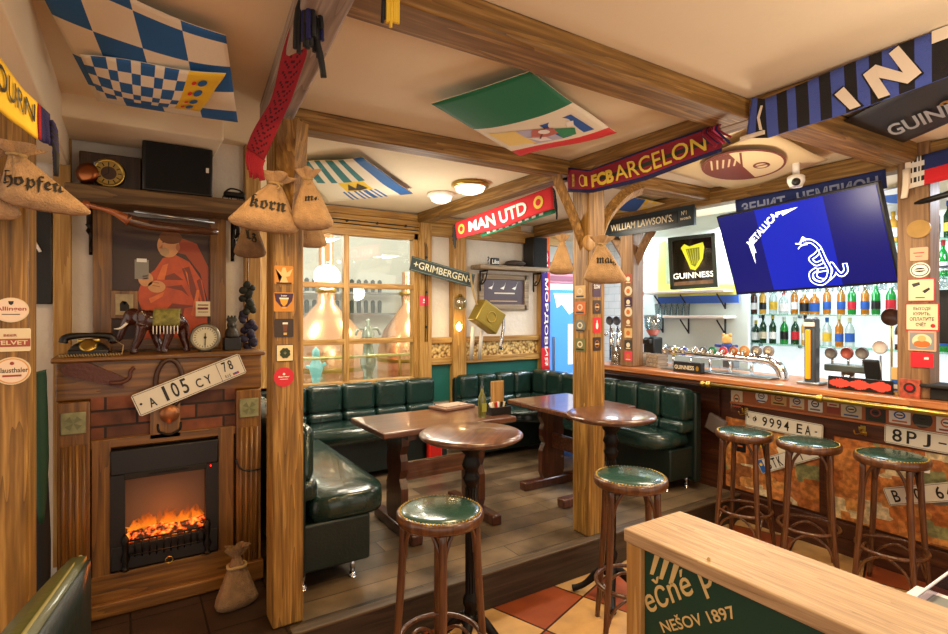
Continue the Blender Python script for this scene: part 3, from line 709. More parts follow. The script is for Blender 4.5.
for q in ([(.6, .08), (.7, .26), (.73, .26), (.68, .06)], [(.86, .5), (.93, .3), (.95, .32), (.9, .52)], [(.4, .04), (.46, .22), (.48, .22), (.46, .02)], [(.52, .44), (.7, .46), (.78, .36), (.7, .41)]): pc.mark(q, f, ORD, .0024)
pc.mark(circ(.56, .79, .115, .1), f, SK, .002).mark(circ(.585, .86, .12, .055), f, mat('painting hair', '6b4020', .6), .0026).mark(circ(.52, .735, .05, .035), f, mat('painting beard', 'b8956a', .6), .003)
pc.mark(circ(.33, .5, .075, .06), f, SK, .0026).mark(circ(.44, .44, .09, .05), f, SK, .0026)
pc.mark(rect(.22, .5, .36, .66), f, mat('painting pewter', '8a8478', .4), .003).mark(rect(.24, .64, .34, .67), f, WHITE, .0035)
pc.mark(circ(.66, .78, .022, .03), f, mat('painting skin shade', 'b06c40', .5), .003).mark([(.5, .8), (.465, .765), (.5, .76)], f, MC['painting skin shade'], .003).line([(.5, .815), (.535, .82)], .008, f, MC['painting hair'], .003).line([(.4, .48), (.46, .47)], .008, f, MC['painting skin shade'], .003).line([(.4, .45), (.47, .44)], .008, f, MC['painting skin shade'], .003).line([(.3, .5), (.35, .51)], .008, f, MC['painting skin shade'], .003).line([(.3, .52), (.35, .53)], .008, f, MC['painting skin shade'], .003)
pc.mark([(.32, .1), (.7, .16), (.72, .2), (.34, .14)], f, mat('painting cord', 'e2b070', .5), .003)
pc.build('canvas', t, True)
t = thing('framed_photograph', 'small sepia picture in a timber frame leaning at the corner of the big painting', 'picture', (-.03, 3.44, 1.6))
MB().box((-.028, 3.448, 1.69), (.125, .018, .15), FIRZ, bev=.003).build('frame', t, True)
f = plane((-.068, 3.438, 1.635), (1, 0, 0), (0, 0, 1))
MB().prism(rect(0, 0, .08, .11), f, .002, mat('sepia print', 'a8946c', .5, vary=.3, vscale=30)).mark([(.02, .02), (.02, .06), (.03, .075), (.04, .05), (.05, .07), (.062, .05), (.062, .02)], f, INK).build('print', t, True)
single('card', MB().box((.335, 3.44, 1.668), (.075, .004, .085), CREAM).text('OKTOBER\nBIER', (.305, 1.645, .365, 1.69), plane((0, 3.437, 0), (1, 0, 0), (0, 0, 1)), mat('maroon ink', '6a1c22', .6)), 'small printed card pinned low on the right board of the painting frame', 'card') if False else \
single('card', MB().box((.35, 3.44, 1.668), (.075, .004, .085), CREAM).line([(.325, 1.69), (.375, 1.69)], .006, plane((0, 3.437, 0), (1, 0, 0), (0, 0, 1)), mat('maroon ink', '6a1c22', .6)).line([(.325, 1.67), (.372, 1.67)], .012, plane((0, 3.437, 0), (1, 0, 0), (0, 0, 1)), MC['maroon ink']).line([(.325, 1.65), (.375, 1.65)], .004, plane((0, 3.437, 0), (1, 0, 0), (0, 0, 1)), MC['maroon ink']), 'small printed card pinned low on the right board of the painting frame', 'card')
# shelf above the painting with iron brackets
t = thing('wall_shelf', 'rough timber shelf on black iron brackets above the painting', 'shelf', (.15, 3.36, 2.18))
MB().box((.16, 3.37, 2.235), (.86, .25, .085), wood('old shelf wood', '3a2814', '5c4222', '7a5c34', 'x', 8, .6), bev=.008).build('board', t, True)
for x in (-.175, .51):
    b_ = MB().tube([(x, 3.26, 2.19), (x, 3.26, 2.08)], .009, IRON, n=6).tube([(x, 3.47, 2.19), (x, 3.47, 1.95)], .01, IRON, n=6).lathe([(0, -.03), (.012, -.01), (.004, .005), (.014, .02), (0, .03)], IRON, 8, (x, 3.26, 2.06))
    b_.tube([(x, 3.27, 2.17), (x, 3.33, 2.08), (x, 3.4, 2.1), (x, 3.38, 2.15), (x, 3.35, 2.13)], .006, IRON, n=6, smooth=4).tube([(x, 3.46, 1.97), (x, 3.4, 2.0), (x, 3.38, 2.06), (x, 3.42, 2.07), (x, 3.43, 2.03)], .006, IRON, n=6, smooth=4)
    b_.build('bracket', t, True)
# long gun slung beneath the shelf
t = thing('antique_gun', 'long antique gun with an orange-brown stock hung under the shelf', 'gun', (.15, 3.2, 2.1))
GW = wood('gun stock', '6b2f12', '9c4f22', 'b8703a', 'x', 12, .3, coat=.4)
a, b_ = at(86, 205, 2.55), at(218, 230, 2.93)
D = b_ - a
MB().tube([a, a + D * .1 + V((0, 0, -.002)), a + D * .2 + V((0, 0, -.012)), a + D * .3 + V((0, 0, -.035))], [.012, .01, .016, .028], GW, n=8, smooth=4, sq=(1, .55)).ball(a, (.02, .012, .022), GW).build('stock', t, True)
MB().tube([a + D * .28 + V((0, 0, -.03)), a + D * .45 + V((0, 0, -.04)), a + D * .7 + V((0, 0, -.03)), b_ + V((0, 0, -.012))], [.028, .026, .023, .017], wood('gun forend', '2e160a', '4a2612', '653a20', 'x', 10, .3, coat=.5), n=8, smooth=4, sq=(1, .5)).build('forend', t, True)
MB().cyl(a + D * .33 + V((0, -.01, .012)), b_ + V((-.02, -.01, .035)), .008, STEEL, r1=.007).build('barrel', t, True)
# on the shelf: clock case, speaker, small black camera
SZ = 2.2785
t = thing('mantel_clock', 'dark antique clock with a brass ring dial on the shelf over the fireplace', 'clock', (-.03, 3.38, SZ))
MB().box((-.02, 3.42, SZ + .095), (.27, .1, .19), wood('clock case', '1e120a', '34200f', '4a3018', 'z', 9, .4), bev=.006).build('case', t, True)
c = V((-.03, 3.35, SZ + .085))
MB().lathe([(.068, 0), (.076, .006), (.072, .014), (.058, .016), (.058, .0)], BRASS, 32, c, ax=(0, -1, 0)).build('bezel', t, True)
f = plane(c + V((0, -.008, 0)), (1, 0, 0), (0, 0, 1))
dl = MB().prism(circ(0, 0, .06), f, .02, mat('brass dial', 'b09048', .4, metal=.5)).mark(circ(0, 0, .034), f, mat('dial centre', '4a2c16', .5))
for k in range(12): a_ = k * PI / 6; dl.line([(.04 * math.cos(a_), .04 * math.sin(a_)), (.054 * math.cos(a_), .054 * math.sin(a_))], .005, f, INK)
dl.line([(0, 0), (.0, .04)], .003, f, INK, .003).line([(0, 0), (-.02, -.015)], .003, f, INK, .003)
dl.build('dial', t, True)
MB().lathe([(0, 0), (.05, .0), (.055, .01), (.03, .02), (0, .022)], mat('copper', '9a5a34', .3, metal=1), 24, (-.115, 3.345, SZ + .07), ax=(-.5, -1, 0)).tube([(-.09, 3.33, SZ), (-.09, 3.33, SZ + .13), (-.06, 3.33, SZ + .13)], .003, STEEL, n=6).build('pendulum', t, True); t.location.x -= .065
t = thing('loudspeaker', 'large black loudspeaker box on the shelf over the fireplace', 'speaker', (.245, 3.36, SZ))
MB().box((.215, 3.36, SZ + .13), (.33, .2, .26), BLACK, bev=.008).build('cabinet', t, True)
MB().box((.215, 3.257, SZ + .13), (.3, .012, .235), mat('speaker cloth', '080707', .9, bump=.5, bscale=400)).build('grille', t, True)
MB().box((.352, 3.249, SZ + .14), (.014, .003, .026), WHITE).build('badge', t, True)
t = thing('toy_car', 'small black openwork carriage ornament at the right end of the shelf', 'ornament', (.5, 3.34, SZ))
w_ = MB()
for x in (.455, .5, .54): w_.tube([(x + .016 * math.cos(i * PI / 6), 3.33, SZ + .018 + .016 * math.sin(i * PI / 6)) for i in range(12)], .003, IRON, n=5, closed=True)
w_.build('wheels', t, True); MB().box((.5, 3.34, SZ + .04), (.11, .05, .03), IRON, bev=.008).tube([(.45, 3.34, SZ + .05), (.48, 3.34, SZ + .075), (.53, 3.34, SZ + .07), (.55, 3.34, SZ + .05)], .005, IRON, n=6, smooth=3).build('body', t, True)
t.name = 'carriage_ornament'
# telephone
t = thing('telephone', 'old black rotary telephone on the left end of the mantel', 'telephone', (-.2, 3.25, MZ))
o_ = (-.17, 3.2)
MB().box((o_[0], o_[1], MZ + .02), (.16, .13, .03), BLACK, bev=.008).lathe([(.07, .03), (.066, .045), (.05, .06), (.03, .066), (0, .066)], BLACK, 24, (o_[0], o_[1], MZ), sx=1.1).build('body', t, True)
MB().lathe([(.034, 0), (.036, .006), (.026, .01), (.012, .01), (0, .012)], BRASS, 24, (o_[0], o_[1] - .05, MZ + .05), ax=(0, -.8, .6)).build('dial', t, True)
MB().box((o_[0], o_[1] + .0, MZ + .075), (.09, .03, .016), BRASS, bev=.004).build('cradle', t, True)
MB().tube([(o_[0] - .1, o_[1], MZ + .066), (o_[0] - .085, o_[1], MZ + .092), (o_[0], o_[1], MZ + .1), (o_[0] + .085, o_[1], MZ + .092), (o_[0] + .1, o_[1], MZ + .066)], [.02, .017, .012, .017, .02], BLACK, n=10, smooth=4).build('handset', t, True)
MB().tube([(o_[0] - .11 + .0045 * i / 2, o_[1] - .085 + .006 * math.cos(i * 1.3), MZ + .008 + .006 * math.sin(i * 1.3)) for i in range(110)] + [(o_[0] + .14, o_[1] - .06, MZ + .05), (o_[0] + .11, o_[1] - .02, MZ + .07)], .0028, ROPE, n=5).build('cord', t, True)
# elephant
EX, EY = .075, 3.25
t = thing('elephant_figurine', 'carved dark wooden elephant with tusks and a beaded saddle cloth on the mantel', 'figurine', (EX, EY, MZ))
EW = mat('elephant wood', '3a1710', .25, coat=.5, bump=.3, bscale=60)
e_ = MB().ball((EX + .055, EY, MZ + .115), (.07, .038, .042), EW, 20).ball((EX + .005, EY, MZ + .12), (.04, .034, .038), EW, 18).ball((EX - .045, EY, MZ + .132), (.032, .026, .032), EW, 18)
e_.ball((EX - .02, EY - .026, MZ + .13), (.02, .007, .03), EW, 14).ball((EX - .02, EY + .026, MZ + .13), (.02, .007, .03), EW, 14)
e_.tube([(EX - .06, EY, MZ + .13), (EX - .075, EY, MZ + .095), (EX - .088, EY, MZ + .055), (EX - .11, EY, MZ + .043), (EX - .122, EY, MZ + .06), (EX - .12, EY, MZ + .075)], [.018, .014, .01, .008, .007, .006], EW, n=8, smooth=4)
for (x, y, dx) in ((-.015, -.02, -.025), (.015, .02, .02), (.075, -.02, -.02), (.105, .02, .018)):
    e_.tube([(EX + x, EY + y, MZ + .1), (EX + x + dx * .5, EY + y, MZ + .05), (EX + x + dx, EY + y, MZ + .02), (EX + x + dx, EY + y, MZ + .002)], [.022, .015, .012, .015], EW, n=9, smooth=3)
e_.tube([(EX + .122, EY, MZ + .12), (EX + .132, EY, MZ + .09), (EX + .128, EY, MZ + .05)], [.005, .003, .004], EW, n=6, smooth=3)
e_.build('body', t, True, remesh=.0035)
for y in (-.016, .016): MB().tube([(EX - .062, EY + y, MZ + .11), (EX - .08, EY + y * 1.3, MZ + .092), (EX - .1, EY + y * 1.5, MZ + .09)], [.005, .004, .001], WHITE, n=7, smooth=3).build('tusk', t, True)
sd_ = MB().surf(lambda u, v: V((EX + .02 + .085 * u, EY + .043 * math.sin((v - .5) * PI * 1.0), MZ + .09 + .072 * math.cos((v - .5) * PI * .9))), 10, 14, mat('saddle cloth', '8a8440', .7, vary=.5, vscale=60, bump=.6, bscale=80), .003)
for k in range(8): sd_.cyl((EX + .022 + .011 * k, EY - .045, MZ + .1), (EX + .022 + .011 * k, EY - .045, MZ + .07), .0018, WHITE, n=5)
sd_.build('saddle_cloth', t, True); t.scale = (1.42,) * 3; t.rotation_euler.z = -.15
# gauge clock
t = thing('desk_clock', 'round silver-cased clock with a pale dial on the mantel beside the elephant', 'clock', (.305, 3.2, MZ))
cc = V((.31, 3.2, MZ + .064)); cf = facecam(.3, 3.2)
MB().lathe([(.055, -.04), (.062, -.03), (.064, 0), (.06, .006), (.05, .008), (.05, .0)], mat('pewter case', '7a7566', .35, metal=.8), 32, cc, ax=(-.2, -1, .1)).build('case', t, True)
f = plane(cc + V((0, -.003, 0)), (1, -.2, 0), (.02, .1, 1))
dl = MB().prism(circ(0, 0, .05), f, .01, mat('pale dial', 'cfcab0', .5))
for k in range(24): a_ = k * PI / 12; dl.line([(.038 * math.cos(a_), .038 * math.sin(a_)), (.045 * math.cos(a_), .045 * math.sin(a_))], .0022, f, INK)
dl.line([(0, .018), (0, -.035)], .004, f, INK, .003).mark(circ(0, 0, .006), f, INK, .004)
dl.build('dial', t, True)
MB().box((.31, 3.21, MZ + .004), (.05, .05, .008), BLACK, bev=.002).build('stand', t, True); t.scale = (1.18,) * 3; t.location.x += .025
# statuette
t = thing('statuette', 'dark carved bust on a black block at the right end of the mantel', 'statuette', (.475, 3.26, MZ))
MB().box((.475, 3.26, MZ + .035), (.085, .08, .07), BLACK, bev=.004).build('plinth', t, True)
STN = mat('dark stone', '2c2a24', .6, bump=.6, bscale=40)
s_ = MB().lathe([(0, .07), (.034, .07), (.038, .085), (.034, .105), (.026, .12), (0, .13)], STN, 14, (.475, 3.26, MZ)).ball((.475, 3.255, MZ + .14), (.026, .024, .03), STN).ball((.475, 3.233, MZ + .137), (.007, .01, .01), STN, 8).box((.475, 3.26, MZ + .17), (.05, .045, .018), STN, bev=.004)
for x in (-.017, 0, .017): s_.box((.475 + x, 3.255, MZ + .185), (.009, .02, .018), STN)
s_.build('bust', t, True, remesh=.004)
# plate, oval strap ornament, holster on the mantel front
LP = mat('licence plate white', 'd8d2c2', .4); LPI = mat('plate black', '191715', .4); LPB = mat('plate blue', '2a5fa8', .4)
def licence_plate(f, w, h, items, label, back=True, parent=None):
    """f: frame in metres centred on the plate"""
    t = thing('licence_plate', label, 'licence plate', f(0, -h / 2) )
    mb = MB().prism([(-w/2+.008, -h/2), (w/2-.008, -h/2), (w/2, -h/2+.008), (w/2, h/2-.008), (w/2-.008, h/2), (-w/2+.008, h/2), (-w/2, h/2-.008), (-w/2, -h/2+.008)], f, .004, LP)
    for a in ([(-w/2+.006, -h/2+.006), (w/2-.006, -h/2+.006)], [(-w/2+.006, h/2-.006), (w/2-.006, h/2-.006)], [(-w/2+.006, -h/2+.006), (-w/2+.006, h/2-.006)], [(w/2-.006, -h/2+.006), (w/2-.006, h/2-.006)]): mb.line(a, .0025, f, LPI, .001)
    mb.build('plate', t, True)
    m_ = MB()
    for it in items:
        if it[0] == 'rect': m_.mark(rect(*it[1]), f, it[2], .0012)
        elif it[0] == 'dot': m_.mark(circ(it[1][0], it[1][1], it[1][2]), f, it[2], .0014)
        else:
            xa, za, xb, zb = it[1]; n_ = len(it[0]); cw = (xb - xa) / n_
            for i_, ch in enumerate(it[0]):
                k_ = {'1': .3, 'J': .5, '-': .5, ',': .3}.get(ch, .68); xm = xa + cw * (i_ + .5)
                zz = (za, zb) if ch != '-' else ((za + zb) / 2 - .005, (za + zb) / 2 + .004)
                m_.text(ch, (xm - cw * k_ / 2, zz[0], xm + cw * k_ / 2, zz[1]), f, it[2] if len(it) > 2 else LPI, .002, .012)
    m_.build('lettering', t, True); return t
c = V((.262, 3.088, 1.285)); an = math.atan2(.19, .48)
f = turn(plane(c, (1, 0, 0), (0, 0, 1)), 0, 0, R(21))
licence_plate(f, .52, .112, [('A', (-.21, -.035, -.165, .012)), ('105', (-.145, -.035, -.01, .042)), ('CY', (.01, -.035, .1, .012)), ('78', (.155, -.01, .215, .042)), ('rect', (.135, -.05, .137, .05), LPI),
    ('RUS', (.155, -.042, .185, -.026)), ('rect', (.195, -.042, .225, -.036), RED), ('rect', (.195, -.036, .225, -.03), LPB), ('dot', (-.235, 0, .006), LPI)], 'white number plate A 105 CY 78 hung at a slant on the fireplace front')
t = thing('carved_oval', 'dark carved oval ornament hanging on the fireplace front behind the slanted plate', 'ornament', (.16, 3.1, 1.12))
oc = (.165, 3.118, 1.245)
MB().tube([(oc[0] + .06 * math.cos(i * PI / 16), oc[1], oc[2] + .045 + .12 * math.sin(i * PI / 16)) for i in range(32)], .012, mat('dark bent wood', '3e2210', .45), n=8, closed=True, sq=(1, 1)).build('rim', t, True)
MB().lathe([(0, 0), (.03, .0), (.045, .004), (.045, .012), (0, .014)], mat('copper medallion', '9a6440', .35, metal=.6), 24, (oc[0], oc[1] - .012, oc[2] - .105), ax=(0, -1, 0)).tube([(oc[0] - .05, oc[1], 1.09), (oc[0] - .045, oc[1] - .01, 1.055), (oc[0], oc[1] - .014, 1.035), (oc[0] + .045, oc[1] - .01, 1.055), (oc[0] + .05, oc[1], 1.09)], .006, IRON, n=6, smooth=3).build('medallion', t, True)
t = thing('leather_holster', 'brown leather holster hanging slanted at the left of the mantel front', 'holster', (-.2, 3.1, 1.25))
f = plane((-.285, 3.118, 1.43), (1, 0, 0), (0, 0, 1))
HL = mat('brown leather', '53281a', .45, bump=.3, bscale=60)
MB().prism([(0.01, -.05), (.05, 0), (.1, -.01), (.27, -.105), (.25, -.13), (.26, -.15), (.23, -.145), (.03, -.075)], f, .022, HL).build('pouch', t, True)
MB().tube([f(.2, -.12) + V((0, -.012, 0)), f(.25, -.12) + V((0, -.012, 0)), f(.28, -.1) + V((0, -.012, 0)), f(.285, -.07) + V((0, -.012, 0)), f(.3, -.05) + V((0, -.012, 0))], .009, HL, n=7, smooth=4).build('strap', t, True)
# hanging things left of the fireplace
t = thing('mirror', 'dark framed panel with a white metal hook on the wall left of the fireplace', 'mirror', (-.42, 3.45, 1.75))
MB().box((-.42, 3.47, 2.0), (.17, .03, .62), BLACK, bev=.006).build('panel', t, True)
MB().tube([(-.4, 3.44, 2.25), (-.43, 3.43, 2.18), (-.42, 3.43, 2.05), (-.38, 3.43, 1.95)], .007, WHITE, n=6, smooth=4).build('hook', t, True)
t.name = 'blackboard'
t = thing('umbrella', 'folded green umbrella hanging between the left pillar and the fireplace', 'umbrella', (-.33, 3.0, .6))
UG = mat('green umbrella cloth', '16402a', .6, bump=.2)
MB().tube([(-.36, 3.06, 1.38), (-.345, 3.06, 1.3), (-.338, 3.06, 1.0), (-.336, 3.06, .7)], [.045, .03, .03, .012], UG, n=9, smooth=4).tube([(-.345, 3.08, 1.15), (-.342, 3.08, .9), (-.338, 3.08, .6), (-.336, 3.08, .3)], [.01, .03, .035, .03], BLACKM, n=9, smooth=3).build('canopy', t, True)
MB().tube([(-.345, 3.06, 1.36), (-.336, 3.06, .62)], .006, BLACK, n=6).build('shaft', t, True)
t = thing('dried_garland', 'strand of dark dried bunches hanging at the wall end behind the golden pillar', 'garland', (.6, 3.3, 1.45))
gm = MB().tube([(.57, 3.33, 2.1), (.57, 3.33, 1.5)], .004, BLACK, n=5)
gm.build('cord', t, True); gm = MB()
for k in range(26): gm.ball((.57 + random.uniform(-.03, .035), 3.33 + random.uniform(-.03, .02), 1.42 + .4 * k / 26), (.022, .02, .028), mat('purple dried leaves', '2e2a44', .8, vary=.5, vscale=30) if k < 15 else mat('dark dried leaves', '1e2016', .8), 8, rot=(random.random() * 3, random.random() * 3, 0))
gm.build('bunch', t, True)
# ------------------------------------------------------------------ grain sacks
def sack(loc, w, h, dp, rz, label, word=None, m=BURLAP, name='hanging_sack', tilt=0., frill=1, lean=0., seed=0, wr=(.06, .62, .94, .84)):
    t = thing(name, label, 'sack', loc, rz, 'printed hop and malt sacks' if False else None, rot=(0, tilt, rz))
    rnd = random.Random(seed); ph = rnd.uniform(0, 6)
    def prof(v):   # half width factor
        if v < .1: return .8 + .2 * math.sin(v / .1 * PI / 2)
        return 1 - .86 * ((v - .1) / .9) ** 1.12
    def f(u, v, off=0):
        a = u * 2 * PI; wx = w / 2 * prof(v); wy = dp / 2 * (.25 + .75 * math.sin(min(1, v / .28) * PI / 2)) * max(.18, 1 - v * .82)
        c, s_ = math.cos(a), math.sin(a); q = .72
        cx_, sy_ = math.copysign(abs(c) ** q, c), math.copysign(abs(s_) ** q, s_)
        k = 1 + (.02 + .14 * v ** 2.5) * math.sin(9 * a + ph) + .02 * math.sin(4 * a + v * 7 + ph)
        return V((wx * cx_ * k + lean * v * w, wy * sy_ * k, h * v + .02 * h * (1 - v) * math.cos(2 * a) ))
    n, K = 48, 18; mb = MB(); mi = mb.mi(m); rows = []
    for j in range(K + 1):
        rows.append([mb.bm.verts.new(f(i / n, j / K)) for i in range(n)])
    if frill:
        for q, (r_, z) in enumerate(((.1, 1.02), (.17, 1.08), (.24, 1.15), (.27, 1.2))):
            rows.append([mb.bm.verts.new(V((lean * w + w * r_ * (1 + .25 * math.sin(5 * 2 * PI * i / n + ph)) * math.cos(2 * PI * i / n) , w * .7 * r_ * (1 + .3 * math.sin(5 * 2 * PI * i / n + ph)) * math.sin(2 * PI * i / n), h * (z + .02 * math.sin(3 * 2 * PI * i / n))))) for i in range(n)])
    for a_, b2 in zip(rows, rows[1:]):
        for i in range(n): mb.face((a_[i], a_[(i + 1) % n], b2[(i + 1) % n], b2[i]), mi, True)
    mb.face(rows[0][::-1], mi, True)
    mb.build('bag', t)
    MB().tube([(lean * w + w * .1 * math.cos(i * PI / 8), w * .075 * math.sin(i * PI / 8), h * 1.0) for i in range(16)], w * .022, ROPE, n=6, closed=True).tube([(lean * w, -w * .08, h), (lean * w + .02, -w * .12, h * .93), (lean * w + .01, -w * .13, h * .86)], w * .014, ROPE, n=5, smooth=3).tube([(lean * w, 0, h * 1.0), (lean * w, 0, h * 1.25)], w * .02, ROPE, n=6).build('tie', t)
    if word:
        def g(x, z):  # front skin of the bag, metres from the middle
            v = min(max(z / h, .01), .97); wx = w / 2 * prof(v); s_ = max(-.97, min(.97, (x - lean * v * w) / wx))
            cc = math.copysign(abs(s_) ** (1 / .72), s_); a = -math.acos(cc); u = a / (2 * PI)
            return f(u, v)
        x0, z0, x1, z1 = wr
        tm = MB(); vs, ps = glyphs(word, .008)
        xa, xb = min(v.x for v in vs), max(v.x for v in vs); ya, yb = min(v.y for v in vs), max(v.y for v in vs); mi = tm.mi(INK); nv = []
        for v in vs:
            q = g(x0 + (x1 - x0) * (v.x - xa) / (xb - xa), z0 + (z1 - z0) * (v.y - ya) / (yb - ya)); nv.append(tm.bm.verts.new(q + V((0, -.004, 0))))
        for p in ps: tm.face([nv[i] for i in p], mi)
        bmesh.ops.subdivide_edges(tm.bm, edges=[e for e in tm.bm.edges if e.calc_length() > .03], cuts=1)
        tm.build('lettering', t)
    return t
def hang(px, py, d): return at(px, py, d)
p = at(50, 211, 1.86); sack(p, .245, .17, .12, facecam(p.x, p.y) + .1, 'hop sack printed with hopfen hanging on the left pillar', '𝖍𝖔𝖕𝖋𝖊𝖓', seed=1, tilt=.06, lean=-.4, wr=(-.13, .05, .03, .11))
p = at(-12, 218, 1.8); sack(p, .17, .19, .12, facecam(p.x, p.y), 'plain sack half cut off by the left edge of the photo', seed=2)
p = at(262, 230, 2.34); sack(p, .285, .21, .14, facecam(p.x, p.y), 'sack printed with korn hanging on the left side of the golden pillar', '𝖐𝖔𝖗𝖓', seed=3, tilt=.12, lean=.1, wr=(-.06, .085, .085, .145))
p = at(313, 229, 2.38); sack(p, .19, .22, .14, facecam(p.x, p.y) - .5, 'sack printed with malz hanging on the right side of the golden pillar', '𝖒𝖆𝖑𝖟', seed=4, lean=-.12, wr=(-.02, .11, .085, .15))
p = at(250, 257, 2.62); sack(p, .15, .19, .12, facecam(p.x, p.y) + .3, 'darker sack hanging behind the korn sack', '𝖑𝖟', m=BURLAPD, seed=5, wr=(-.03, .07, .02, .13))
p = at(312, 247, 2.72); sack(p, .15, .17, .1, facecam(p.x, p.y), 'sack whose lower edge shows below the malz sack on the golden pillar', seed=6)
p = at(561, 274, 3.32); sack(p, .15, .2, .11, facecam(p.x, p.y), 'plain sack hanging on the left of the stickered pillar', seed=7, lean=.05)
p = at(605, 283, 3.28); sack(p, .25, .235, .13, facecam(p.x, p.y), 'sack printed with malz hanging on the right of the stickered pillar', '𝖒𝖆𝖑𝖟', seed=8, tilt=.03, lean=-.12, wr=(-.055, .105, .06, .17))
t = sack((.44, 2.86, PLZ), .2, .25, .15, .2, 'knotted burlap sack standing on the floor at the right foot of the fireplace', m=BURLAPD, seed=9, frill=1, name='grain_sack')
for c_ in t.children:
    if c_.name.startswith('tie'): bpy.data.objects.remove(c_); break
MB().tube([(.042 * math.cos(i * PI / 10), .035 * math.sin(i * PI / 10), .205 + .003 * math.sin(i)) for i in range(20)], .008, ROPE, n=6, closed=True).build('tie', t)
# wooden discs on the pillar
single('wooden_disc', MB().lathe([(0, 0), (.048, 0), (.052, .006), (.048, .014), (0, .014)], PINEZ, 24, on(588, 243, Y=2.51), ax=(0, -1, 0)), 'round slice of wood where the braces meet on the stickered pillar', 'wooden disc')
# ------------------------------------------------------------------ stickers on the pillars
def sticker(name, label, cat, f, cx_, cy_, w, h, base, marks=(), rnd=False, th=.003):
    pts = circ(cx_, cy_, w / 2, h / 2, 32) if rnd else [(cx_ - w/2 + .004, cy_ - h/2), (cx_ + w/2 - .004, cy_ - h/2), (cx_ + w/2, cy_ - h/2 + .004), (cx_ + w/2, cy_ + h/2 - .004), (cx_ + w/2 - .004, cy_ + h/2), (cx_ - w/2 + .004, cy_ + h/2), (cx_ - w/2, cy_ + h/2 - .004), (cx_ - w/2, cy_ - h/2 + .004)]
    g = lambda a, b: f(a, b) + fnormal(f, a, b) * th
    mb = MB().prism(pts, g, th, base)
    loc_ = lambda a, b: g(cx_ + a * w / 2, cy_ + b * h / 2)
    for i, k in enumerate(marks):
        off = .0008 + .0003 * i
        if k[0] == 'T': mb.text(k[1], k[2], loc_, k[3], off, .02)
        elif k[0] == 'C': mb.mark(circ(*k[1]), loc_, k[2], off)
        elif k[0] == 'R': mb.mark(rect(*k[1]), loc_, k[2], off)
        else: mb.mark(k[1], loc_, k[2], off)
    return single(name, mb, label, cat)
f1 = plane((0, P1[1] - .07, 0), (1, 0, 0), (0, 0, 1))
GLD = mat('sticker gold', 'c8862e', .5); PUR = mat('sticker purple', '3c1c3e', .5); DKB = mat('sticker dark brown', '33231a', .5); TANS = mat('sticker tan', 'd2ac6e', .5); AMB = mat('amber print', 'e8a030', .5); REDS = mat('sticker red', 'c81e2c', .45); DGR = mat('dark green print', '2a3a20', .6)
def pz(px, py, Yp): q = on(px, py, Y=Yp); return q.x, q.z
y1 = P1[1] - .073
x_, z_ = pz(284, 275, y1); sticker('coaster', 'gold eagle beer mat on the golden pillar, highest of five', 'coaster', f1, x_, z_, .085, .085, GLD, [('P', [(-.9, .7), (-.3, .25), (-.15, .8), (.15, .8), (.3, .25), (.9, .7), (.6, -.1), (.2, -.2), (.45, -.8), (-.45, -.8), (-.2, -.2), (-.6, -.1)], mat('eagle tan', 'f0c486', .5)), ('R', (-.8, -.98, .8, -.8), DKB)])
x_, z_ = pz(284, 302, y1); sticker('coaster', 'purple beer mat with a beer goblet below the eagle mat', 'coaster', f1, x_, z_, .09, .088, GLD, [('P', [(-.95, .9), (.95, .9), (.8, .1), (.3, -.5), (-.3, -.5), (-.8, .1)], PUR), ('P', [(-.42, .3), (.42, .3), (.3, -.15), (.1, -.4), (-.1, -.4), (-.3, -.15)], AMB), ('R', (-.45, .3, .45, .45), WHITE), ('C', (0, -.6, .25, .12), AMB), ('T', 'beer', (-.3, .58, .3, .75), WHITE)])
x_, z_ = pz(284, 328, y1); sticker('coaster', 'dark brown mat with a tall stout glass on the golden pillar', 'coaster', f1, x_, z_, .085, .085, DKB, [('P', [(-.15, .55), (.4, .55), (.3, -.4), (-.05, -.4)], mat('stout glass print', '6a3a20', .5)), ('R', (-.15, .4, .4, .6), WHITE), ('R', (-.05, -.75, .3, -.5), TANS)])
x_, z_ = pz(285, 353, y1); cl = [('P', [(.06 * c_ + .0, .06 * c_)for c_ in (0,)] * 3, DGR)] if False else []
cl = [('R', (-.92, -.92, .92, .92), mat('cream print', 'e4cf9c', .5))]
for k in range(4):
    a_ = PI / 4 + k * PI / 2
    for s2 in (-.28, .28): cl.append(('C', (.38 * math.cos(a_ + s2 * 1.3), .38 * math.sin(a_ + s2 * 1.3), .24), DGR))
    cl.append(('P', [(0, 0), (.5 * math.cos(a_ - .5), .5 * math.sin(a_ - .5)), (.5 * math.cos(a_ + .5), .5 * math.sin(a_ + .5))], DGR))
sticker('coaster', 'square mat with a four-leaf clover on the golden pillar', 'coaster', f1, x_, z_, .078, .078, DKB, cl)
x_, z_ = pz(284, 377, y1); sticker('coaster', 'round red beer mat on the golden pillar, lowest of five', 'coaster', f1, x_, z_, .09, .09, REDS, [('C', (0, .3, .12), WHITE), ('T', 'Berger', (-.55, -.1, .55, .12), WHITE), ('R', (-.4, -.25, .4, -.2), WHITE)], rnd=True)
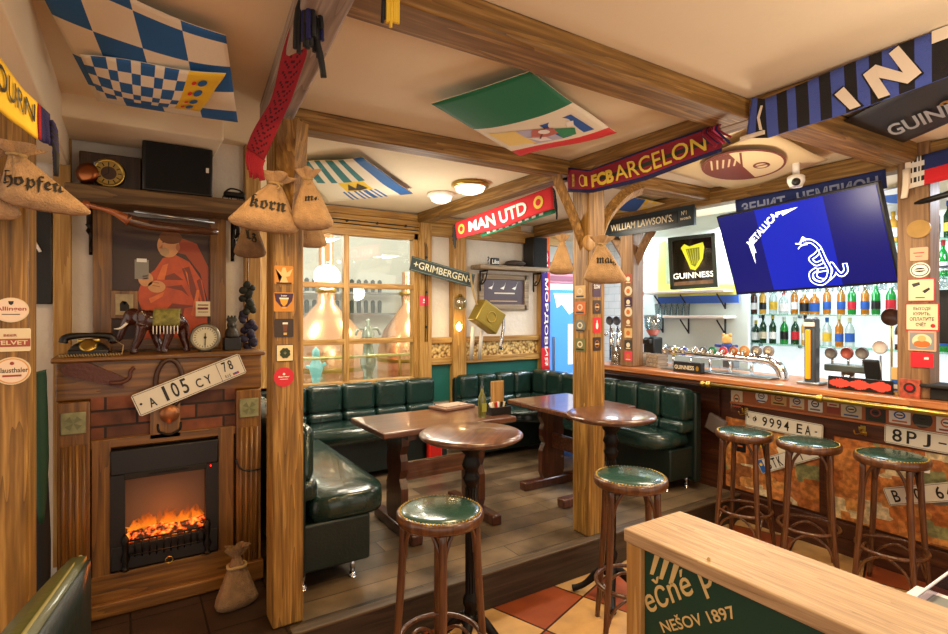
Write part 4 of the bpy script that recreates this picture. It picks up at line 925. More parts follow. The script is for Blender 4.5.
# three coasters on the left pillar
f3 = plane((0, P3[1] - .1, 0), (1, 0, 0), (0, 0, 1)); y3 = P3[1] - .104
x_, z_ = pz(11, 310, y3); sticker('coaster', 'round cream mat reading Allingen on the left pillar, top one', 'coaster', f3, x_, z_, .1, .088, CREAM, [('C', (0, 0, .93, .93), mat('pale pink print', 'ead2ba', .5)), ('T', 'Allingen', (-.85, -.15, .85, .28), mat('rust print', '9c3a28', .5)), ('P', [(-.15, .72), (.15, .72), (.12, .5), (0, .38), (-.12, .5)], LPI), ('R', (-.5, -.38, .5, -.32), LPI)], rnd=True)
x_, z_ = pz(10, 340, y3); sticker('coaster', 'rectangular cream and red mat reading VELVET on the left pillar', 'coaster', f3, x_, z_, .115, .082, CREAM, [('R', (-.98, -.6, .98, .1), mat('velvet red print', '9e4a3a', .5)), ('T', 'VELVET', (-.75, -.42, .85, -.05), CREAM), ('T', 'BEER', (-.3, .3, .35, .5), MC['velvet red print'])])
x_, z_ = pz(12, 371, y3); sticker('coaster', 'round cream mat reading Clausthaler on the left pillar, lowest one', 'coaster', f3, x_, z_, .105, .098, CREAM, [('C', (0, 0, .92, .92), mat('orange print', 'd89a58', .5)), ('C', (0, 0, .84, .84), MC['pale pink print']), ('T', 'Clausthaler', (-.86, -.12, .86, .24), mat('green black print', '3c3a1c', .5)), ('R', (-.5, -.42, .5, -.28), MC['rust print']), ('C', (0, .55, .12), MC['rust print'])], rnd=True)
# pairs of small mats on both faces of the middle pillar
f2 = plane((0, P2[1] - .075, 0), (1, 0, 0), (0, 0, 1)); f2b = plane((P2[0] - .075, 0, 0), (0, -1, 0), (0, 0, 1))
ks = [(597, 290, 'rectangular purple', PUR), (597, 307, 'dark brown shield', DKB), (597, 325, 'bright red', REDS), (597, 344, 'brown crest', DKB)]
for i, (px, py, nm, m_) in enumerate(ks):
    x_, z_ = pz(px, py, P2[1] - .078)
    sticker('coaster', nm + ' beer mat on the front of the stickered pillar', 'coaster', f2, x_, z_, .07, .1 if i == 2 else .088, m_, [('T', 'SLOW', (-.8, .2, .8, .8), WHITE)] if i == 0 else [('C', (0, -.1, .3, .45), WHITE), ('R', (-.1, .3, .1, .6), WHITE)] if i == 2 else [('C', (0, 0, .6, .6), MC['copper medallion']), ('C', (0, 0, .4, .4), m_), ('R', (-.5, -.1, .5, .1), TANS)])
ks = [(580, 292, 'tan', TANS), (580, 308, 'orange', mat('sticker orange', 'c86a2a', .5)), (580, 326, 'round grey', mat('sticker grey', '6c6f66', .5)), (580, 345, 'olive', mat('sticker olive', '6a6a3a', .5))]
for i, (px, py, nm, m_) in enumerate(ks):
    q = on(px, py, X=P2[0] - .078)
    sticker('coaster', nm + ' beer mat on the left side of the stickered pillar', 'coaster', f2b, -q.y, q.z, .1, .085, m_, [('C', (0, .1, .5, .5), mat('sticker light', 'd8c8a8', .5)), ('C', (0, .1, .3, .3), m_), ('R', (-.7, -.8, .7, -.55), DKB)], rnd=(i == 2))
# ------------------------------------------------------------------ flags under the ceiling and scarves on the beams
def quad(c, sag=(0, 0, 0), power=1.):
    """cloth over four corners c = (u0v0, u1v0, u1v1, u0v1), sagging towards sag in the middle, with folds"""
    a, b_, c_, d = [V(p) for p in c]; sag = V(sag)
    def f(u, v):
        p = (a * (1 - u) + b_ * u) * (1 - v) + (d * (1 - u) + c_ * u) * v
        k = (16 * u * (1 - u) * v * (1 - v)) ** power if 0 < u < 1 and 0 < v < 1 else 0
        return p + sag * (k + .16 * math.sin(7 * u + 3 * v) * v + .1 * math.sin(11 * v + 4 * u) * u)
    return f
def zc(px, py, z): return on(px, py, Z=z)
FB = mat('flag blue', '1f5fa0', .7, bump=.1); FWH = mat('flag white', 'e6dcc4', .7, bump=.1); FGR = mat('flag green', '12704a', .7); FRD = mat('flag red', 'd42a30', .7); FYL = mat('flag yellow', 'e8c030', .7)
FTE = mat('flag teal', '2a7a80', .7)
# large blue and white chequered flag
f = quad([zc(97, 101, 2.54), zc(238, 123, 2.5), zc(226, 36, 2.6), zc(22, -45, 2.62)], (0, 0, -.035))
def flagface(c, sag=(0, 0, -.03)): return quad(c, sag)
fl = MB().surf(f, 30, 30, lambda u, v: FB if (int(u * 3.7 + .3) + int(v * 3.8 + .4)) % 2 == 1 else FWH, .003)
single('chequered_flag', fl, 'large blue and white chequered flag slung under the ceiling above the fireplace', 'flag')
g = quad([zc(100, 97, 2.515), zc(200, 112, 2.49), zc(226, 74, 2.53), zc(80, 55, 2.54)], (0, 0, -.03))
fl = MB().surf(g, 30, 16, lambda u, v: MC['flag yellow'] if u > .74 else (FB if (int(u * 12) + int(v * 5)) % 2 else FWH), .003)
for k in range(4): fl.mark(circ(.86, .15 + .22 * k, .035, .07, 12), g, FB, .004).mark(circ(.795, .15 + .22 * k, .018, .04, 8), g, FRD, .004)
single('crest_flag', fl, 'smaller chequered flag with a yellow crest band hanging below the large one', 'flag')
# striped flag
g = quad([zc(328, 202, 2.6), zc(413, 194, 2.6), zc(362, 157, 2.61), zc(296, 163, 2.61)], (0, 0, -.03))
fl = MB().surf(g, 36, 12, lambda u, v: FB if u > .86 else (FWH if u > .8 else (FTE if v > .55 and int(u * 11) % 2 else (FYL if .3 < v < .6 and .35 < u < .7 else (FB if v <= .3 and .3 < u < .75 and int(u * 30) % 2 else FWH)))), .003)
fl.mark([(.4, .38), (.48, .55), (.52, .42), (.6, .55), (.66, .4), (.55, .35)], g, LPI, .003)
single('striped_flag', fl, 'blue and white striped flag with a yellow crest under the ceiling before the window', 'flag')
# green white red flag with a picture
g = quad([zc(431, 104, 2.59), zc(530, 72, 2.6), zc(617, 133, 2.6), zc(520, 156, 2.55)], (0, 0, -.03))
gg = lambda u, v: g(u, v)
fl = MB().surf(lambda u, v: g(1 - u, v), 20, 24, lambda u, v: FGR if v < .42 else (FRD if v > .86 else FWH), .003)
g2 = lambda u, v: g(1 - u, v)
FYP = mat('flag pale yellow', 'f0d47a', .7); FBP = mat('flag print blue', '2458a8', .7); FGP = mat('flag print green', '2a8a5a', .7)
fl.mark([(.1, .52), (.4, .52), (.42, .82), (.1, .82)], g2, FBP, .003).mark([(.66, .52), (.92, .5), (.92, .76), (.66, .8)], g2, FYP, .003).mark([(.4, .58), (.64, .52), (.7, .82), (.4, .82)], g2, mat('flag lilac', 'b9b6d0', .7), .003)
fl.mark([(.34, .6), (.5, .55), (.6, .66), (.48, .72), (.36, .7)], g2, mat('flag figure', 'c06a5a', .7), .004).mark([(.2, .7), (.34, .62), (.4, .8), (.26, .8)], g2, FGP, .004).mark([(.5, .72), (.66, .66), (.6, .78), (.5, .8)], g2, WHITE, .004).mark(circ(.44, .62, .05, .04), g2, WHITE, .005).line([(.38, .56), (.56, .72)], .015, g2, mat('flag brown', '6a3a2c', .7), .005).mark([(.14, .6), (.2, .58), (.24, .66), (.18, .66)], g2, WHITE, .004)
single('green_white_red_flag', fl, 'green, white and red flag with a rider picture slung under the ceiling', 'flag')
# cream banner with a brown oval
g = quad([zc(732, 190, 2.6), zc(668, 172, 2.6), zc(770, 131, 2.6), zc(828, 160, 2.6)], (0, 0, -.02))
BRN = mat('banner brown', '7a3a24', .7); CRB = mat('banner cream', 'e2cb9a', .7)
g3 = quad([zc(668, 172, 2.6), zc(740, 192, 2.6), zc(828, 160, 2.6), zc(765, 130, 2.6)], (0, 0, -.02))
h_ = plane((0, 0, 2.575), (1, 0, 0), (0, -1, 0))
fl = MB().surf(g3, 14, 14, CRB, .003)
oc_ = zc(744, 165, 2.6)
u_ = (zc(783, 160, 2.57) - zc(700, 172, 2.57)) / 2; w_ = (zc(752, 181, 2.57) - zc(736, 152, 2.57)) / 2
oc_ = zc(743, 166, 2.57)
hp = lambda a, b: oc_ + u_ * a + w_ * b
sg = 1 if u_.cross(w_).z < 0 else -1
hq = (lambda a, b: hp(a, b)) if sg == 1 else (lambda a, b: hp(a, -b))
fl.mark(circ(0, 0, 1, .95, 40), hq, BRN, .001).mark(circ(0, 0, .94, .86, 40), hq, CRB, .002)
left = [(-.05, -.86), (.0, .85)] + circ(0, 0, .94, .86, 14, PI * .5, PI * 1.5)
fl.mark(circ(0, 0, .94, .86, 20, PI * .55, PI * 1.55), hq, BRN, .003)
for k in range(5): fl.line([(-.75 + .14 * k, .05 + .02 * k), (-.62 + .14 * k, .6 - .02 * k)], .045, hq, CRB, .004)
fl.line([(-.15, -.8), (.1, .8)], .05, hq, BRN, .004).mark(circ(.42, -.1, .2, .2), hq, BRN, .003).mark(circ(.42, -.1, .14, .14), hq, CRB, .004).line([(.3, -.1), (.56, -.05)], .06, hq, BRN, .005)
fl.text('RIGA', (.25, .3, .7, .48), hq, BRN, .004) if False else None
single('cream_banner', fl, 'cream banner with a brown oval emblem under the ceiling near the television', 'banner')
# blue, gold and red flag beyond the middle pillar
g = quad([zc(612, 214, 2.6), zc(660, 216, 2.6), zc(682, 206, 2.6), zc(622, 196, 2.6)], (0, 0, -.02))
fl = MB().surf(g, 16, 10, lambda u, v: MC['flag print blue'] if u < .4 and v > .3 else (FRD if u > .75 - .3 * (1 - v) and u > .5 else (CRB if int(u * 20 + v * 5) % 3 else FYL)), .003)
single('blue_gold_flag', fl, 'blue, gold and red flag under the ceiling beyond the stickered pillar', 'flag')
fl = MB().surf(quad([zc(886, 205, 2.6), zc(902, 208, 2.6), zc(904, 186, 2.6), zc(880, 192, 2.6)], (0, 0, -.01)), 4, 4, lambda u, v: MC['flag print blue'] if .35 < v < .8 else WHITE, .003)
single('blue_white_flag', fl, 'white flag with a blue band under the ceiling between television and sign pillar', 'flag')
# black stout banner on the ceiling, upper right
g = quad([zc(842, 122, 2.62), zc(896, 146, 2.62), zc(1010, 96, 2.62), zc(960, 62, 2.62)], (0, 0, -.01))
fl = MB().surf(g, 8, 8, mat('banner black', '24262a', .6), .003)
a_, b_ = zc(893, 137, 2.6), zc(990, 101, 2.6); ex = b_ - a_; ey = (zc(882, 124, 2.6) - zc(893, 137, 2.6)); 
hp = lambda a, b: a_ + ex * a + ey * b
fl.text('GUINNESS', (0, .05, 1.15, .8), hp, mat('banner grey lettering', 'a9b0b4', .5), .002, .02)
c0 = zc(940, 106, 2.6); hc = lambda a, b: c0 + ex.normalized() * a + ey.normalized() * b
fl.mark(circ(0.03, .02, .03, .03, 16), hc, GOLD, .002)
single('black_banner', fl, 'black GUINNESS banner flat on the ceiling in the upper right', 'banner')
# scarves
def strip(top, bot, wav=.006, nrm=(0, 0, 0), freq=9.):
    """ribbon between two polylines of equal length"""
    n = V(nrm)
    ac = [0.]
    for p, q in zip(top, top[1:]): ac.append(ac[-1] + (V(q) - V(p)).length)
    ac = [a / ac[-1] for a in ac]
    def pl(P, t):
        t = min(max(t, 0), 1); i = max(k for k in range(len(P) - 1) if ac[k] <= t or k == 0); return V(P[i]).lerp(V(P[i + 1]), (t - ac[i]) / (ac[i + 1] - ac[i]))
    return lambda u, v: pl(bot, u).lerp(pl(top, u), v) + n * (wav * math.sin(freq * u + 2 * v) * (1.2 - v))
# Barcelona scarf on the cross beam
X = 2.425
def yz(px, py, Xp): q = on(px, py, X=Xp); return q
top = [on(566, 168, X=X), on(589, 170, X=X), on(640, 151, X=X), on(719, 123, X=X)]; bot = [on(568, 192, X=X), on(592, 193, X=X), on(645, 180, X=X), on(722, 152, X=X)]
for P in (top, bot):
    for p in P: p.y = min(p.y, 2.66)
BN = mat('scarf navy', '1d1a52', .85, bump=.5, bscale=250); BR = mat('scarf crimson', '8e1830', .85, bump=.5, bscale=250); SY = mat('scarf yellow', 'e6c84a', .8)
g = strip(top, bot, .006, (-1, 0, 0))
def sband(u, v):
    if v < .14 or v > .9: return BN
    if v < .26: return BR
    if v > .78: return BR
    return MC['scarf dark green'] if .45 < v < .6 and u > .2 else BR
mat('scarf dark green', '2a3428', .85)
t = thing('claret_blue_scarf', 'claret and blue scarf reading FC BARCELONA on the cross beam', 'scarf', g(.5, 0))
MB().surf(g, 40, 14, sband, .006).build('cloth', t, True)
lt = MB().text('FCB', (.2, .2, .36, .74), g, SY, .005, .05).text('ARCELON', (.37, .22, .93, .78), g, SY, .005, .008)
lt.text('1899', (.045, .2, .065, .75), lambda a, b: g(a, b), SY, .005).mark(circ(.13, .5, .028, .26), g, SY, .004).mark(circ(.13, .5, .021, .2), g, BR, .005).mark(rect(.145, .28, .17, .7), g, SY, .006)
lt.build('lettering', t, True)
q = on(718, 132, X=X - .02); fr = MB()
for k in range(16): fr.tube([q + V((-.01, .07 - .006 * k, .03)), q + V((-.03 + random.uniform(-.01, .01), .07 - .006 * k, 0)), q + V((-.02, .03 - .006 * k - .02, -.05 - .03 * random.random()))], .005, random.choice([BR, BN, mat('fringe pink', 'd8487a', .8), BR, mat('fringe purple', '6a2a78', .8)]), n=5, smooth=2)
fr.build('fringe', t, True)
# Man Utd scarf behind it, from the beam to the window side
top = [on(455, 223, X=2.43), on(500, 206, X=2.43), on(552, 186, X=2.43)]; bot = [on(457, 239, X=2.43), on(503, 227, X=2.43), on(555, 208, X=2.43)]
SR = mat('scarf red', 'd2202a', .85, bump=.5, bscale=250)
g = strip(top, bot, .008, (-1, 0, 0))
t = thing('red_football_scarf', 'bright red scarf reading MAN UTD on the beam towards the window', 'scarf', g(.5, 0))
MB().surf(g, 30, 8, SR, .006).build('cloth', t, True)
lt = MB().text('MAN UTD', (.17, .18, .78, .78), g, WHITE, .005, .03)
for u in (.08, .88): lt.mark(circ(u, .5, .04, .3, 16), g, SY, .004).mark(circ(u, .5, .022, .16, 12), g, SR, .005)
lt.build('lettering', t, True)
fr = MB()
for u, s_ in ((0, -1), (1, 1)):
    for k in range(8): p = g(u, .05 + .12 * k); fr.tube([p, p + V((0, -.02 * s_, -.02)), p + V((-.005, -.03 * s_ + random.uniform(-.01, .01), -.09))], .006, BLACKM, n=5, smooth=2)
fr.build('fringe', t, True)
top = [on(480, 232, X=2.46), on(555, 205, X=2.46)]; bot = [on(482, 237, X=2.46), on(555, 213, X=2.46)]
g = strip(top, bot, .003, (-1, 0, 0))
mb = MB().surf(g, 20, 4, FGR, .005)
for k in range(9): mb.mark(rect(.1 + .09 * k, .25, .15 + .09 * k, .7), g, WHITE, .003)
single('green_scarf', mb, 'green and white scarf edge showing below the MAN UTD scarf', 'scarf')
# Inter scarf
X = 2.40
top = [on(752, 98, X=X), on(765, 99, X=X), on(850, 63, X=X), on(948, 26, X=X), on(1010, 2, X=X)]; bot = [on(746, 138, X=X), on(768, 138, X=X), on(852, 111, X=X), on(948, 77, X=X), on(1010, 55, X=X)]
IB = mat('scarf blue', '4a5cb0', .85, bump=.5, bscale=250); IK = mat('scarf black', '1e1a1c', .85, bump=.5, bscale=250)
g = strip(top, bot, .004, (-1, 0, 0))
SCR = mat('scarf cream', 'ead9c2', .8)
t = thing('blue_black_scarf', 'blue and black striped scarf with big cream letters IN at upper right', 'scarf', g(.5, 0))
def uq(px): # fraction along the strip for a column of the photo on its plane
    best = min(range(1001), key=lambda i: abs(proj(g(i / 1000, .5))[0] - px)); return best / 1000
def proj(p): d = p - V((0, 0, CZ)); dd = d.dot(FW); return (HX + FPX * d.dot(RT) / dd, HY - FPX * d.z / dd)
edges = [uq(x) for x in (757, 767, 777, 787, 797, 808, 820, 832, 844, 857, 869, 883, 897, 915, 932)]
def icol(u, v):
    k = sum(1 for e in edges if u > e)
    return IB if k % 2 == 0 else IK
MB().surf(g, 120, 6, icol, .006).build('cloth', t, True)
lt = MB()
def uvp(px, py):
    best = None
    for i in range(0, 201):
        u = i / 200; a, b_ = proj(g(u, 0)), proj(g(u, 1))
        e = abs(a[0] + (b_[0] - a[0]) * (py - a[1]) / ((b_[1] - a[1]) or 1) - px)
        if best is None or e < best[0]: best = (e, u, (py - a[1]) / (b_[1] - a[1]))
    return best[1], best[2]
IN_N = [(879, 99), (891, 95), (880, 78), (909, 84), (923, 73), (899, 46), (889, 54), (904, 73), (876, 65), (864, 75)]
IN_I = [(835, 95), (844, 87), (861, 106), (851, 110)]
PCS = [[(879, 99), (891, 95), (880, 78), (876, 65), (864, 75)], [(876, 65), (880, 78), (909, 84), (904, 73)], [(904, 73), (909, 84), (923, 73), (899, 46), (889, 54)]]
un, vn = uvp(893, 72)
for P_ in PCS: lt.mark([(un + (a - un) * 1.07, vn + (b - vn) * 1.1) for a, b in [uvp(*p) for p in P_]], g, BLACK, .003)
for P_ in PCS: lt.mark([uvp(*p) for p in P_], g, SCR, .006)
for P_ in (IN_I,):
    q = [uvp(*p) for p in P_]; cx_ = sum(a for a, _ in q) / len(q); cy_ = sum(b for _, b in q) / len(q)
    lt.mark([(cx_ + (a - cx_) * (1.25 if P_ is IN_I else 1.08), cy_ + (b - cy_) * 1.12) for a, b in q], g, BLACK, .004)
    lt.mark(q, g, SCR, .006)
q = [uvp(*p) for p in ((762, 106), (759, 118), (762, 130))]; lt.line(q, .012, g, SCR, .006)
u0 = uq(932); lt.mark([(u0, .75), (1, .75), (1, 1), (u0, 1)], g, SCR, .005)
lt.build('lettering', t, True)
fr = MB()
for k in range(14): p = g(.0, 0) + V((-.005, -.008 * k + .02, .01)); fr.tube([p, p + V((0, 0, -.018))], .007, SCR, n=5)
fr.build('fringe', t, True)
# red scarf on the grey beam
f_pts_t = [at(298, 12, 1.70), at(283, 58, 1.88), at(268, 103, 2.08), at(248, 148, 2.3)]; f_pts_b = [at(313, 14, 1.66), at(306, 57, 1.84), at(291, 102, 2.04), at(264, 160, 2.28)]
g = strip(f_pts_b, f_pts_t, .006, (-1, 0, 0))
mat('scarf lurid red', '961226', .85, bump=.6, bscale=250)
t = thing('red_scarf', 'red knitted scarf draped along the grey beam above the fireplace', 'scarf', g(.5, 0))
MB().surf(lambda u, v: g(u, 1 - v), 60, 12, lambda u, v: mat('scarf maroon', '4a0a18', .9) if .15 < v < .85 and (int(u * 60) + int(abs(v - .5) * 16)) % 4 == 0 else MC['scarf lurid red'], .006).build('cloth', t, True)
g2 = lambda u, v: g(u, 1 - v)
MB().text('COSC', (.36, .3, .52, .62), lambda a, b: g2(a - .14, b), WHITE, .004).line([(.2, .15), (.46, .15), (.5, .5), (.46, .85), (.2, .85)], .014, g2, WHITE, .004).build('lettering', t, True)
fr = MB()
for k in range(10): p = g2(1, .1 * k); fr.tube([p, p + V((-.01, 0, -.03)), p + V((0, .01, -.1 + random.uniform(-.02, .02)))], .006, MC['scarf lurid red'], n=5, smooth=2)
fr.build('fringe', t, True)
p = at(308, 22, 1.6); fr = MB()
for k in range(26): a = random.uniform(0, 6.3); r_ = random.uniform(.01, .035); fr.tube([p + V((0, 0, .1)), p + V((r_ * math.cos(a), r_ * math.sin(a), .03)), p + V((1.2 * r_ * math.cos(a), 1.2 * r_ * math.sin(a), -.09 * random.random() - .01))], .007, BLACKM if k % 4 else BN, n=5, smooth=3)
fr.tube([p + V((.01, 0, 0)), p + V((.035, .0, -.08)), p + V((.05, .01, -.15))], .01, BLACKM, n=6, smooth=3)
single('dark_tassel', fr, 'bunch of dark woollen tassels at the top of the red scarf', 'tassel')
p = at(388, 2, 1.5); fr = MB()
for k in range(12): fr.tube([p + V((-.012 + .004 * k, 0, .06)), p + V((-.012 + .004 * k + random.uniform(-.006, .006), 0, -.04 - .03 * random.random()))], .005, FYL if k > 1 else BLACKM, n=5)
single('yellow_tassel', fr, 'yellow woollen tassel hanging at the top edge of the photo', 'tassel')
# yellow scarf top left
tp = [at(-12, 36, 1.42), at(0, 57, 1.46), at(22, 88, 1.54), at(38, 103, 1.6)]; bt = [at(-12, 98, 1.42), at(0, 110, 1.46), at(20, 126, 1.54), at(38, 139, 1.6)]
g = strip(tp, bt, .006, (0, -1, 0))
t = thing('yellow_scarf', 'yellow scarf with black writing and a dark red end at the upper left', 'scarf', g(.5, 0))
MB().surf(g, 24, 8, lambda u, v: FYL, .006).build('cloth', t, True)
MB().text('ROURN', (.0, .35, .92, .85), g, LPI, .005, .01).build('lettering', t, True)
tp2 = [at(38, 103, 1.6), at(50, 114, 1.64)]; bt2 = [at(38, 139, 1.6), at(52, 146, 1.64)]
g = strip(tp2, bt2, .004, (0, -1, 0)); fr = MB().surf(g, 8, 6, lambda u, v: MC['scarf lurid red'] if u < .3 else BN, .006)
for k in range(8): p = g(1, .1 * k + .1); fr.tube([p, p + V((.012, 0, -.03)), p + V((.01, 0, -.1))], .007, BN if k % 2 else BLACKM, n=5, smooth=2)
fr.build('fringe', t, True)
# Zenit scarf on the bar beam behind the television
X = 3.92
tp = [on(735, 200, X=X), on(800, 187, X=X), on(885, 169, X=X)]; bt = [on(737, 218, X=X), on(802, 206, X=X), on(887, 188, X=X)]
g = strip(tp, bt, .004, (-1, 0, 0))
t = thing('navy_scarf', 'navy scarf reading ЗЕНИТ ЧЕМПИОН on the beam above the television', 'scarf', g(.5, 0))
MB().surf(g, 20, 6, mat('zenit navy', '1c2a62', .85, bump=.5, bscale=250), .006).build('cloth', t, True)
MB().text('ЗЕНИТ', (.05, .12, .38, .72), g, mat('scarf silver', '8790ae', .6), .005, .03).text('ЧЕМПИОН', (.46, .12, .96, .74), g, MC['scarf silver'], .005, .03).build('lettering', t, True)
# scarf on the sign pillar
X = 3.9
tp = [on(905, 160, X=X), on(948, 148, X=X), on(985, 138, X=X)]; bt = [on(905, 190, X=X), on(948, 179, X=X), on(985, 170, X=X)]
g = strip(tp, bt, .004, (-1, 0, 0))
u1, u2 = .12, .3
t = thing('striped_scarf', 'navy and red scarf with a white patterned end above the sign pillar', 'scarf', g(.5, 0))
MB().surf(g, 50, 6, lambda u, v: SCR if u < .08 else ((IK if int(u * 60) % 2 and int(v * 6) % 2 else mat('scarf knit white', 'd9d2c6', .8)) if u < .27 else (MC['zenit navy'] if v > .42 else SR)), .006).build('cloth', t, True)
fr = MB()
for k in range(6): p = g(.01 * k, .0); fr.tube([p + V((-.01, 0, .12)), p + V((-.012, .0, .03)), p + V((-.01, .01, -.05))], .009, SCR, n=6, smooth=2)
fr.build('fringe', t, True)
# vertical purple scarf by the corner
q0 = on(546, 371, Y=4.84); q1 = on(546, 232, Y=4.84)
g = lambda a, b: V((q0.x + .0 + .125 * (a - .5), 4.845 + .004 * math.sin(9 * b), q0.z + (q1.z - q0.z) * b))
t = thing('purple_scarf', 'purple and red scarf hung upright in the corner, lettered in white', 'scarf', (q0.x, 4.84, q0.z))
PSC = mat('scarf purple', '3a2278', .85, bump=.5, bscale=250)
MB().surf(g, 8, 30, lambda u, v: (SR if v < .16 else (mat('scarf orange', 'd8601c', .8) if v > .88 else (SR if u > .72 and v > .5 else PSC))), .006).build('cloth', t, True)
vg = lambda a, b: g(1 - b, a)   # text runs up... read from the side
vg = lambda a, b: g(b, 1 - a)
MB().text('ФК МОРДОВИЯ', (.14, .3, .96, .78), vg, WHITE, .005, .02).build('lettering', t, True)
# ------------------------------------------------------------------ on the window wall
X0, X1 = 3.1, 4.02
t = thing('wall_shelf', 'grey timber shelf on black scroll brackets over the picture on the spare wall', 'shelf', (3.56, 4.8, 2.1))
MB().box((3.56, 4.82, 2.13), (.94, .2, .045), GREYX, bev=.005).build('board', t, True)
for x in (3.2, 3.94):
    b_ = MB().tube([(x, 4.9, 2.1), (x, 4.9, 1.88)], .01, IRON, n=6).tube([(x, 4.89, 2.09), (x, 4.75, 2.09)], .009, IRON, n=6).tube([(x, 4.76, 2.08), (x, 4.8, 1.99), (x, 4.87, 1.95), (x, 4.86, 2.0), (x, 4.84, 1.99)], .007, IRON, n=6, smooth=4)
    b_.build('bracket', t, True)
SZ = 2.153
t = thing('loudspeaker', 'tall black loudspeaker box on the shelf over the spare wall picture', 'speaker', (3.9, 4.82, SZ))
MB().box((3.9, 4.82, SZ + .17), (.2, .19, .34), BLACK, bev=.006).build('cabinet', t, True)
MB().box((3.9, 4.722, SZ + .17), (.18, .008, .32), MC['speaker cloth']).build('grille', t, True)
t = thing('flat_cap', 'dark flat cap lying on the shelf beside the small loudspeaker', 'cap', (3.6, 4.8, SZ))
MB().ball((3.6, 4.8, SZ + .035), (.13, .09, .036), mat('cap tweed', '3e342c', .9, bump=.6, bscale=150), 20).build('crown', t, True)
MB().ball((3.5, 4.76, SZ + .02), (.09, .05, .012), MC['cap tweed'], 14).build('peak', t, True)
t = thing('ornament', 'row of small black and white letter ornaments at the left of the shelf', 'ornament', (3.32, 4.8, SZ)); l_ = MB()
f = plane((3.2, 4.76, SZ), (1, 0, 0), (0, 0, 1)); l_.text('?', (0, .01, .03, .09), f, BLACK, 0, .02); MB().box((3.31, 4.78, SZ + .04), (.11, .03, .08), BLACK, bev=.01).text('Like', (.065, .015, .155, .06), plane((3.2, 4.763, SZ), (1, 0, 0), (0, 0, 1)), WHITE, .002, .02).build('block', t, True)
l_.build('question_mark', t, True)
# picture in grey timber frame
t = thing('framed_picture', 'dark print with three white sails in a grey timber frame under the shelf', 'picture', (3.52, 4.9, 1.6))
a0, a1 = on(481, 276, Y=4.92), on(526, 309, Y=4.92)
xa, xb, za, zb = a0.x + .0, a1.x, a1.z + .02, a0.z
fr = MB()
for (x, z, w_, h2) in ((xa, (za + zb) / 2, .06, zb - za + .06), (xb, (za + zb) / 2, .06, zb - za + .06), ((xa + xb) / 2, za, xb - xa, .06), ((xa + xb) / 2, zb, xb - xa, .06)): fr.box((x, 4.925, z), (w_, .04, h2), GREYX, bev=.004)
fr.build('frame', t, True)
f = plane((xa, 4.928, za), (1, 0, 0), (0, 0, 1)); w_, h2 = xb - xa, zb - za
pr = MB().prism(rect(0, 0, w_, h2), f, .01, mat('print aubergine', '4a343c', .4, vary=.2))
for k in range(3): x = w_ * (.24 + .26 * k); pr.mark([(x - .05, h2 * .62), (x + .0, h2 * .58), (x + .035, h2 * .86), (x + .01, h2 * .7)], f, WHITE, .001)
pr.text('LA TRAPPE', (w_ * .32, h2 * .42, w_ * .72, h2 * .5), f, CREAM, .001) if False else pr.line([(w_ * .3, h2 * .46), (w_ * .74, h2 * .46)], .014, f, CREAM, .001)
pr.line([(w_ * .2, h2 * .2), (w_ * .8, h2 * .2)], .008, f, MC['sticker tan'], .001)
pr.build('print', t, True)
# Grimbergen bar sign
a0, a1 = on(411, 263, Y=4.72), on(474, 281, Y=4.72); ex = (a1 - a0); L_ = ex.length; ex.normalize(); ey = V((0, -1, 0)).cross(ex) * -1
ey = V((-ex.z, 0, ex.x)); f = plane((a0 + a1) / 2, ex, ey)
t = thing('beer_sign', 'slanting black sign reading GRIMBERGEN between window and lamp', 'sign', (a0 + a1) / 2)
MB().prism(rect(-L_/2, -.07, L_/2, .07), f, .015, mat('sign green black', '26302a', .4)).line([(-L_/2 + .01, -.06), (L_/2 - .01, -.06)], .006, f, mat('sign edge', '6c7a6a', .4)).line([(-L_/2 + .01, .06), (L_/2 - .01, .06)], .006, f, MC['sign edge']).build('board', t, True)
MB().text('+GRIMBERGEN+', (-L_/2 + .03, -.034, L_/2 - .03, .036), f, mat('sign cream', 'd8cfa8', .4), .003, .012).build('lettering', t, True)
# sconce with a glass ball, and an old olive lantern on a strap
q = on(459, 303, Y=4.84)
t = thing('wall_sconce', 'brass sconce with a clear glass ball and a bright lamp below on the timber post', 'wall lamp', (q.x, 4.85, q.z))
MB().ball((q.x, 4.82, q.z), .075, CLEAR, 20).build('glass_ball', t, True)
MB().cyl((q.x, 4.86, q.z + .45), (q.x, 4.86, q.z + .07), .005, BLACK, n=6).lathe([(0, 0), (.03, 0), (.02, .03), (0, .035)], BRASS, 14, (q.x, 4.82, q.z + .06)).build('cord', t, True)
q2 = on(459, 327, Y=4.80)
MB().lathe([(.02, .06), (.035, .045), (.06, -.02), (.058, -.05)], glassy('lamp glass', 'fff4dc', .1), 20, q2).build('glass_shade', t, True)
MB().ball(q2, (.03, .03, .042), mat('bulb glow', 'ffe6b0', .3, emit='ffe0a8', es=14), 14).build('bulb', t, True)
qc = on(487, 317, Y=4.6); t = thing('lantern', 'old olive-gold square lantern hanging askew before the spare wall', 'lantern', qc)
OLV = mat('olive brass', '9a8434', .35, metal=.5, bump=.2)
MB().box(qc, (.3, .16, .24), OLV, rot=(0, R(32), 0), bev=.012).build('housing', t, True)
fq = plane(qc + V((0, -.081, 0)), (math.cos(R(-32)), 0, math.sin(R(-32))), (-math.sin(R(-32)), 0, math.cos(R(-32))))
MB().lathe([(.055, 0), (.06, .004), (.05, .01), (.05, 0)], BRASS, 24, qc + V((0, -.082, 0)), ax=(0, -1, 0)).line([(-.13, -.1), (.13, -.1), (.13, .1), (-.13, .1), (-.13, -.1)], .006, fq, BRASS).build('bezel', t, True)
MB().tube([qc + V((-.12, 0, .12)), qc + V((-.14, .06, .3)), qc + V((-.14, .1, .45))], .012, ROPE, n=6, smooth=3).build('rope', t, True)
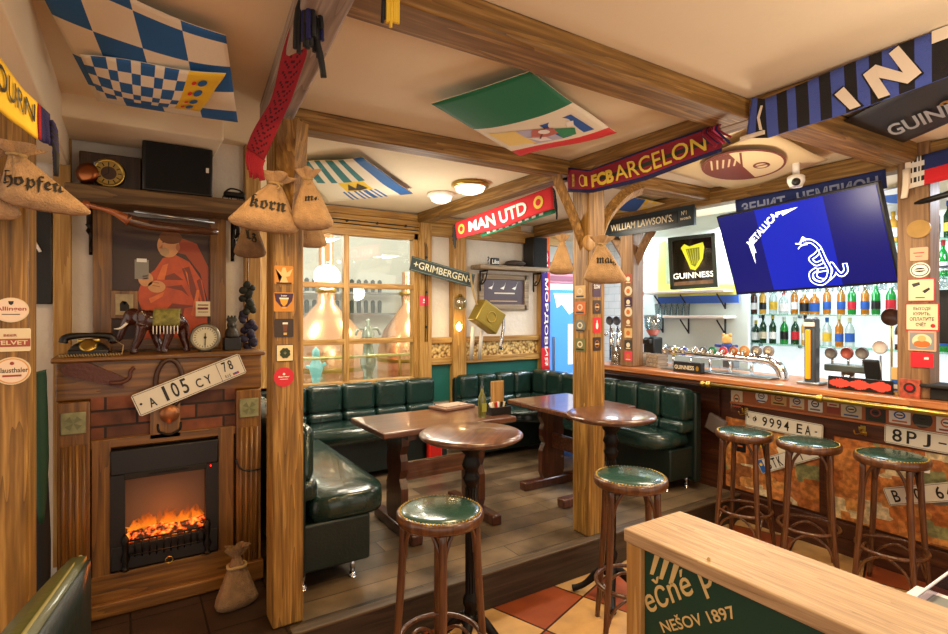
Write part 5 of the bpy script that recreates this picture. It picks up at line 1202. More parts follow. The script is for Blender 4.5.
MB().tube([qc + V((.14, .02, .05)), qc + V((.21, .02, .02)), qc + V((.22, .02, -.12)), qc + V((.18, .02, -.3)), qc + V((.2, .02, -.33))], .018, CHROME, n=8, smooth=4).build('pipe', t, True)
MB().tube([qc + V((-.1, .1, -.1)), qc + V((-.1, .16, -.45))], .022, mat('pale handle', 'd8cfc0', .5), n=8).tube([qc + V((.0, .1, -.14)), qc + V((.01, .16, -.45))], .02, MC['pale handle'], n=8).build('pole', t, True)
# red badges
def badge(px, py, Yp, r, label): q = on(px, py, Y=Yp); f = plane(q, (1, 0, 0), (0, 0, 1)); sticker('coaster', label, 'coaster', f, 0, 0, r * 2, r * 2, mat('badge pink red', 'd83a50', .5), [('C', (0, .2, .25), WHITE), ('R', (-.3, -.4, .3, -.2), WHITE)])
badge(424, 301, WY - .106, .05, 'small pink-red square badge on the timber right of the window')
# ------------------------------------------------------------------ on the tables
TZ = .9205
t = thing('menu_folder', 'closed brown menu folder lying on the rectangular table with the oil bottle', 'menu', (1.95, 3.5, TZ))
p = on(452, 408, Z=TZ); MB().box((p.x, p.y, TZ + .012), (.3, .2, .02), mat('menu brown', '7a5a48', .5, vary=.2), rot=(0, 0, .2), bev=.004).build('cover', t, True)
MB().box((p.x, p.y, TZ + .025), (.22, .13, .006), mat('menu print', 'b09a86', .5, vary=.6, vscale=40), rot=(0, 0, .2)).build('print', t, True)
p = on(482, 417, Z=TZ)
t = thing('oil_bottle', 'slim green glass oil bottle with a pourer on the rectangular table', 'bottle', (p.x, p.y, TZ))
MB().lathe([(0, 0), (.026, 0), (.028, .01), (.028, .12), (.022, .15), (.011, .175), (.01, .2), (0, .2)], mat('olive bottle glass', '5a5a14', .08, coat=.6, spec=.8), 20).build('glass', t)
MB().lathe([(0, .2), (.012, .2), (.012, .215), (.004, .22), (.003, .25), (0, .25)], BLACK, 12).build('pourer', t)
MB().prism(rect(-.02, .04, .02, .1), plane((0, -.0285, 0), (1, 0, 0), (0, 0, 1)), .001, mat('oil label', '8a8a30', .5)).build('label', t)
p = on(499, 414, Z=TZ)
t = thing('condiment_holder', 'black caddy with packets and an upright wooden card on the rectangular table', 'caddy', (p.x, p.y, TZ))
cx_, cy_ = p.x, p.y + .03
ca = MB().box((cx_, cy_, TZ + .006), (.17, .12, .012), BLACK, bev=.003)
for (dx, dy, sx_, sy_) in ((-.08, 0, .008, .12), (.08, 0, .008, .12), (0, -.057, .17, .008), (0, .057, .17, .008)): ca.box((cx_ + dx, cy_ + dy, TZ + .03), (sx_, sy_, .05), BLACK, bev=.002)
ca.build('caddy', t, True)
MB().box((cx_ + .02, cy_ + .02, TZ + .12), (.11, .012, .22), PINEZ, bev=.002).build('wooden_card', t, True)
for k in range(6): MB().box((cx_ - .06 + .022 * k, cy_ - .02 + .01 * (k % 2), TZ + .05), (.018, .01, .07), [WHITE, CREAM, RED, WHITE, BLACK, CREAM][k], rot=(0, .15 * (k - 3), 0), bev=.002).build('packet', t, True)
p = on(453, 480, Z=PLZ); t = single('red_bin', MB().box((p.x, 4.36, PLZ + .17), (.14, .06, .34), mat('red plastic', 'd8261a', .35), bev=.015, seg=3).box((p.x, 4.328, PLZ + .2), (.1, .006, .2), mat('red plastic dark', 'b81c14', .4)), 'red plastic box standing under the bench behind the rectangular table', 'box')
# ------------------------------------------------------------------ the bar
CT = 1.14
t = thing('bar_counter', 'long bar counter with wooden top, pasted notes on its front and a brass rail', 'bar counter', (4.15, 1.6, 0))
MB().box((4.18, 1.65, CT - .022), (.66, 4.6, .044), BARW, bev=.008, seg=3).box((3.9, 1.65, CT - .06), (.06, 4.6, .04), BARD, bev=.008).build('counter_top', t, True)
MB().box((4.2, 1.0, .6), (.2, 3.3, 1.0), BARD).box((4.25, 3.3, .55), (.35, 1.3, .95), BARD).build('body', t, True)
MB().box((4.095, .9, .06), (.02, 3.3, .13), BARD).box((4.09, .9, .17), (.03, 3.3, .1), BARD, bev=.006).build('plinth', t, True)
for k in range(4):
    y0, y1_ = 2.6 - .8 * k, 2.6 - .8 * (k + 1) + .09
    MB().box((4.094, (y0 + y1_) / 2, .52), (.012, y0 - y1_, .56), NOTES).build('note_panel', t, True)
    MB().box((4.088, y1_ - .045, .55), (.022, .09, .62), BARD, bev=.004).build('stile', t, True)
MB().box((4.088, .9, .865), (.024, 3.3, .13), BARD, bev=.004).build('cross_rail', t, True)
MB().box((4.09, .9, .985), (.02, 3.3, .14), mat('orange fascia', 'b86c3e', .5, vary=.2)).box((4.08, .9, .925), (.035, 3.3, .018), mat('orange moulding', 'b56a3e', .4), bev=.004).build('fascia', t, True)
RX, RZ = 3.825, 1.08
rl = MB().cyl((RX, -.5, RZ), (RX, 2.62, RZ), .017, BRASS, n=14).ball((RX, 2.63, RZ), .024, BRASS, 12)
rl.build('brass_rail', t, True)
for y in (2.58, 1.77, .9): MB().tube([(RX, y, RZ), (3.86, y, RZ + .01), (3.9, y, RZ + .01)], .012, BRASS, n=8).lathe([(.02, -.02), (.026, -.01), (.026, .01), (.02, .02)], BRASS, 16, (RX, y, RZ), ax=(0, 1, 0)).build('rail_bracket', t, True)
for y in (2.42, 1.62, .9):
    MB().box((4.074, y, .87), (.008, .03, .06), BRASS, bev=.003).tube([(4.07, y, .88), (4.03, y, .87), (4.02, y, .9)], .006, BRASS, n=6, smooth=3).tube([(4.07, y - .005, .85), (4.04, y - .03, .845), (4.03, y - .035, .87)], .005, BRASS, n=6, smooth=3).tube([(4.07, y + .005, .85), (4.04, y + .03, .845), (4.03, y + .035, .87)], .005, BRASS, n=6, smooth=3).build('coat_hook', t, True)
fb_ = plane((4.079, 0, 0), (0, -1, 0), (0, 0, 1))   # front of the fascia, seen from the room
specs = [(2.5, .95, .085, .13, 'cream', 'tall cream beer mat hanging lowest at the far end of the counter front', 0), (2.3, .99, .085, .085, 'white', 'round white and grey', 1), (2.17, .99, .1, .085, 'gold', 'gold and cream label', 0), (2.04, .985, .09, .085, 'cream', 'cream label with orange', 0),
         (1.915, .985, .085, .09, 'white', 'white square label', 0), (1.8, .985, .07, .08, 'red', 'cream and red square label', 0), (1.69, .98, .11, .09, 'grey', 'grey rectangular label', 0), (1.55, .98, .1, .095, 'dark', 'dark square label with silver shield', 0), (1.42, .985, .1, .085, 'white', 'white label with blue shield', 0),
         (1.305, .98, .09, .09, 'dark', 'round dark badge', 1), (1.19, .975, .085, .095, 'white', 'white label with black band', 0), (1.07, .98, .11, .1, 'yellow', 'yellow square label', 0), (.945, .98, .11, .09, 'dark', 'dark hexagon label', 0), (.83, .98, .1, .08, 'red', 'round maroon badge', 1)]
colm = {'cream': CREAM, 'white': WHITE, 'gold': MC['sticker tan'], 'red': MC['velvet red print'], 'grey': MC['sticker light'], 'dark': mat('label dark', '3a3634', .5), 'yellow': mat('label yellow', 'd8b030', .5)}
inkm = [MC['sticker orange'], MC['sticker grey'], MC['velvet red print'], LPB, MC['dark green print']]
for i, (y, z, w_, h2, c, lb, rd) in enumerate(specs):
    mk = [('C', (0, .1, .55, .5), inkm[i % 5]), ('C', (0, .1, .38, .34), colm[c]), ('R', (-.3, .02, .3, .18), LPI), ('R', (-.7, -.8, .7, -.6), inkm[(i + 2) % 5])]
    if c == 'red' and not rd: mk = [('R', (-.95, 0, .95, .95), CREAM), ('R', (-.6, .2, .6, .4), RED)]
    sticker('beer_label', lb + (' pasted under the brass rail' if i else ''), 'beer label', fb_, -y, z + (.012 if i else 0), w_ * 1.12, h2 * 1.15, colm[c], mk, rnd=bool(rd))
fn_ = plane((4.062, 0, 0), (0, -1, 0), (0, 0, 1))
def platef(px, py, ang, Xp=4.06):
    q = on(px, py, X=Xp); return turn(plane((Xp, q.y, q.z), (0, -1, 0), (0, 0, 1)), 0, 0, ang)
f = platef(782, 425, -.03); licence_plate(f, .56, .115, [('ф', (-.23, -.025, -.175, .03)), ('9994', (-.155, -.036, .06, .036)), ('EA', (.095, -.034, .21, .034)), ('-', (.22, -.005, .25, .005)), ('dot', (-.255, .01, .006), LPI)], 'white number plate reading 9994 EA on the bar front')
f = platef(940, 443, -.02); licence_plate(f, .56, .115, [('8PJ-26', (-.25, -.04, .2, .04))], 'white number plate reading 8PJ-26 on the bar front')
f = platef(790, 458, R(28), 4.075); licence_plate(f, .52, .105, [('rect', (-.255, -.048, -.215, .048), LPB), ('dot', (-.235, .015, .012), FYL), ('BTK', (-.2, -.036, -.06, .036)), ('1', (.07, -.036, .095, .036)), ('dot', (-.015, 0, .014), MC['sticker grey'])], 'slanting number plate with a blue band starting BTK behind the middle stools')
f = platef(934, 493, R(21), 4.06); licence_plate(f, .52, .108, [('B', (-.23, -.036, -.175, .036)), ('dot', (-.14, -.022, .018), LPB), ('0', (-.11, -.036, -.06, .036)), ('644', (.0, -.036, .16, .036))], 'slanting number plate reading B 0 644 at the right edge of the bar front')
# odd posters pasted lower on the front
for (y, z, w_, h2, m_, lb, a) in ((2.48, .62, .1, .16, BLACK, 'black ticket pasted near the far end of the bar front', 0), (2.3, .66, .07, .1, MC['label yellow'], 'yellow ticket pasted behind the first counter stool', .1), (1.95, .7, .05, .08, CREAM, 'small cream ticket pasted between the first counter stools', 0), (2.12, .58, .08, .16, CREAM, 'slanting cream note behind the legs of the first counter stool', .5), (1.2, .55, .14, .1, MC['sticker grey'], 'grey banknote pasted on the bar front behind the last counter stool', .2), (1.0, .62, .1, .07, CREAM, 'cream banknote pasted right of the last counter stool', -.3), (1.3, .7, .06, .06, WHITE, 'white round seal pasted above the slanting plate', 0)):
    g = turn(fb_, -y, z, a); gq = (lambda g: (lambda p, q: g(p, q) + V((-.009 + .018, 0, 0))))(g)
    sticker('ticket', lb, 'ticket', (lambda g: lambda p, q: g(p, q) + V((.009, 0, 0)))(g), 0, 0, w_, h2, m_, [('R', (-.7, .3, .7, .5), MC['sticker tan']), ('R', (-.5, -.5, .5, -.35), MC['sticker orange'])])
q = on(713, 425, X=4.0); single('bag', MB().box((4.04, q.y, q.z), (.04, .16, .14), mat('grey felt', '6a5e58', .9), rot=(R(20), 0, 0), bev=.012), 'grey felt pouch hanging at the end of the bar by the corner bench', 'pouch')
# chrome drip rail and taps
def yb(px, Xp): return on(px, 300, X=Xp).y
t = thing('tap_rail', 'chrome beer tap rail along the counter, bending down at its near end', 'beer taps', (4.12, 2.6, CT))
ya, yb_ = yb(668, 4.12), yb(783, 4.12)
MB().tube([(4.12, ya, 1.3), (4.12, (ya + yb_) / 2, 1.29), (4.12, yb_ + .16, 1.28), (4.12, yb_ + .06, 1.26), (4.12, yb_ + .01, 1.2), (4.12, yb_, CT)], .038, CHROME, n=14, smooth=5).build('pipe', t, True)
MB().box((4.1, (ya + yb_) / 2 + .02, CT + .008), (.18, ya - yb_ - .05, .014), STEEL, bev=.004).build('drip_tray', t, True)
for k in range(5): y = ya - .06 - k * (ya - yb_ - .3) / 4; MB().cyl((4.12, y, 1.29), (4.12, y, CT), .012, CHROME, n=8).build('support', t, True)
bcols = [('8a8a90', 'silver'), ('b0a850', 'olive'), ('3a48b0', 'blue'), ('b8a898', 'beige'), ('5a5a60', 'grey'), ('187850', 'green'), ('c03848', 'pink-red'), ('a85a28', 'orange'), ('c88a48', 'amber'), ('75706c', 'pewter'), ('8a8480', 'pale brown')]
pxs = [666, 675, 684, 695, 704, 713, 724, 734, 745, 757, 769]
for i, ((c, nm), px) in enumerate(zip(bcols, pxs)):
    y = yb(px, 4.1); z = on(px, 351, X=4.1).z; r_ = .036 if i < 8 else .042
    h = MB().cyl((4.12, y, 1.32), (4.12, y, z - .02), .01, CHROME, n=8).tube([(4.12, y, 1.35), (4.07, y, 1.33), (4.06, y, 1.3)], .009, CHROME, n=7, smooth=2).build('tap', t, True)
    MB().lathe([(0, .014), (r_ - .008, .014), (r_ - .008, .016), (r_, .014), (r_, 0), (0, 0)], mat('tap badge ' + nm, c, .35), 20, (4.1, y, z), ax=(-1, 0, 0)).lathe([(0, .018), (r_ * .45, .018), (r_ * .5, .012)], CREAM, 14, (4.1, y, z), ax=(-1, 0, 0)).build('badge', h, True)
q = on(686, 368, X=3.93)
t = thing('bar_sign', 'black box sign reading GUINNESS on the counter before the taps', 'sign', (3.95, q.y, CT))
MB().box((3.965, q.y, CT + .045), (.05, .27, .09), BLACK, bev=.004).build('box', t, True)
MB().text('GUINNESS', (-.12, .025, .07, .06), plane((3.939, q.y, CT), (0, -1, 0), (0, 0, 1)), CREAM, .001, .02).mark(circ(.1, .042, .014, .02), plane((3.939, q.y, CT), (0, -1, 0), (0, 0, 1)), GOLD, .001).build('lettering', t, True)
t = thing('bread_basket', 'loaf-shaped tan tray lying behind the black counter sign', 'tray', (4.02, q.y - .0, CT + .09)) if False else None
# crates and grinder at the far end
for px, w_, lb in ((640, .14, 'wooden crate on the counter nearest the far pillar'), (657, .13, 'wooden crate on the counter under the black coffee grinder')):
    y = yb(px, 4.15); mb = MB()
    for k in range(3): mb.box((4.08, y, CT + .02 + .04 * k), (.012, w_, .034), GREYX, bev=.002).box((4.22, y, CT + .02 + .04 * k), (.012, w_, .034), GREYX, bev=.002)
    mb.box((4.15, y - w_ / 2 + .01, CT + .06), (.13, .012, .12), GREYX).box((4.15, y + w_ / 2 - .01, CT + .06), (.13, .012, .12), GREYX).box((4.15, y, CT + .008), (.14, w_ - .02, .01), GREYX)
    tag(mb.build('wooden_crate'), lb, 'crate')
y = yb(651, 4.35)
t = thing('coffee_grinder', 'black coffee grinder with a clear hopper behind the crates', 'grinder', (4.38, y, CT))
MB().box((4.38, y, CT + .13), (.14, .13, .26), BLACK, bev=.015).box((4.3, y, CT + .22), (.08, .1, .05), BLACK, bev=.01).build('body', t, True)
MB().lathe([(.03, .26), (.08, .36), (.09, .48), (.088, .48), (.078, .365), (.028, .265)], CLEAR, 20, (4.38, y, CT)).build('hopper', t, True)
MB().lathe([(0, .275), (.04, .28), (.068, .33), (0, .345)], MC['velvet red print'], 16, (4.38, y, CT)).build('beans', t, True)
# second tap cluster at the very end
for px, nm in ((612, 'left'), (619, 'right')):
    y = yb(px, 4.3)
    t = thing('beer_tap', 'chrome tap tower with a round badge at the counter end, %s of the pair' % ('farther' if nm == 'left' else 'nearer'), 'beer tap', (4.3, y, CT))
    MB().cyl((4.3, y, CT), (4.3, y, CT + .34), .03, CHROME, n=14).cyl((4.27, y, CT + .3), (4.2, y, CT + .27), .012, CHROME, n=8).build('tower', t, True)
    MB().lathe([(0, .014), (.045, .014), (.05, 0), (0, 0)], mat('tap badge dark', '4a4a52', .4), 20, (4.27, y, CT + .42), ax=(-1, 0, 0)).cyl((4.28, y, CT + .33), (4.28, y, CT + .4), .008, CHROME, n=6).build('badge', t, True)
y = yb(617, 4.0)
t = thing('pint_glass', 'amber glass jar of snacks on the counter by the far pillar', 'jar', (4.0, y, CT))
MB().lathe([(0, 0), (.055, 0), (.058, .01), (.058, .17), (.054, .17), (.054, .012), (0, .012)], CLEAR, 20, (4.0, y, CT)).build('glass', t, True); t.name = 'snack_jar'
MB().lathe([(0, .014), (.05, .014), (.052, .13), (0, .14)], mat('snack amber', 'a86a24', .6, vary=.5, vscale=60), 18, (4.0, y, CT)).build('snacks', t, True)
# tall lit beer column
y = yb(812, 4.05); z1_ = on(812, 318, X=4.05).z
t = thing('beer_column', 'tall black and gold beer column with a glowing amber strip on the counter', 'beer tap', (4.05, y, CT))
MB().box((4.05, y, (CT + z1_) / 2), (.08, .075, z1_ - CT), mat('column slate', '3c4650', .3), bev=.015, seg=3).box((4.05, y, CT + .01), (.13, .15, .02), STEEL, bev=.006).build('housing', t, True)
MB().box((4.01, y + .008, (CT + z1_) / 2 - .02), (.02, .035, z1_ - CT - .12), mat('amber strip', 'd88a1c', .2, emit='e89a20', es=.7), bev=.008).build('amber_strip', t, True)
MB().box((4.01, y, z1_ - .045), (.02, .07, .03), WHITE, bev=.004).build('white_band', t, True)
# near tap trio
t = thing('beer_tap', 'low grey tap block with three round badges behind the waveform mat', 'beer tap', (4.2, yb(848, 4.2), CT))
y = yb(848, 4.2); MB().box((4.2, y, CT + .12), (.12, .26, .05), mat('tap block', '5a6460', .35, metal=.4), bev=.01).cyl((4.2, y, CT), (4.2, y, CT + .1), .04, CHROME).build('block', t, True)
for i, px in enumerate((831, 847, 862)):
    yy = yb(px, 4.15); zz = on(px, 353, X=4.15).z
    MB().lathe([(0, .014), (.036, .014), (.042, 0), (0, 0)], [MC['tap badge pewter'], MC['velvet red print'], MC['tap badge pewter']][i], 20, (4.15, yy, zz), ax=(-1, 0, 0)).cyl((4.17, yy, CT + .14), (4.17, yy, zz - .03), .008, CHROME, n=7).build('badge', t, True)
y = yb(874, 4.1); single('card_terminal', MB().box((4.08, y, CT + .12), (.03, .09, .17), BLACKM, rot=(0, R(-20), 0), bev=.01).box((4.1, y, CT + .025), (.08, .08, .05), BLACKM, bev=.01), 'black card terminal standing behind the waveform mat', 'card terminal')
# waveform mat
ya, yb2 = yb(828, 3.95), yb(893, 3.95); w_ = ya - yb2
t = thing('bar_mat', 'upright black mat with a red sound waveform on the counter edge', 'bar mat', (3.95, (ya + yb2) / 2, CT))
MB().box((3.955, (ya + yb2) / 2, CT + .042), (.012, w_, .084), BLACK, bev=.002).box((4.0, (ya + yb2) / 2, CT + .006), (.08, w_, .01), BLACK, bev=.002).build('mat', t, True)
f = plane((3.948, (ya + yb2) / 2, CT + .042), (0, -1, 0), (0, 0, 1)); wf = MB(); rs = random.Random(3)
for k in range(60):
    x = -w_ / 2 + .01 + (w_ - .02) * k / 60; e_ = .012 + .022 * abs(math.sin(k / 60 * PI * 3)) * rs.uniform(.5, 1)
    wf.mark(rect(x, -e_, x + w_ / 60, e_), f, mat('waveform red', 'e04a3a', .5), .001)
wf.build('waveform', t, True)
for px, c, h2, w2, lb in ((898, MC['sticker tan'], .17, .07, 'tan card'),):
    y = yb(px, 3.98); single('menu_card', MB().box((3.98, y, CT + h2 / 2), (.01, w2, h2), c, bev=.002).box((3.974, y, CT + h2 * .35), (.004, w2 * .9, h2 * .4), MC['flag print blue']).box((3.973, y, CT + h2 * .3), (.004, w2 * .6, h2 * .15), WHITE), 'upright tan and blue card on the counter beside the waveform mat', 'card')
y = yb(911, 3.92)
single('snack_box', MB().box((3.93, y, CT + .055), (.06, .1, .11), mat('snack box print', 'b8523a', .5, vary=.6, vscale=45), bev=.003).mark(circ(0, .06, .03), plane((3.899, y, CT), (0, -1, 0), (0, 0, 1)), INK).mark(circ(0, .06, .018), plane((3.899, y, CT), (0, -1, 0), (0, 0, 1)), RED, .002), 'small colourful box on the counter at the foot of the sign pillar', 'box')
y = yb(945, 3.95)
t = thing('cash_register', 'black cash register on the counter at the right edge', 'cash register', (4.05, y, CT))
MB().box((4.05, y, CT + .035), (.24, .24, .07), BLACKM, bev=.008).box((4.0, y, CT + .08), (.2, .22, .02), BLACKM, bev=.006).build('body', t, True)
# monitor and shelf beyond
single('wall_monitor', MB().box((4.6, yb(947, 4.6) - .1, 1.62), (.04, .42, .36), BLACK, bev=.008).box((4.6, yb(947, 4.6) - .1, 1.29), (.1, .1, .3), BLACK), 'black monitor standing behind the bar at the right edge', 'monitor')
# ------------------------------------------------------------------ signs on the bar pillar
fp4 = plane((P4[0] - .08, 0, 0), (0, -1, 0), (0, 0, 1))
def yz4(px, py): q = on(px, py, X=P4[0] - .084); return -q.y, q.z
def s4(px, py, wpx, hpx, name, label, cat, base, marks, rnd=False, th=.006):
    a, b_ = yz4(px, py); a0, _ = yz4(px - wpx / 2, py); a1, _ = yz4(px + wpx / 2, py); _, z0 = yz4(px, py + hpx / 2); _, z1 = yz4(px, py - hpx / 2)
    sticker(name, label, cat, fp4, a, b_, a1 - a0, z1 - z0, base, marks, rnd, th)
WDS = mat('wood slice', 'a8823c', .5, vary=.3)
s4(919, 229, 24, 18, 'wooden_disc', 'oval slice of wood hung highest on the sign pillar', 'wooden disc', WDS, [], True, .012)
s4(919, 254, 18, 13, 'note_card', 'small pink card below the wood slice on the sign pillar', 'card', mat('pink card', 'd8a486', .5), [('R', (-.6, .1, .6, .25), RED), ('R', (-.4, -.4, .4, -.3), RED)])
s4(920, 270, 20, 15, 'sticker', 'oval white sticker with black lines on the sign pillar', 'sticker', WHITE, [('C', (0, 0, .9, .85), LPI), ('C', (0, 0, .8, .72), WHITE), ('C', (0, 0, .55, .3), LPI), ('R', (-.5, -.06, .5, .06), WHITE)], True)
s4(921, 290, 27, 23, 'warning_sign', 'cream camera surveillance sign with a red border on the pillar', 'sign', RED, [('R', (-.93, -.91, .93, .91), CREAM), ('P', [(-.7, .55), (-.1, .7), (-.05, .45), (-.55, .25)], LPI), ('P', [(.1, -.1), (.6, .2), (.7, .05), (.3, -.3)], LPI), ('R', (-.4, -.7, .3, -.62), LPI)])
s4(922, 317, 34, 28, 'notice_sign', 'red-bordered sign in Russian about settling the bill before smoking', 'sign', RED, [('R', (-.92, -.9, .92, .9), CREAM), ('T', 'ВЫХОДЯ', (-.5, .45, .5, .72), LPI), ('T', 'КУРИТЬ,', (-.5, .08, .5, .35), LPI), ('T', 'ОПЛАТИТЕ', (-.72, -.28, .72, -.02), LPI), ('T', 'СЧЁТ', (-.35, -.66, .25, -.36), LPI), ('C', (.65, -.62, .14, .14), RED)])
s4(922, 341, 28, 20, 'picture_sign', 'tan bear picture sign below the Russian notice', 'sign', MC['pink card'], [('R', (-.88, -.85, .88, .85), mat('sign slate', '8a8c90', .5)), ('C', (0, .0, .7, .7), CREAM), ('C', (0, -.3, .6, .35), MC['sticker orange']), ('C', (0, .25, .3, .3), MC['sticker tan'])])
s4(922, 360, 23, 15, 'red_card', 'bright red card at the base of the sign pillar', 'card', REDS, [('R', (.2, .1, .6, .4), WHITE)])
# stickers up the far pillar
for i, (py, c, rd, lb) in enumerate(((279, 'velvet red print', 0, 'maroon'), (291, 'sticker light', 1, 'round cream'), (302, 'sticker purple', 0, 'purple'), (312, 'sticker light', 1, 'pale round'), (322, 'copper medallion', 0, 'brown'), (333, 'sticker tan', 0, 'tan square'), (345, 'label dark', 0, 'dark square'), (356, 'badge pink red', 0, 'red'))):
    q = on(628, py, X=P5[0] - .08); sticker('coaster', lb + ' beer mat on the pillar at the far end of the counter', 'coaster', plane((P5[0] - .075, 0, 0), (0, -1, 0), (0, 0, 1)), -q.y, q.z, .09, .09, MC[c], [('C', (0, 0, .5, .5), MC['sticker orange'] if i % 2 else CREAM), ('R', (-.6, -.8, .6, -.6), CREAM)], rnd=bool(rd))
# ------------------------------------------------------------------ television
c = {k: v for k, v in zip(('bl', 'br', 'tr', 'tl'), (at(733, 295, 4.3), at(894, 283, 3.36), at(883, 184, 3.22), at(720, 214, 4.16)))}
ux = (c['br'] - c['bl']).normalized(); mid = (c['bl'] + c['br'] + c['tl'] + c['tr']) / 4
uz = ((c['tl'] - c['bl']) + (c['tr'] - c['br'])); uz = (uz - ux * uz.dot(ux)).normalized(); W_ = ((c['br'] - c['bl']).length + (c['tr'] - c['tl']).length) / 2; H_ = ((c['tl'] - c['bl']).length + (c['tr'] - c['br']).length) / 2
f = plane(mid, ux, uz)
t = thing('television', 'large television tilted over the bar, its blue screen showing a band logo and coiled snake', 'television', mid)
MB().prism(rect(-W_/2, -H_/2, W_/2, H_/2), lambda a, b: f(a, b) - fnormal(f, a, b) * .004, .05, BLACK).build('casing', t, True)
SB = mat('screen blue', '050a30', .3, emit='1428c8', es=.85); SB2 = mat('screen side', '030520', .3, emit='1a1c88', es=.6); SW = mat('screen white', 'ffffff', .3, emit='dfe8ff', es=1.6)
sc = MB().prism(rect(-W_/2+.012, -H_/2+.016, W_/2-.012, H_/2-.012), f, .003, SB)
sc.mark(rect(-W_/2+.012, -H_/2+.016, -W_*.22, H_/2-.012), f, SB2, .0006).mark(rect(W_*.21, -H_/2+.016, W_/2-.012, H_/2-.012), f, SB2, .0006)
sc.build('screen', t, True)
lg = MB()
# slanted logo with lightning ends
l0 = (-.27 * W_, .02 * H_); g = turn(f, -.285 * W_, .06 * H_, R(52))
g = turn(f, -.3 * W_, .07 * H_, R(37)); lg.text('METALLICA', (.0, .0, .31, .05), g, SW, .002, .025)
P_ = lambda a, b: (a * W_, b * H_)
lg.mark([P_(-.315, .13), P_(-.3, -.14), P_(-.29, .0), P_(-.275, -.01), P_(-.285, .14)], f, SW, .002).mark([P_(-.085, .41), P_(.06, .42), P_(-.045, .36), P_(-.05, .39), P_(-.09, .36)], f, SW, .002)
P_ = lambda a, b: ((a * .86 + .045) * W_, b * H_)
sn = [P_(.0, -.04), P_(.02, .0), P_(.05, .02), P_(.08, -.03), P_(.1, -.12), P_(.075, -.2), P_(.035, -.14), P_(.03, -.08)]
def cr_(pts, n=6):
    out = []
    for i in range(len(pts) - 1):
        p = [pts[max(i - 1, 0)], pts[i], pts[i + 1], pts[min(i + 2, len(pts) - 1)]]
        for k in range(n):
            s_ = k / n; out.append(tuple(.5 * (2 * p[1][j] + (-p[0][j] + p[2][j]) * s_ + (2 * p[0][j] - 5 * p[1][j] + 4 * p[2][j] - p[3][j]) * s_ ** 2 + (-p[0][j] + 3 * p[1][j] - 3 * p[2][j] + p[3][j]) * s_ ** 3) for j in (0, 1)))
    return out + [pts[-1]]
body = [P_(-.02, .02), P_(.02, .04), P_(.06, .02), P_(.095, -.06), P_(.06, -.12), P_(.02, -.16), P_(.05, -.22), P_(.11, -.2), P_(.115, -.28), P_(.04, -.3), P_(.025, -.37), P_(.08, -.41), P_(.14, -.36), P_(.16, -.3), P_(.15, -.24), P_(.19, -.36), P_(.23, -.33), P_(.235, -.26)]
b2 = cr_(body); lg.line(b2, .03, f, SW, .002).line(b2, .017, f, SB, .003)
b3 = cr_([P_(.1, -.08), P_(.115, -.2), P_(.13, -.3), P_(.1, -.4), P_(.05, -.44), P_(.0, -.4), P_(.0, -.32), P_(.04, -.28)]); lg.line(b3, .03, f, SW, .004).line(b3, .017, f, SB, .005)
lg.line([P_(-.02, .02), P_(-.06, .03)], .008, f, SW, .003).line([P_(-.02, .01), P_(-.05, -.03)], .006, f, SW, .003).mark([P_(-.03, .04), P_(.0, .1), P_(.03, .06), P_(.02, .0), P_(-.02, .0)], f, SW, .003)
lg.build('screen_image', t, True)
MB().tube([f(0, 0) - fnormal(f, 0, 0) * .06, V((3.98, mid.y - .1, 2.3)), V((4.0, mid.y - .1, 2.5))], .02, BLACK, n=8).build('bracket', t, True)
single('mount_arm', MB().tube([on(905, 207, X=3.95), on(948, 194, X=3.9), on(990, 183, X=3.85)], .018, BLACK, n=10), 'black metal arm sticking out past the sign pillar', 'arm')
q = on(796, 180, X=3.55); t = thing('security_camera', 'small white dome camera with a dark lens hanging above the television', 'camera', q)
MB().lathe([(0, -.05), (.035, -.045), (.05, -.01), (.05, .02), (.035, .03), (0, .03)], WHITE, 24, q).cyl(q + V((0, 0, .02)), (q.x, q.y, 2.65), .02, WHITE).build('housing', t, True)
d_ = (V((0, 0, CZ)) - q).normalized(); MB().ball(q + d_ * .035 + V((0, 0, -.01)), .026, BLACK, 14).build('lens', t, True)
# ------------------------------------------------------------------ sign boards hung over the counter
X = 3.92; f = plane((X, on(605, 240, X=X).y, 2.455), (0, -1, 0), (0, 0, 1)); L_ = on(605, 240, X=X).y - on(694, 214, X=X).y
t = thing('whisky_sign', "long dark sign board reading WILLIAM LAWSON'S hung over the counter", 'sign', f(L_ / 2, -.07))
MB().prism(rect(0, -.085, L_, .085), f, .03, mat('whisky sign navy', '18282e', .35)).prism(rect(.05, -.05, L_ * .84, .055), lambda a, b: f(a, b) + V((-.004, 0, 0)), .004, BLACK).build('board', t, True)
MB().text("WILLIAM LAWSON'S.", (.08, -.03, L_ * .8, .035), f, CREAM, .006, .01).text('Nº1', (L_ * .88, .01, L_ * .93, .045), f, CREAM, .003).text('scotch', (L_ * .87, -.03, L_ * .97, -.005), f, CREAM, .003).build('lettering', t, True)
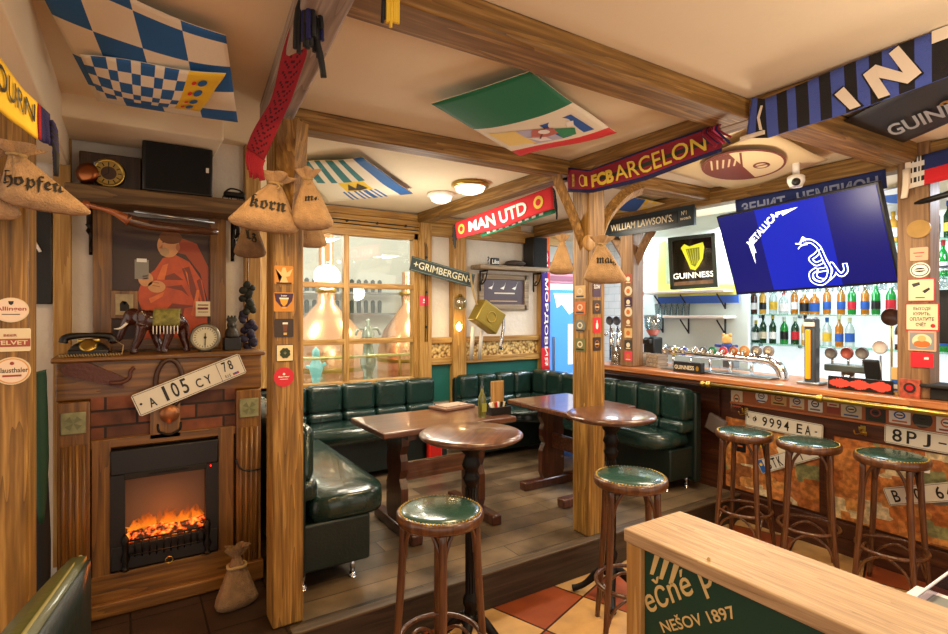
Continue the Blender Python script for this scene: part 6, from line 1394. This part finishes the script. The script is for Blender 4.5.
# harp light box
c_ = [at(671, 289, 4.75), at(718, 286, 4.55), at(716, 232, 4.55), at(667, 240, 4.75)]
ux = (c_[1] - c_[0]).normalized(); uz = V((0, 0, 1)); uz = (uz - ux * uz.dot(ux)).normalized(); mid = (c_[0] + c_[1] + c_[2] + c_[3]) / 4; W_ = (c_[1] - c_[0]).length; H_ = .455
f = plane(mid, ux, uz)
t = thing('harp_sign', 'square black light box reading GUINNESS with a golden harp', 'sign', f(0, -H_ / 2))
MB().prism(rect(-W_/2, -H_/2, W_/2, H_/2), f, .09, mat('sign gloss black', '0e120c', .1, coat=.6)).build('case', t, True)
fm2 = MB()
for r2 in ((-W_/2, -H_/2, W_/2, -H_/2+.03), (-W_/2, H_/2-.03, W_/2, H_/2), (-W_/2, -H_/2, -W_/2+.03, H_/2), (W_/2-.03, -H_/2, W_/2, H_/2)): fm2.prism(rect(*r2), lambda a, b: f(a, b) + fnormal(f, a, b) * .02, .02, mat('sign frame', '2c3630', .3, metal=.4))
fm2.build('frame', t, True)
HG = mat('harp yellow', 'c0c030', .3, emit='c8c81e', es=.7); HD = mat('harp olive', '6a7010', .3, emit='6a7010', es=.5)
hp_ = [(-.09, .13), (-.06, .16), (-.02, .135), (.04, .15), (.09, .16), (.1, .12), (.085, .02), (.05, -.04), (.02, -.075), (-.02, -.06), (-.04, 0)]
hh = MB().mark([(a * 1.0, b) for a, b in hp_], f, HG, .001).mark([(-.05, .115), (.06, .12), (.06, .02), (.02, -.045), (-.015, -.02)], f, HD, .002)
for k in range(5): hh.line([(-.04 + .022 * k, .11), (-.01 + .013 * k, -.02)], .003, f, HG, .003)
hh.build('harp', t, True)
MB().text('GUINNESS', (-.165, -.14, .165, -.09), f, mat('sign letters lit', 'f4f4e8', .3, emit='f4f4e8', es=.9), .002, .02).build('lettering', t, True)
MB().mark(rect(-.16, -.2, .16, -.165), f, mat('sign footer', '8a6a50', .4, vary=.5, vscale=20), .001).build('footer', t, True)
# yellow poster area behind it and white shelves with glasses
single('wall_poster', MB().prism([(0, 0), (.95, 0), (.95, .1), (.1, .14), (.1, .62), (0, .6)], plane((5.0, 4.0, 1.82), (0, -1, 0), (0, 0, 1)), .01, mat('poster yellow', 'd8d85a', .5)).prism(rect(.0, -.08, .95, 0), plane((5.0, 4.0, 1.82), (0, -1, 0), (0, 0, 1)), .012, mat('poster blue', '3a68c0', .5)), 'yellow and blue poster edge showing round the harp light box', 'poster')
single('back_board', MB().box((5.06, 3.6, 1.9), (.04, 1.25, 1.6), mat('pale green white', 'd4e4dc', .5)), 'white panel standing behind the taps that carries two small shelves', 'panel')
for i, (z, lb) in enumerate(((1.6, 'lower'), (1.86, 'upper'))):
    t = thing('wall_shelf', 'white %s shelf on black brackets behind the tap rail' % lb, 'shelf', (4.95, 3.6, z))
    MB().box((4.94, 3.6, z), (.2, 1.0, .025), WHITE, bev=.003).build('board', t, True)
    for y in (3.95, 3.62, 3.2): MB().tube([(5.02, y, z - .02), (5.02, y, z - .18)], .009, BLACK, n=5).tube([(5.02, y, z - .17), (4.95, y, z - .1), (4.88, y, z - .03)], .008, BLACK, n=5, smooth=3).build('bracket', t, True)
def drink_glass(x, y, z, r=.032, h=.13): return tag(MB().lathe([(0, 0), (r * .8, 0), (r, h), (r * .93, h), (r * .74, .01), (0, .01)], CLEAR, 12).build('drinking_glass'), 'clear drinking glass in the row on the lower white shelf', 'glass', 'glasses on the lower white shelf')
g0 = None
for k in range(6):
    if g0 is None: g0 = drink_glass(0, 0, 0); o = g0
    else: o = g0.copy(); COL.objects.link(o)
    o.location = (4.93, 3.95 - .075 * k, 1.613)
single('green_mat', MB().box((4.93, 3.8, 1.6165), (.16, .42, .006), mat('mat green', '38b060', .6)), 'green rubber mat', 'mat') if False else None
# round red sticker, ornaments near the posters
for (px, py, X_, r_, m_, lb) in ((640, 294, 4.5, .05, REDS, 'round red sticker hanging behind the far pillar'), (638, 270, 4.5, .05, MC['pale pink print'], 'pale ring ornament hanging behind the far pillar')):
    q = on(px, py, X=X_); single('hanging_disc', MB().lathe([(0, .01), (r_, .01), (r_, 0), (0, 0)], m_, 20, q, ax=(-1, 0, 0)), lb, 'disc')
# orange creature toy on the taps
q = on(727, 342, X=4.3)
t = thing('plush_toy', 'small soft toy sitting above the middle taps', 'toy', (4.3, q.y, q.z - .04))
MB().ball(q + V((0, 0, .02)), (.045, .04, .045), mat('toy fur', 'd8a860', .8)).ball(q + V((0, .03, .06)), .015, MC['toy fur'], 8).ball(q + V((0, -.03, .06)), .015, MC['toy fur'], 8).build('head', t, True)
MB().ball(q + V((0, 0, -.05)), (.05, .05, .055), mat('toy blue', '2a3a78', .8)).tube([q + V((0, -.04, -.04)), q + V((-.02, -.1, -.03))], .014, MC['toy blue'], n=7).tube([q + V((0, .04, -.04)), q + V((-.02, .1, -.03))], .014, MC['toy blue'], n=7).build('body', t, True)
MB().box((4.36, q.y, (CT + q.z) / 2 - .04), (.1, .1, q.z - CT - .14), STEEL, bev=.01).build('stand', t, True)
# ------------------------------------------------------------------ back bar bottles
BXW = 5.7
SHM = glassy('shelf glass', 'd8f0e4', .15)
single('added_glow_panel', MB().box((5.695, 2.1, 1.75), (.006, 2.4, 1.5), mat('bottle wall glow', 'f4fbff', .4, emit='f2faff', es=.6)), 'added glowing white panel behind the bottle shelves', 'added glow panel')  # glowing panel added to brighten the bottle wall
rows = [(1.32, .75), (1.62, .75), (1.93, .75), (2.24, .75)]
for i, (z, _) in enumerate(rows):
    t = thing('glass_shelf', '%s glass shelf of the bottle wall behind the bar' % ['lowest', 'second from the lowest', 'second from the top', 'top'][i], 'shelf', (5.58, 2.2, z))
    MB().box((5.56, 2.1, z), (.26, 2.3, .012), SHM).build('pane', t, True)
    for y in (1.0, 1.9, 2.8, 3.2): MB().box((5.66, y, z - .02), (.05, .02, .03), STEEL).build('clip', t, True)
BG = [mat('glass green', '1f9a3a', .06, coat=.5, trans=.35), mat('glass amber', 'c87a1a', .06, coat=.5, trans=.3), mat('glass brown', '4a2410', .08, coat=.5), mat('glass pale', 'd8e8e0', .05, coat=.5, trans=.5), mat('glass dark green', '123a1c', .08, coat=.5), mat('glass golden', 'e8b040', .06, coat=.5, trans=.3)]
BL = [WHITE, CREAM, MC['label yellow'], REDS, BLACK, MC['flag print blue'], WHITE]
cn = ['green', 'amber', 'brown', 'clear', 'dark green', 'golden']
protos = {}
def bottle(kind, ci, li):
    k = (kind, ci, li)
    t = thing('liquor_bottle', 'bottle', 'bottle', (0, 0, 0), group='bottles on the back bar shelves')
    if kind == 0: pr = [(0, 0), (.036, 0), (.038, .01), (.038, .16), (.03, .19), (.014, .215), (.013, .26), (0, .26)]; r, a, b_ = .0385, .05, .13
    elif kind == 1: pr = [(0, 0), (.04, 0), (.043, .012), (.043, .13), (.036, .155), (.015, .175), (.014, .225), (0, .225)]; r, a, b_ = .0435, .03, .11
    else: pr = [(0, 0), (.03, 0), (.033, .01), (.034, .18), (.02, .21), (.012, .23), (.012, .285), (0, .285)]; r, a, b_ = .0345, .05, .12
    MB().lathe(pr, BG[ci], 14).build('glass', t)
    MB().lathe([(r, a), (r, b_)], BL[li], 14).build('label', t)
    h = pr[-1][1]; MB().lathe([(.015, h - .03), (.016, h + .012), (0, h + .012)], BL[(li + 3) % 7], 10).build('cap', t)
    return t
rs = random.Random(11); cnt = {}
rown = ['bottom', 'second', 'third', 'top']
for i, (z, _) in enumerate(rows):
    y = 3.2; n_ = 0
    while y > 1.02:
        if i == 0 and 2.3 > y > 1.95: y -= .09; continue
        kind, ci, li = rs.randrange(3), (0 if 1.4 < y < 2.2 and rs.random() < .5 else rs.randrange(6)), rs.randrange(7); k = (kind, ci, li); n_ += 1
        loc = (5.55 + rs.uniform(-.03, .02), y, z + .0065); lb = '%s glass bottle on the %s shelf of the back bar' % (cn[ci], rown[i])
        if k not in protos: protos[k] = o = bottle(*k); o.location = loc; o['label'] = lb
        else: o = dup(protos[k], loc, None, lb)
        o['group'] = '%s bottles on the %s shelf of the back bar' % (cn[ci], rown[i])
        y -= rs.uniform(.088, .11)
wg = None
for k in range(22):
    if wg is None:
        wg = o = tag(MB().lathe([(.03, 0), (.032, .002), (.036, .04), (.026, .075), (.005, .085), (.004, .15), (.032, .155), (0, .157)], CLEAR, 12).build('hanging_wine_glass'), 'wine glass hanging upside down in front of the bottle wall', 'glass', 'hanging wine glasses before the bottle wall')
    else: o = wg.copy(); COL.objects.link(o)
    o.location = (5.25, 3.15 - .1 * k, 1.83)
single('glass_rail', MB().box((5.25, 2.1, 1.995), (.1, 2.3, .015), STEEL), 'steel rail from which the wine glasses hang', 'rail')
# upright lamps of the bottle wall and wood stile
single('steel_column', MB().cyl((5.2, yb(890, 5.2), 0), (5.2, yb(890, 5.2), 1.7), .04, BRASS), 'slim golden upright column behind the near end of the counter', 'column') if False else None
q = on(880, 347, X=4.5); single('round_sign', MB().lathe([(0, .01), (.045, .01), (.05, 0), (0, 0)], WHITE, 24, q, ax=(-1, 0, 0)).cyl((4.51, q.y, q.z - .06), (4.51, q.y, CT - .1), .008, STEEL, n=6), 'round white sign on a thin stem behind the card terminal', 'sign')
q = on(891, 317, X=4.7); single('oval_badge', MB().lathe([(0, .01), (.06, .01), (.065, 0), (0, 0)], mat('oval brown', '4a2a1c', .4), 24, q, ax=(-1, 0, 0), sx=1).cyl((4.71, q.y, q.z - .05), (4.71, q.y, CT - .1), .008, BRASS, n=6), 'dark brown oval badge behind the white round sign', 'badge')
t = thing('back_counter', 'steel back counter below the bottle wall', 'counter', (5.5, 2.1, 0))
MB().box((5.45, 2.1, .45), (.45, 2.6, .9), WHITEW, bev=.01).build('cabinet', t, True); MB().box((5.44, 2.1, .915), (.5, 2.64, .03), STEEL, bev=.005).build('worktop', t, True)
# ------------------------------------------------------------------ fridge beyond the corner
fx = 4.6
t = thing('drinks_fridge', 'tall drinks fridge with a blue lit door beyond the corner bench', 'fridge', (fx, 5.2, 0))
MB().box((fx, 5.3, 1.0), (.66, .5, 2.0), WHITE, bev=.01).build('cabinet', t, True)
MB().box((fx, 5.035, 1.05), (.6, .03, 1.75), mat('fridge blue', '4a8ad8', .2, emit='4a90e8', es=.7), bev=.004).build('door', t, True)
f = plane((fx, 5.018, 0), (1, 0, 0), (0, 0, 1)); FW2 = mat('fridge white print', 'e8f0f8', .3, emit='e8f0f8', es=.7)
MB().mark([(-.25, 1.88), (.25, 1.88), (.18, 1.72), (.05, 1.78), (0, 1.62), (-.12, 1.75), (-.2, 1.7)], f, FW2).mark([(-.02, 1.0), (.16, 1.0), (.16, 1.5), (-.02, 1.5)], f, FW2).build('print', t, True)
MB().box((fx - .26, 5.01, 1.1), (.025, .03, .5), STEEL, bev=.004).build('handle', t, True)
pm = mat('crate pink', 'c88a9a', .5)
single('pink_crate', MB().box((4.5, 5.2, 2.065), (.5, .3, .12), pm, bev=.01).box((4.5, 5.045, 2.065), (.44, .01, .06), mat('crate pink dark', '96586c', .5)), 'pink crate on top of the drinks fridge', 'crate')
g0 = None
for k in range(6):
    if g0 is None:
        g0 = o = tag(MB().lathe([(0, 0), (.035, 0), (.04, .14), (.037, .14), (.03, .01), (0, .01)], CLEAR, 12).build('tumbler'), 'clear tumbler standing on the pink crate over the fridge', 'glass', 'tumblers over the fridge')
    else: o = g0.copy(); COL.objects.link(o)
    o.location = (4.3 + .08 * k, 5.1, 2.127)
# ------------------------------------------------------------------ brewing room behind the window
struct(MB().box((1.9, 8.0, 1.5), (5.5, .1, 3.4), WHITEW).build('wall_brewery'))
struct(MB().box((1.9, 6.5, -.02), (5.5, 3.0, .02), WHITEW).build('floor_brewery')); bpy.data.objects['floor_brewery'].name = 'floor.001'
struct(MB().box((-.9, 6.5, 1.4), (.1, 3.0, 2.8), WHITEW).build('wall_brewery_left')); struct(MB().box((3.95, 6.8, 1.4), (.1, 2.2, 2.8), WHITEW).build('wall_brewery_right'))
CU = mat('polished copper', 'ecb890', .25, metal=.8)
def kettle(x, y, r, label, neck):
    t = thing('brew_kettle', label, 'kettle', (x, y, 0))
    MB().lathe([(0, .1), (r * .9, .1), (r, .2), (r, 1.0), (r * .98, 1.15), (r * .8, 1.4), (r * .45, 1.6), (r * .2, 1.75), (.1, 1.9)], CU, 40).build('vessel', t)
    MB().lathe([(.1, 1.9), (.085, 2.0), (.085, neck)], CU, 24).lathe([(.12, 1.88), (.13, 1.9), (.12, 1.93)], BRASS, 24).build('neck', t)
    MB().lathe([(r * 1.01, .98), (r * 1.03, 1.0), (r * 1.01, 1.03)], BRASS, 40).build('band', t)
q = at(326, 300, 6.4); kettle(q.x, q.y, .55, 'large polished copper brewing kettle with a tall neck, behind the left panes', 2.64)
q = at(408, 330, 7.5); kettle(q.x, q.y, .42, 'second copper kettle farther back behind the right panes', 2.2)
# rail, and a shelf of bottle shapes imitating striped reflections of glasses
q = at(385, 300, 7.3)
t = thing('glass_rack', 'rack in the brewing room with two rows of bottle shapes imitating reflections', 'rack', (q.x, 7.7, 1.7))
MB().box((1.9, 7.75, 1.93), (3.2, .3, .03), STEEL).box((1.9, 7.75, 1.62), (3.2, .3, .03), STEEL).build('shelf_board', t, True)
g0 = None
for rr, z in enumerate((1.946, 1.636)):
    for k in range(26):
        if g0 is None: g0 = o = tag(MB().lathe([(0, 0), (.03, 0), (.034, .17), (.03, .17), (.012, .19), (0, .19)], mat('dark reflection stripe', '4a5a58', .2), 10).build('reflection_bottle'), 'dark grey-green bottle shape imitating a glass reflection, seen through the window', 'bottle', 'reflection shapes in the brewing room rack')
        else: o = g0.copy(); COL.objects.link(o)
        o.location = (.45 + .11 * k, 7.7, z)
q = on(368, 350, Y=5.52)
t = thing('silver_tap_tower', 'ornate silver beer tower just behind the right window panes', 'beer tower', (q.x, q.y, .8))
SV = mat('aged silver', 'a9b8b0', .25, metal=.7)
MB().lathe([(0, 0), (.12, 0), (.12, .04), (.06, .08), (.05, .2), (.08, .26), (.09, .34), (.06, .4), (.05, .5), (.075, .56), (.07, .62), (.04, .68), (.02, .72), (.03, .75), (0, .79)], SV, 24, (q.x, q.y, .8), sx=1).build('column', t, True)
for s_ in (-1, 1): MB().tube([(q.x, q.y, 1.45), (q.x + .1 * s_, q.y, 1.47), (q.x + .14 * s_, q.y, 1.4)], .014, SV, n=8, smooth=3).build('spout', t, True)
q = on(316, 385, Y=5.5)
t = thing('glass_figure', 'pale blue glass figure standing inside the window at lower left', 'figurine', (q.x, q.y, .8))
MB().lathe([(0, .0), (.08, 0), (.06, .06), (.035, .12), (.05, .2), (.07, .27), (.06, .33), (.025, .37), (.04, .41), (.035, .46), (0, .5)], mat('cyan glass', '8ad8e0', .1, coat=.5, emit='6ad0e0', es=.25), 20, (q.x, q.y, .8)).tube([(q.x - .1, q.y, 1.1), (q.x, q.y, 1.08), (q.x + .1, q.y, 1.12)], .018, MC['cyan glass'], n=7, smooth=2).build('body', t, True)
t = thing('inner_counter', 'low brewery counter with a brass rail behind the window', 'counter', (1.9, 5.6, 0))
MB().box((1.9, 5.5, .4), (2.8, .4, .8), mat('counter pale', 'c8c0a8', .4)).build('cabinet', t, True); MB().cyl((.6, 5.45, 1.18), (3.2, 5.45, 1.18), .018, mat('pale brass', 'd8d08a', .25, metal=.7)).build('rail', t, True)
for x in (.7, 1.3, 1.9, 2.5, 3.1): MB().cyl((x, 5.45, .8), (x, 5.45, 1.18), .012, BRASS, n=8).build('rail_post', t, True)
t = thing('power_cable', 'black cable with knobs running over the window top and down its right timber', 'cable', (1.7, 4.85, 2.5))
for dz in (0, .035):
    MB().tube([(.9, 4.875, 2.52 - dz), (2.48 + dz, 4.875, 2.5 - dz), (2.5 + dz * .6, 4.87, 2.44 - dz), (2.5 + dz * .6, 4.836, 2.3), (2.5 + dz * .6, 4.836, 1.35)], .005, BLACK, n=6).build('wire', t, True)
for x in (1.1, 1.4, 1.7, 2.0, 2.3): MB().cyl((x, 4.885, 2.502), (x, 4.86, 2.502), .012, BLACK, n=10).build('knob', t, True)
for z in (2.2, 1.85, 1.5): MB().cyl((2.51, 4.842, z), (2.51, 4.82, z), .012, BLACK, n=10).build('knob', t, True)
# ------------------------------------------------------------------ ceiling lamps
for (px, py, r_, lb, rim) in ((470, 183, .13, 'round glass ceiling lamp with a brass rim above the window table', BRASS), (441, 193, .1, 'flat round white ceiling lamp nearer the window', WHITE)):
    q = on(px, py, Z=CEIL)
    t = thing('ceiling_lamp', lb, 'ceiling lamp', q)
    MB().lathe([(r_, 0), (r_ + .015, -.01), (r_ + .015, -.03), (r_ - .01, -.035)], rim, 32, q).build('rim', t, True)
    MB().lathe([(r_ - .01, -.03), (r_ * .8, -.065), (r_ * .4, -.085), (0, -.09)], mat('lamp opal glass', 'fff4e0', .4, emit='fff0d8', es=2.2), 32, q).build('shade', t, True)
q = at(641, 214, 4.7); q = on(641, 218, X=4.25)
t = thing('spot_lamp', 'small bright spot lamp shining under the whisky sign', 'spot lamp', q)
MB().lathe([(.0, .05), (.03, .05), (.034, 0)], STEEL, 14, q).cyl(q + V((0, 0, .05)), (q.x, q.y, 2.65), .006, STEEL, n=6).build('housing', t, True)
MB().ball(q, .02, mat('spot glow', 'ffffff', .3, emit='f0f6ff', es=30), 10).build('bulb', t, True)
# ------------------------------------------------------------------ plank divider in front
dv = thing('plank_divider', 'low divider with a pale plank top and a green beer banner lettered NEŠOV 1897', 'divider', (1.25, .5, 0))
HT = 1.05
A_ = on(622, 524, Z=HT); 
dx0, dx1, dy1, dy0 = 1.155, 1.40, 1.04, -.35
MB().box(((dx0 + dx1) / 2, (dy0 + dy1) / 2, HT - .018), (dx1 - dx0, dy1 - dy0, .036), PINE, bev=.004).build('top_plank', dv, True)
MB().box((dx0 + .035, dy1 - .03, (HT - .036) / 2), (.06, .05, HT - .036), PINEZ, bev=.004).box((dx1 - .045, dy1 - .03, (HT - .036) / 2), (.06, .05, HT - .036), PINEZ, bev=.004).build('end_post', dv, True)
MB().box((dx0 + .1, (dy0 + dy1) / 2 - .05, (HT - .04) / 2), (.04, dy1 - dy0 - .12, HT - .04), DARKZ).build('inner_board', dv, True)
f = plane((dx0 + .022, dy1 - .055, HT - .036), (0, -1, 0), (0, 0, 1))
BGR = mat('banner green', '0e3a2c', .45, bump=.1, bscale=8)
MB().prism(rect(0, -.72, 1.2, 0), f, .006, BGR).build('banner', dv, True)
BTX = mat('banner gold lettering', 'd0b478', .5)
def uvd(px, py): q = on(px, py, X=dx0 + .022); return dy1 - .055 - q.y, q.z - (HT - .036)
tm = MB()
def tline(s_, p0, p1, h, sl=0., bd=.02):
    a, b_ = uvd(*p0), uvd(*p1); ex = V((b_[0] - a[0], b_[1] - a[1])); L2 = ex.length; g = turn(f, a[0], a[1], math.atan2(ex.y, ex.x)); tm.text(s_, (0, 0, L2, h), g, BTX, .001, bd, sl)
tline('ečné pi', (652, 622), (724, 592), .088, .2, .008)
tline('NEŠOV 1897', (664, 633), (738, 618), .034, 0, .015)
a, b_ = uvd(650, 572), uvd(683, 556)
for k in range(3): tm.mark([(a[0] + .0 + .03 * k, a[1] - .005), (a[0] + .012 + .03 * k, a[1] - .003), (a[0] + .035 + .03 * k, min(-.002, a[1] + .075)), (a[0] + .018 + .03 * k, min(-.002, a[1] + .075))], f, BTX, .001)
tm.build('lettering', dv, True)
# clear tray with a menu beyond the divider
q = on(905, 604, Z=.93)
t = thing('plastic_tray', 'clear plastic tray holding a printed menu beyond the divider', 'tray', (1.75, .55, .8))
t0 = on(903, 606, Z=.98); t1 = on(948, 573, Z=.98)
dr = V((t1.x - t0.x, t1.y - t0.y, 0)).normalized(); nr = V((dr.y, -dr.x, 0))
PT = glassy('tray plastic', 'a89fb8', .3, .25); o_ = V((t0.x, t0.y, .8))
def wall(p, q2): 
    d = (q2 - p); n_ = V((-d.y, d.x, 0)).normalized() * .002
    return p, q2, n_
tb = MB(); mi = tb.mi(PT)
cs = [o_, o_ + dr * .36, o_ + dr * .36 + nr * .26, o_ + nr * .26]
cc_ = sum(cs, V()) / 4; bot_ = [cc_ + (p - cc_) * .92 for p in cs]
for i in range(4):
    j = (i + 1) % 4; q4 = [bot_[i], bot_[j], cs[j] + V((0, 0, .18)), cs[i] + V((0, 0, .18))]; tb.face([tb.bm.verts.new(p) for p in q4], mi)
tb.face([tb.bm.verts.new(p) for p in bot_], mi); tb.tube([p + V((0, 0, .18)) for p in cs], .004, mat('tray rim', 'd8d4e0', .3), n=6, closed=True)
tb.build('tray', t, True)
mn = MB(); mi = mn.mi(mat('menu white', 'e8e0dc', .4)); cq = on(943, 618, Z=.95)
fm3 = plane(cq, nr * -1, dr * -1); fm3 = plane(cq, dr, nr * -1)
mn.prism(rect(-.13, -.09, .13, .09), fm3, .006, MC['menu white']).mark(rect(-.12, -.08, -.03, .08), fm3, RED, .001).mark(rect(.0, -.06, .11, .05), fm3, MC['sticker grey'], .001).mark(circ(-.07, .0, .03), fm3, WHITE, .002)
mn.build('menu', t, True)
single('side_table', MB().box((cc_.x, cc_.y, .78), (.5, .6, .03), DARKW, bev=.006).cyl((cc_.x, cc_.y, .77), (cc_.x, cc_.y, .02), .04, IRON).lathe([(0, 0), (.2, 0), (.2, .02), (.04, .05), (0, .05)], IRON, 24, (cc_.x, cc_.y, 0)), 'small dark table carrying the clear plastic tray', 'table')
EXPO = 0.1
# ------------------------------------------------------------------ camera, lamps, world
cd = bpy.data.cameras.new('camera'); cam = bpy.data.objects.new('camera', cd); COL.objects.link(cam)
cam.location = (0, 0, CZ); cam.rotation_euler = (PI / 2, 0, -YAW); cd.sensor_width = 36; cd.lens = 36 * FPX / 948; cd.shift_y = -5 / 948; cd.clip_start = .02
scene.camera = cam
def lamp(name, loc, w, col, kind='POINT', size=.1, rot=None, spot=None):
    l = bpy.data.lights.new(name, kind); l.energy = w; l.color = lin(col)[:3]
    if kind == 'AREA': l.size = size
    else: l.shadow_soft_size = size
    if spot: l.spot_size = spot; l.spot_blend = .6
    o = bpy.data.objects.new(name, l); COL.objects.link(o); o.location = loc
    if rot: o.rotation_euler = rot
    return o
WARM = 'ffdfa6'; NEU = 'fff0d8'; COOL = 'e4f0ff'
def down(x, y, w, col, size=.4, z=2.5): lamp('lamp_and_fill_light', (x, y, z), w, col, 'AREA', size)  # overhead area lights; some serve modelled lamps, others added without any fixture
down(1.85, 3.6, 26, NEU, .4); down(1.5, 4.2, 12, NEU); down(1.2, .9, 14, WARM); down(.3, 1.9, 9, 'ffd088', z=2.4); down(-.6, .9, 5, 'ffc880', z=2.34)
down(1.65, 2.15, 14, WARM); down(3.0, 1.0, 24, WARM); down(3.25, 2.2, 14, NEU); down(3.5, 3.6, 10, NEU)
lamp('fill_light', (1.9, .2, 2.0), 20, NEU, size=.15); lamp('fill_light', (1.9, 3.8, 2.05), 17, 'fff6e6', size=.15); lamp('fill_light', (3.0, 1.8, 1.95), 16, NEU, size=.12)  # fill lights added in mid-air to brighten the ceiling and bar front
for y in (.9, 2.0, 3.1, 4.3): down(4.9, y, 24, COOL, .4)
lamp('bar_bulb', (4.9, 2.4, 2.0), 24, COOL, size=.15)
lamp('fridge_bulb', (4.6, 4.3, 2.3), 6, COOL, size=.1)
for x, y in ((1.2, 5.9), (2.9, 5.9)): lamp('brewery_bulb', (x, y, 2.4), 48, 'fff6e8', size=.2)
lamp('fire_glow', (.16, 3.02, .62), 1.2, 'ff7a20', size=.05)
lamp('sconce_bulb', on(460, 326, Y=4.78), 2.5, 'ffe2b0', size=.03)
wd = bpy.data.worlds.new('world'); scene.world = wd; wd.use_nodes = True
wd.node_tree.nodes['Background'].inputs[0].default_value = lin('ffeedd'); wd.node_tree.nodes['Background'].inputs[1].default_value = 1.3
scene.view_settings.view_transform = 'Standard'; scene.view_settings.look = 'None'; scene.view_settings.gamma = 1; scene.view_settings.use_curve_mapping = False
scene.view_settings.exposure = EXPO
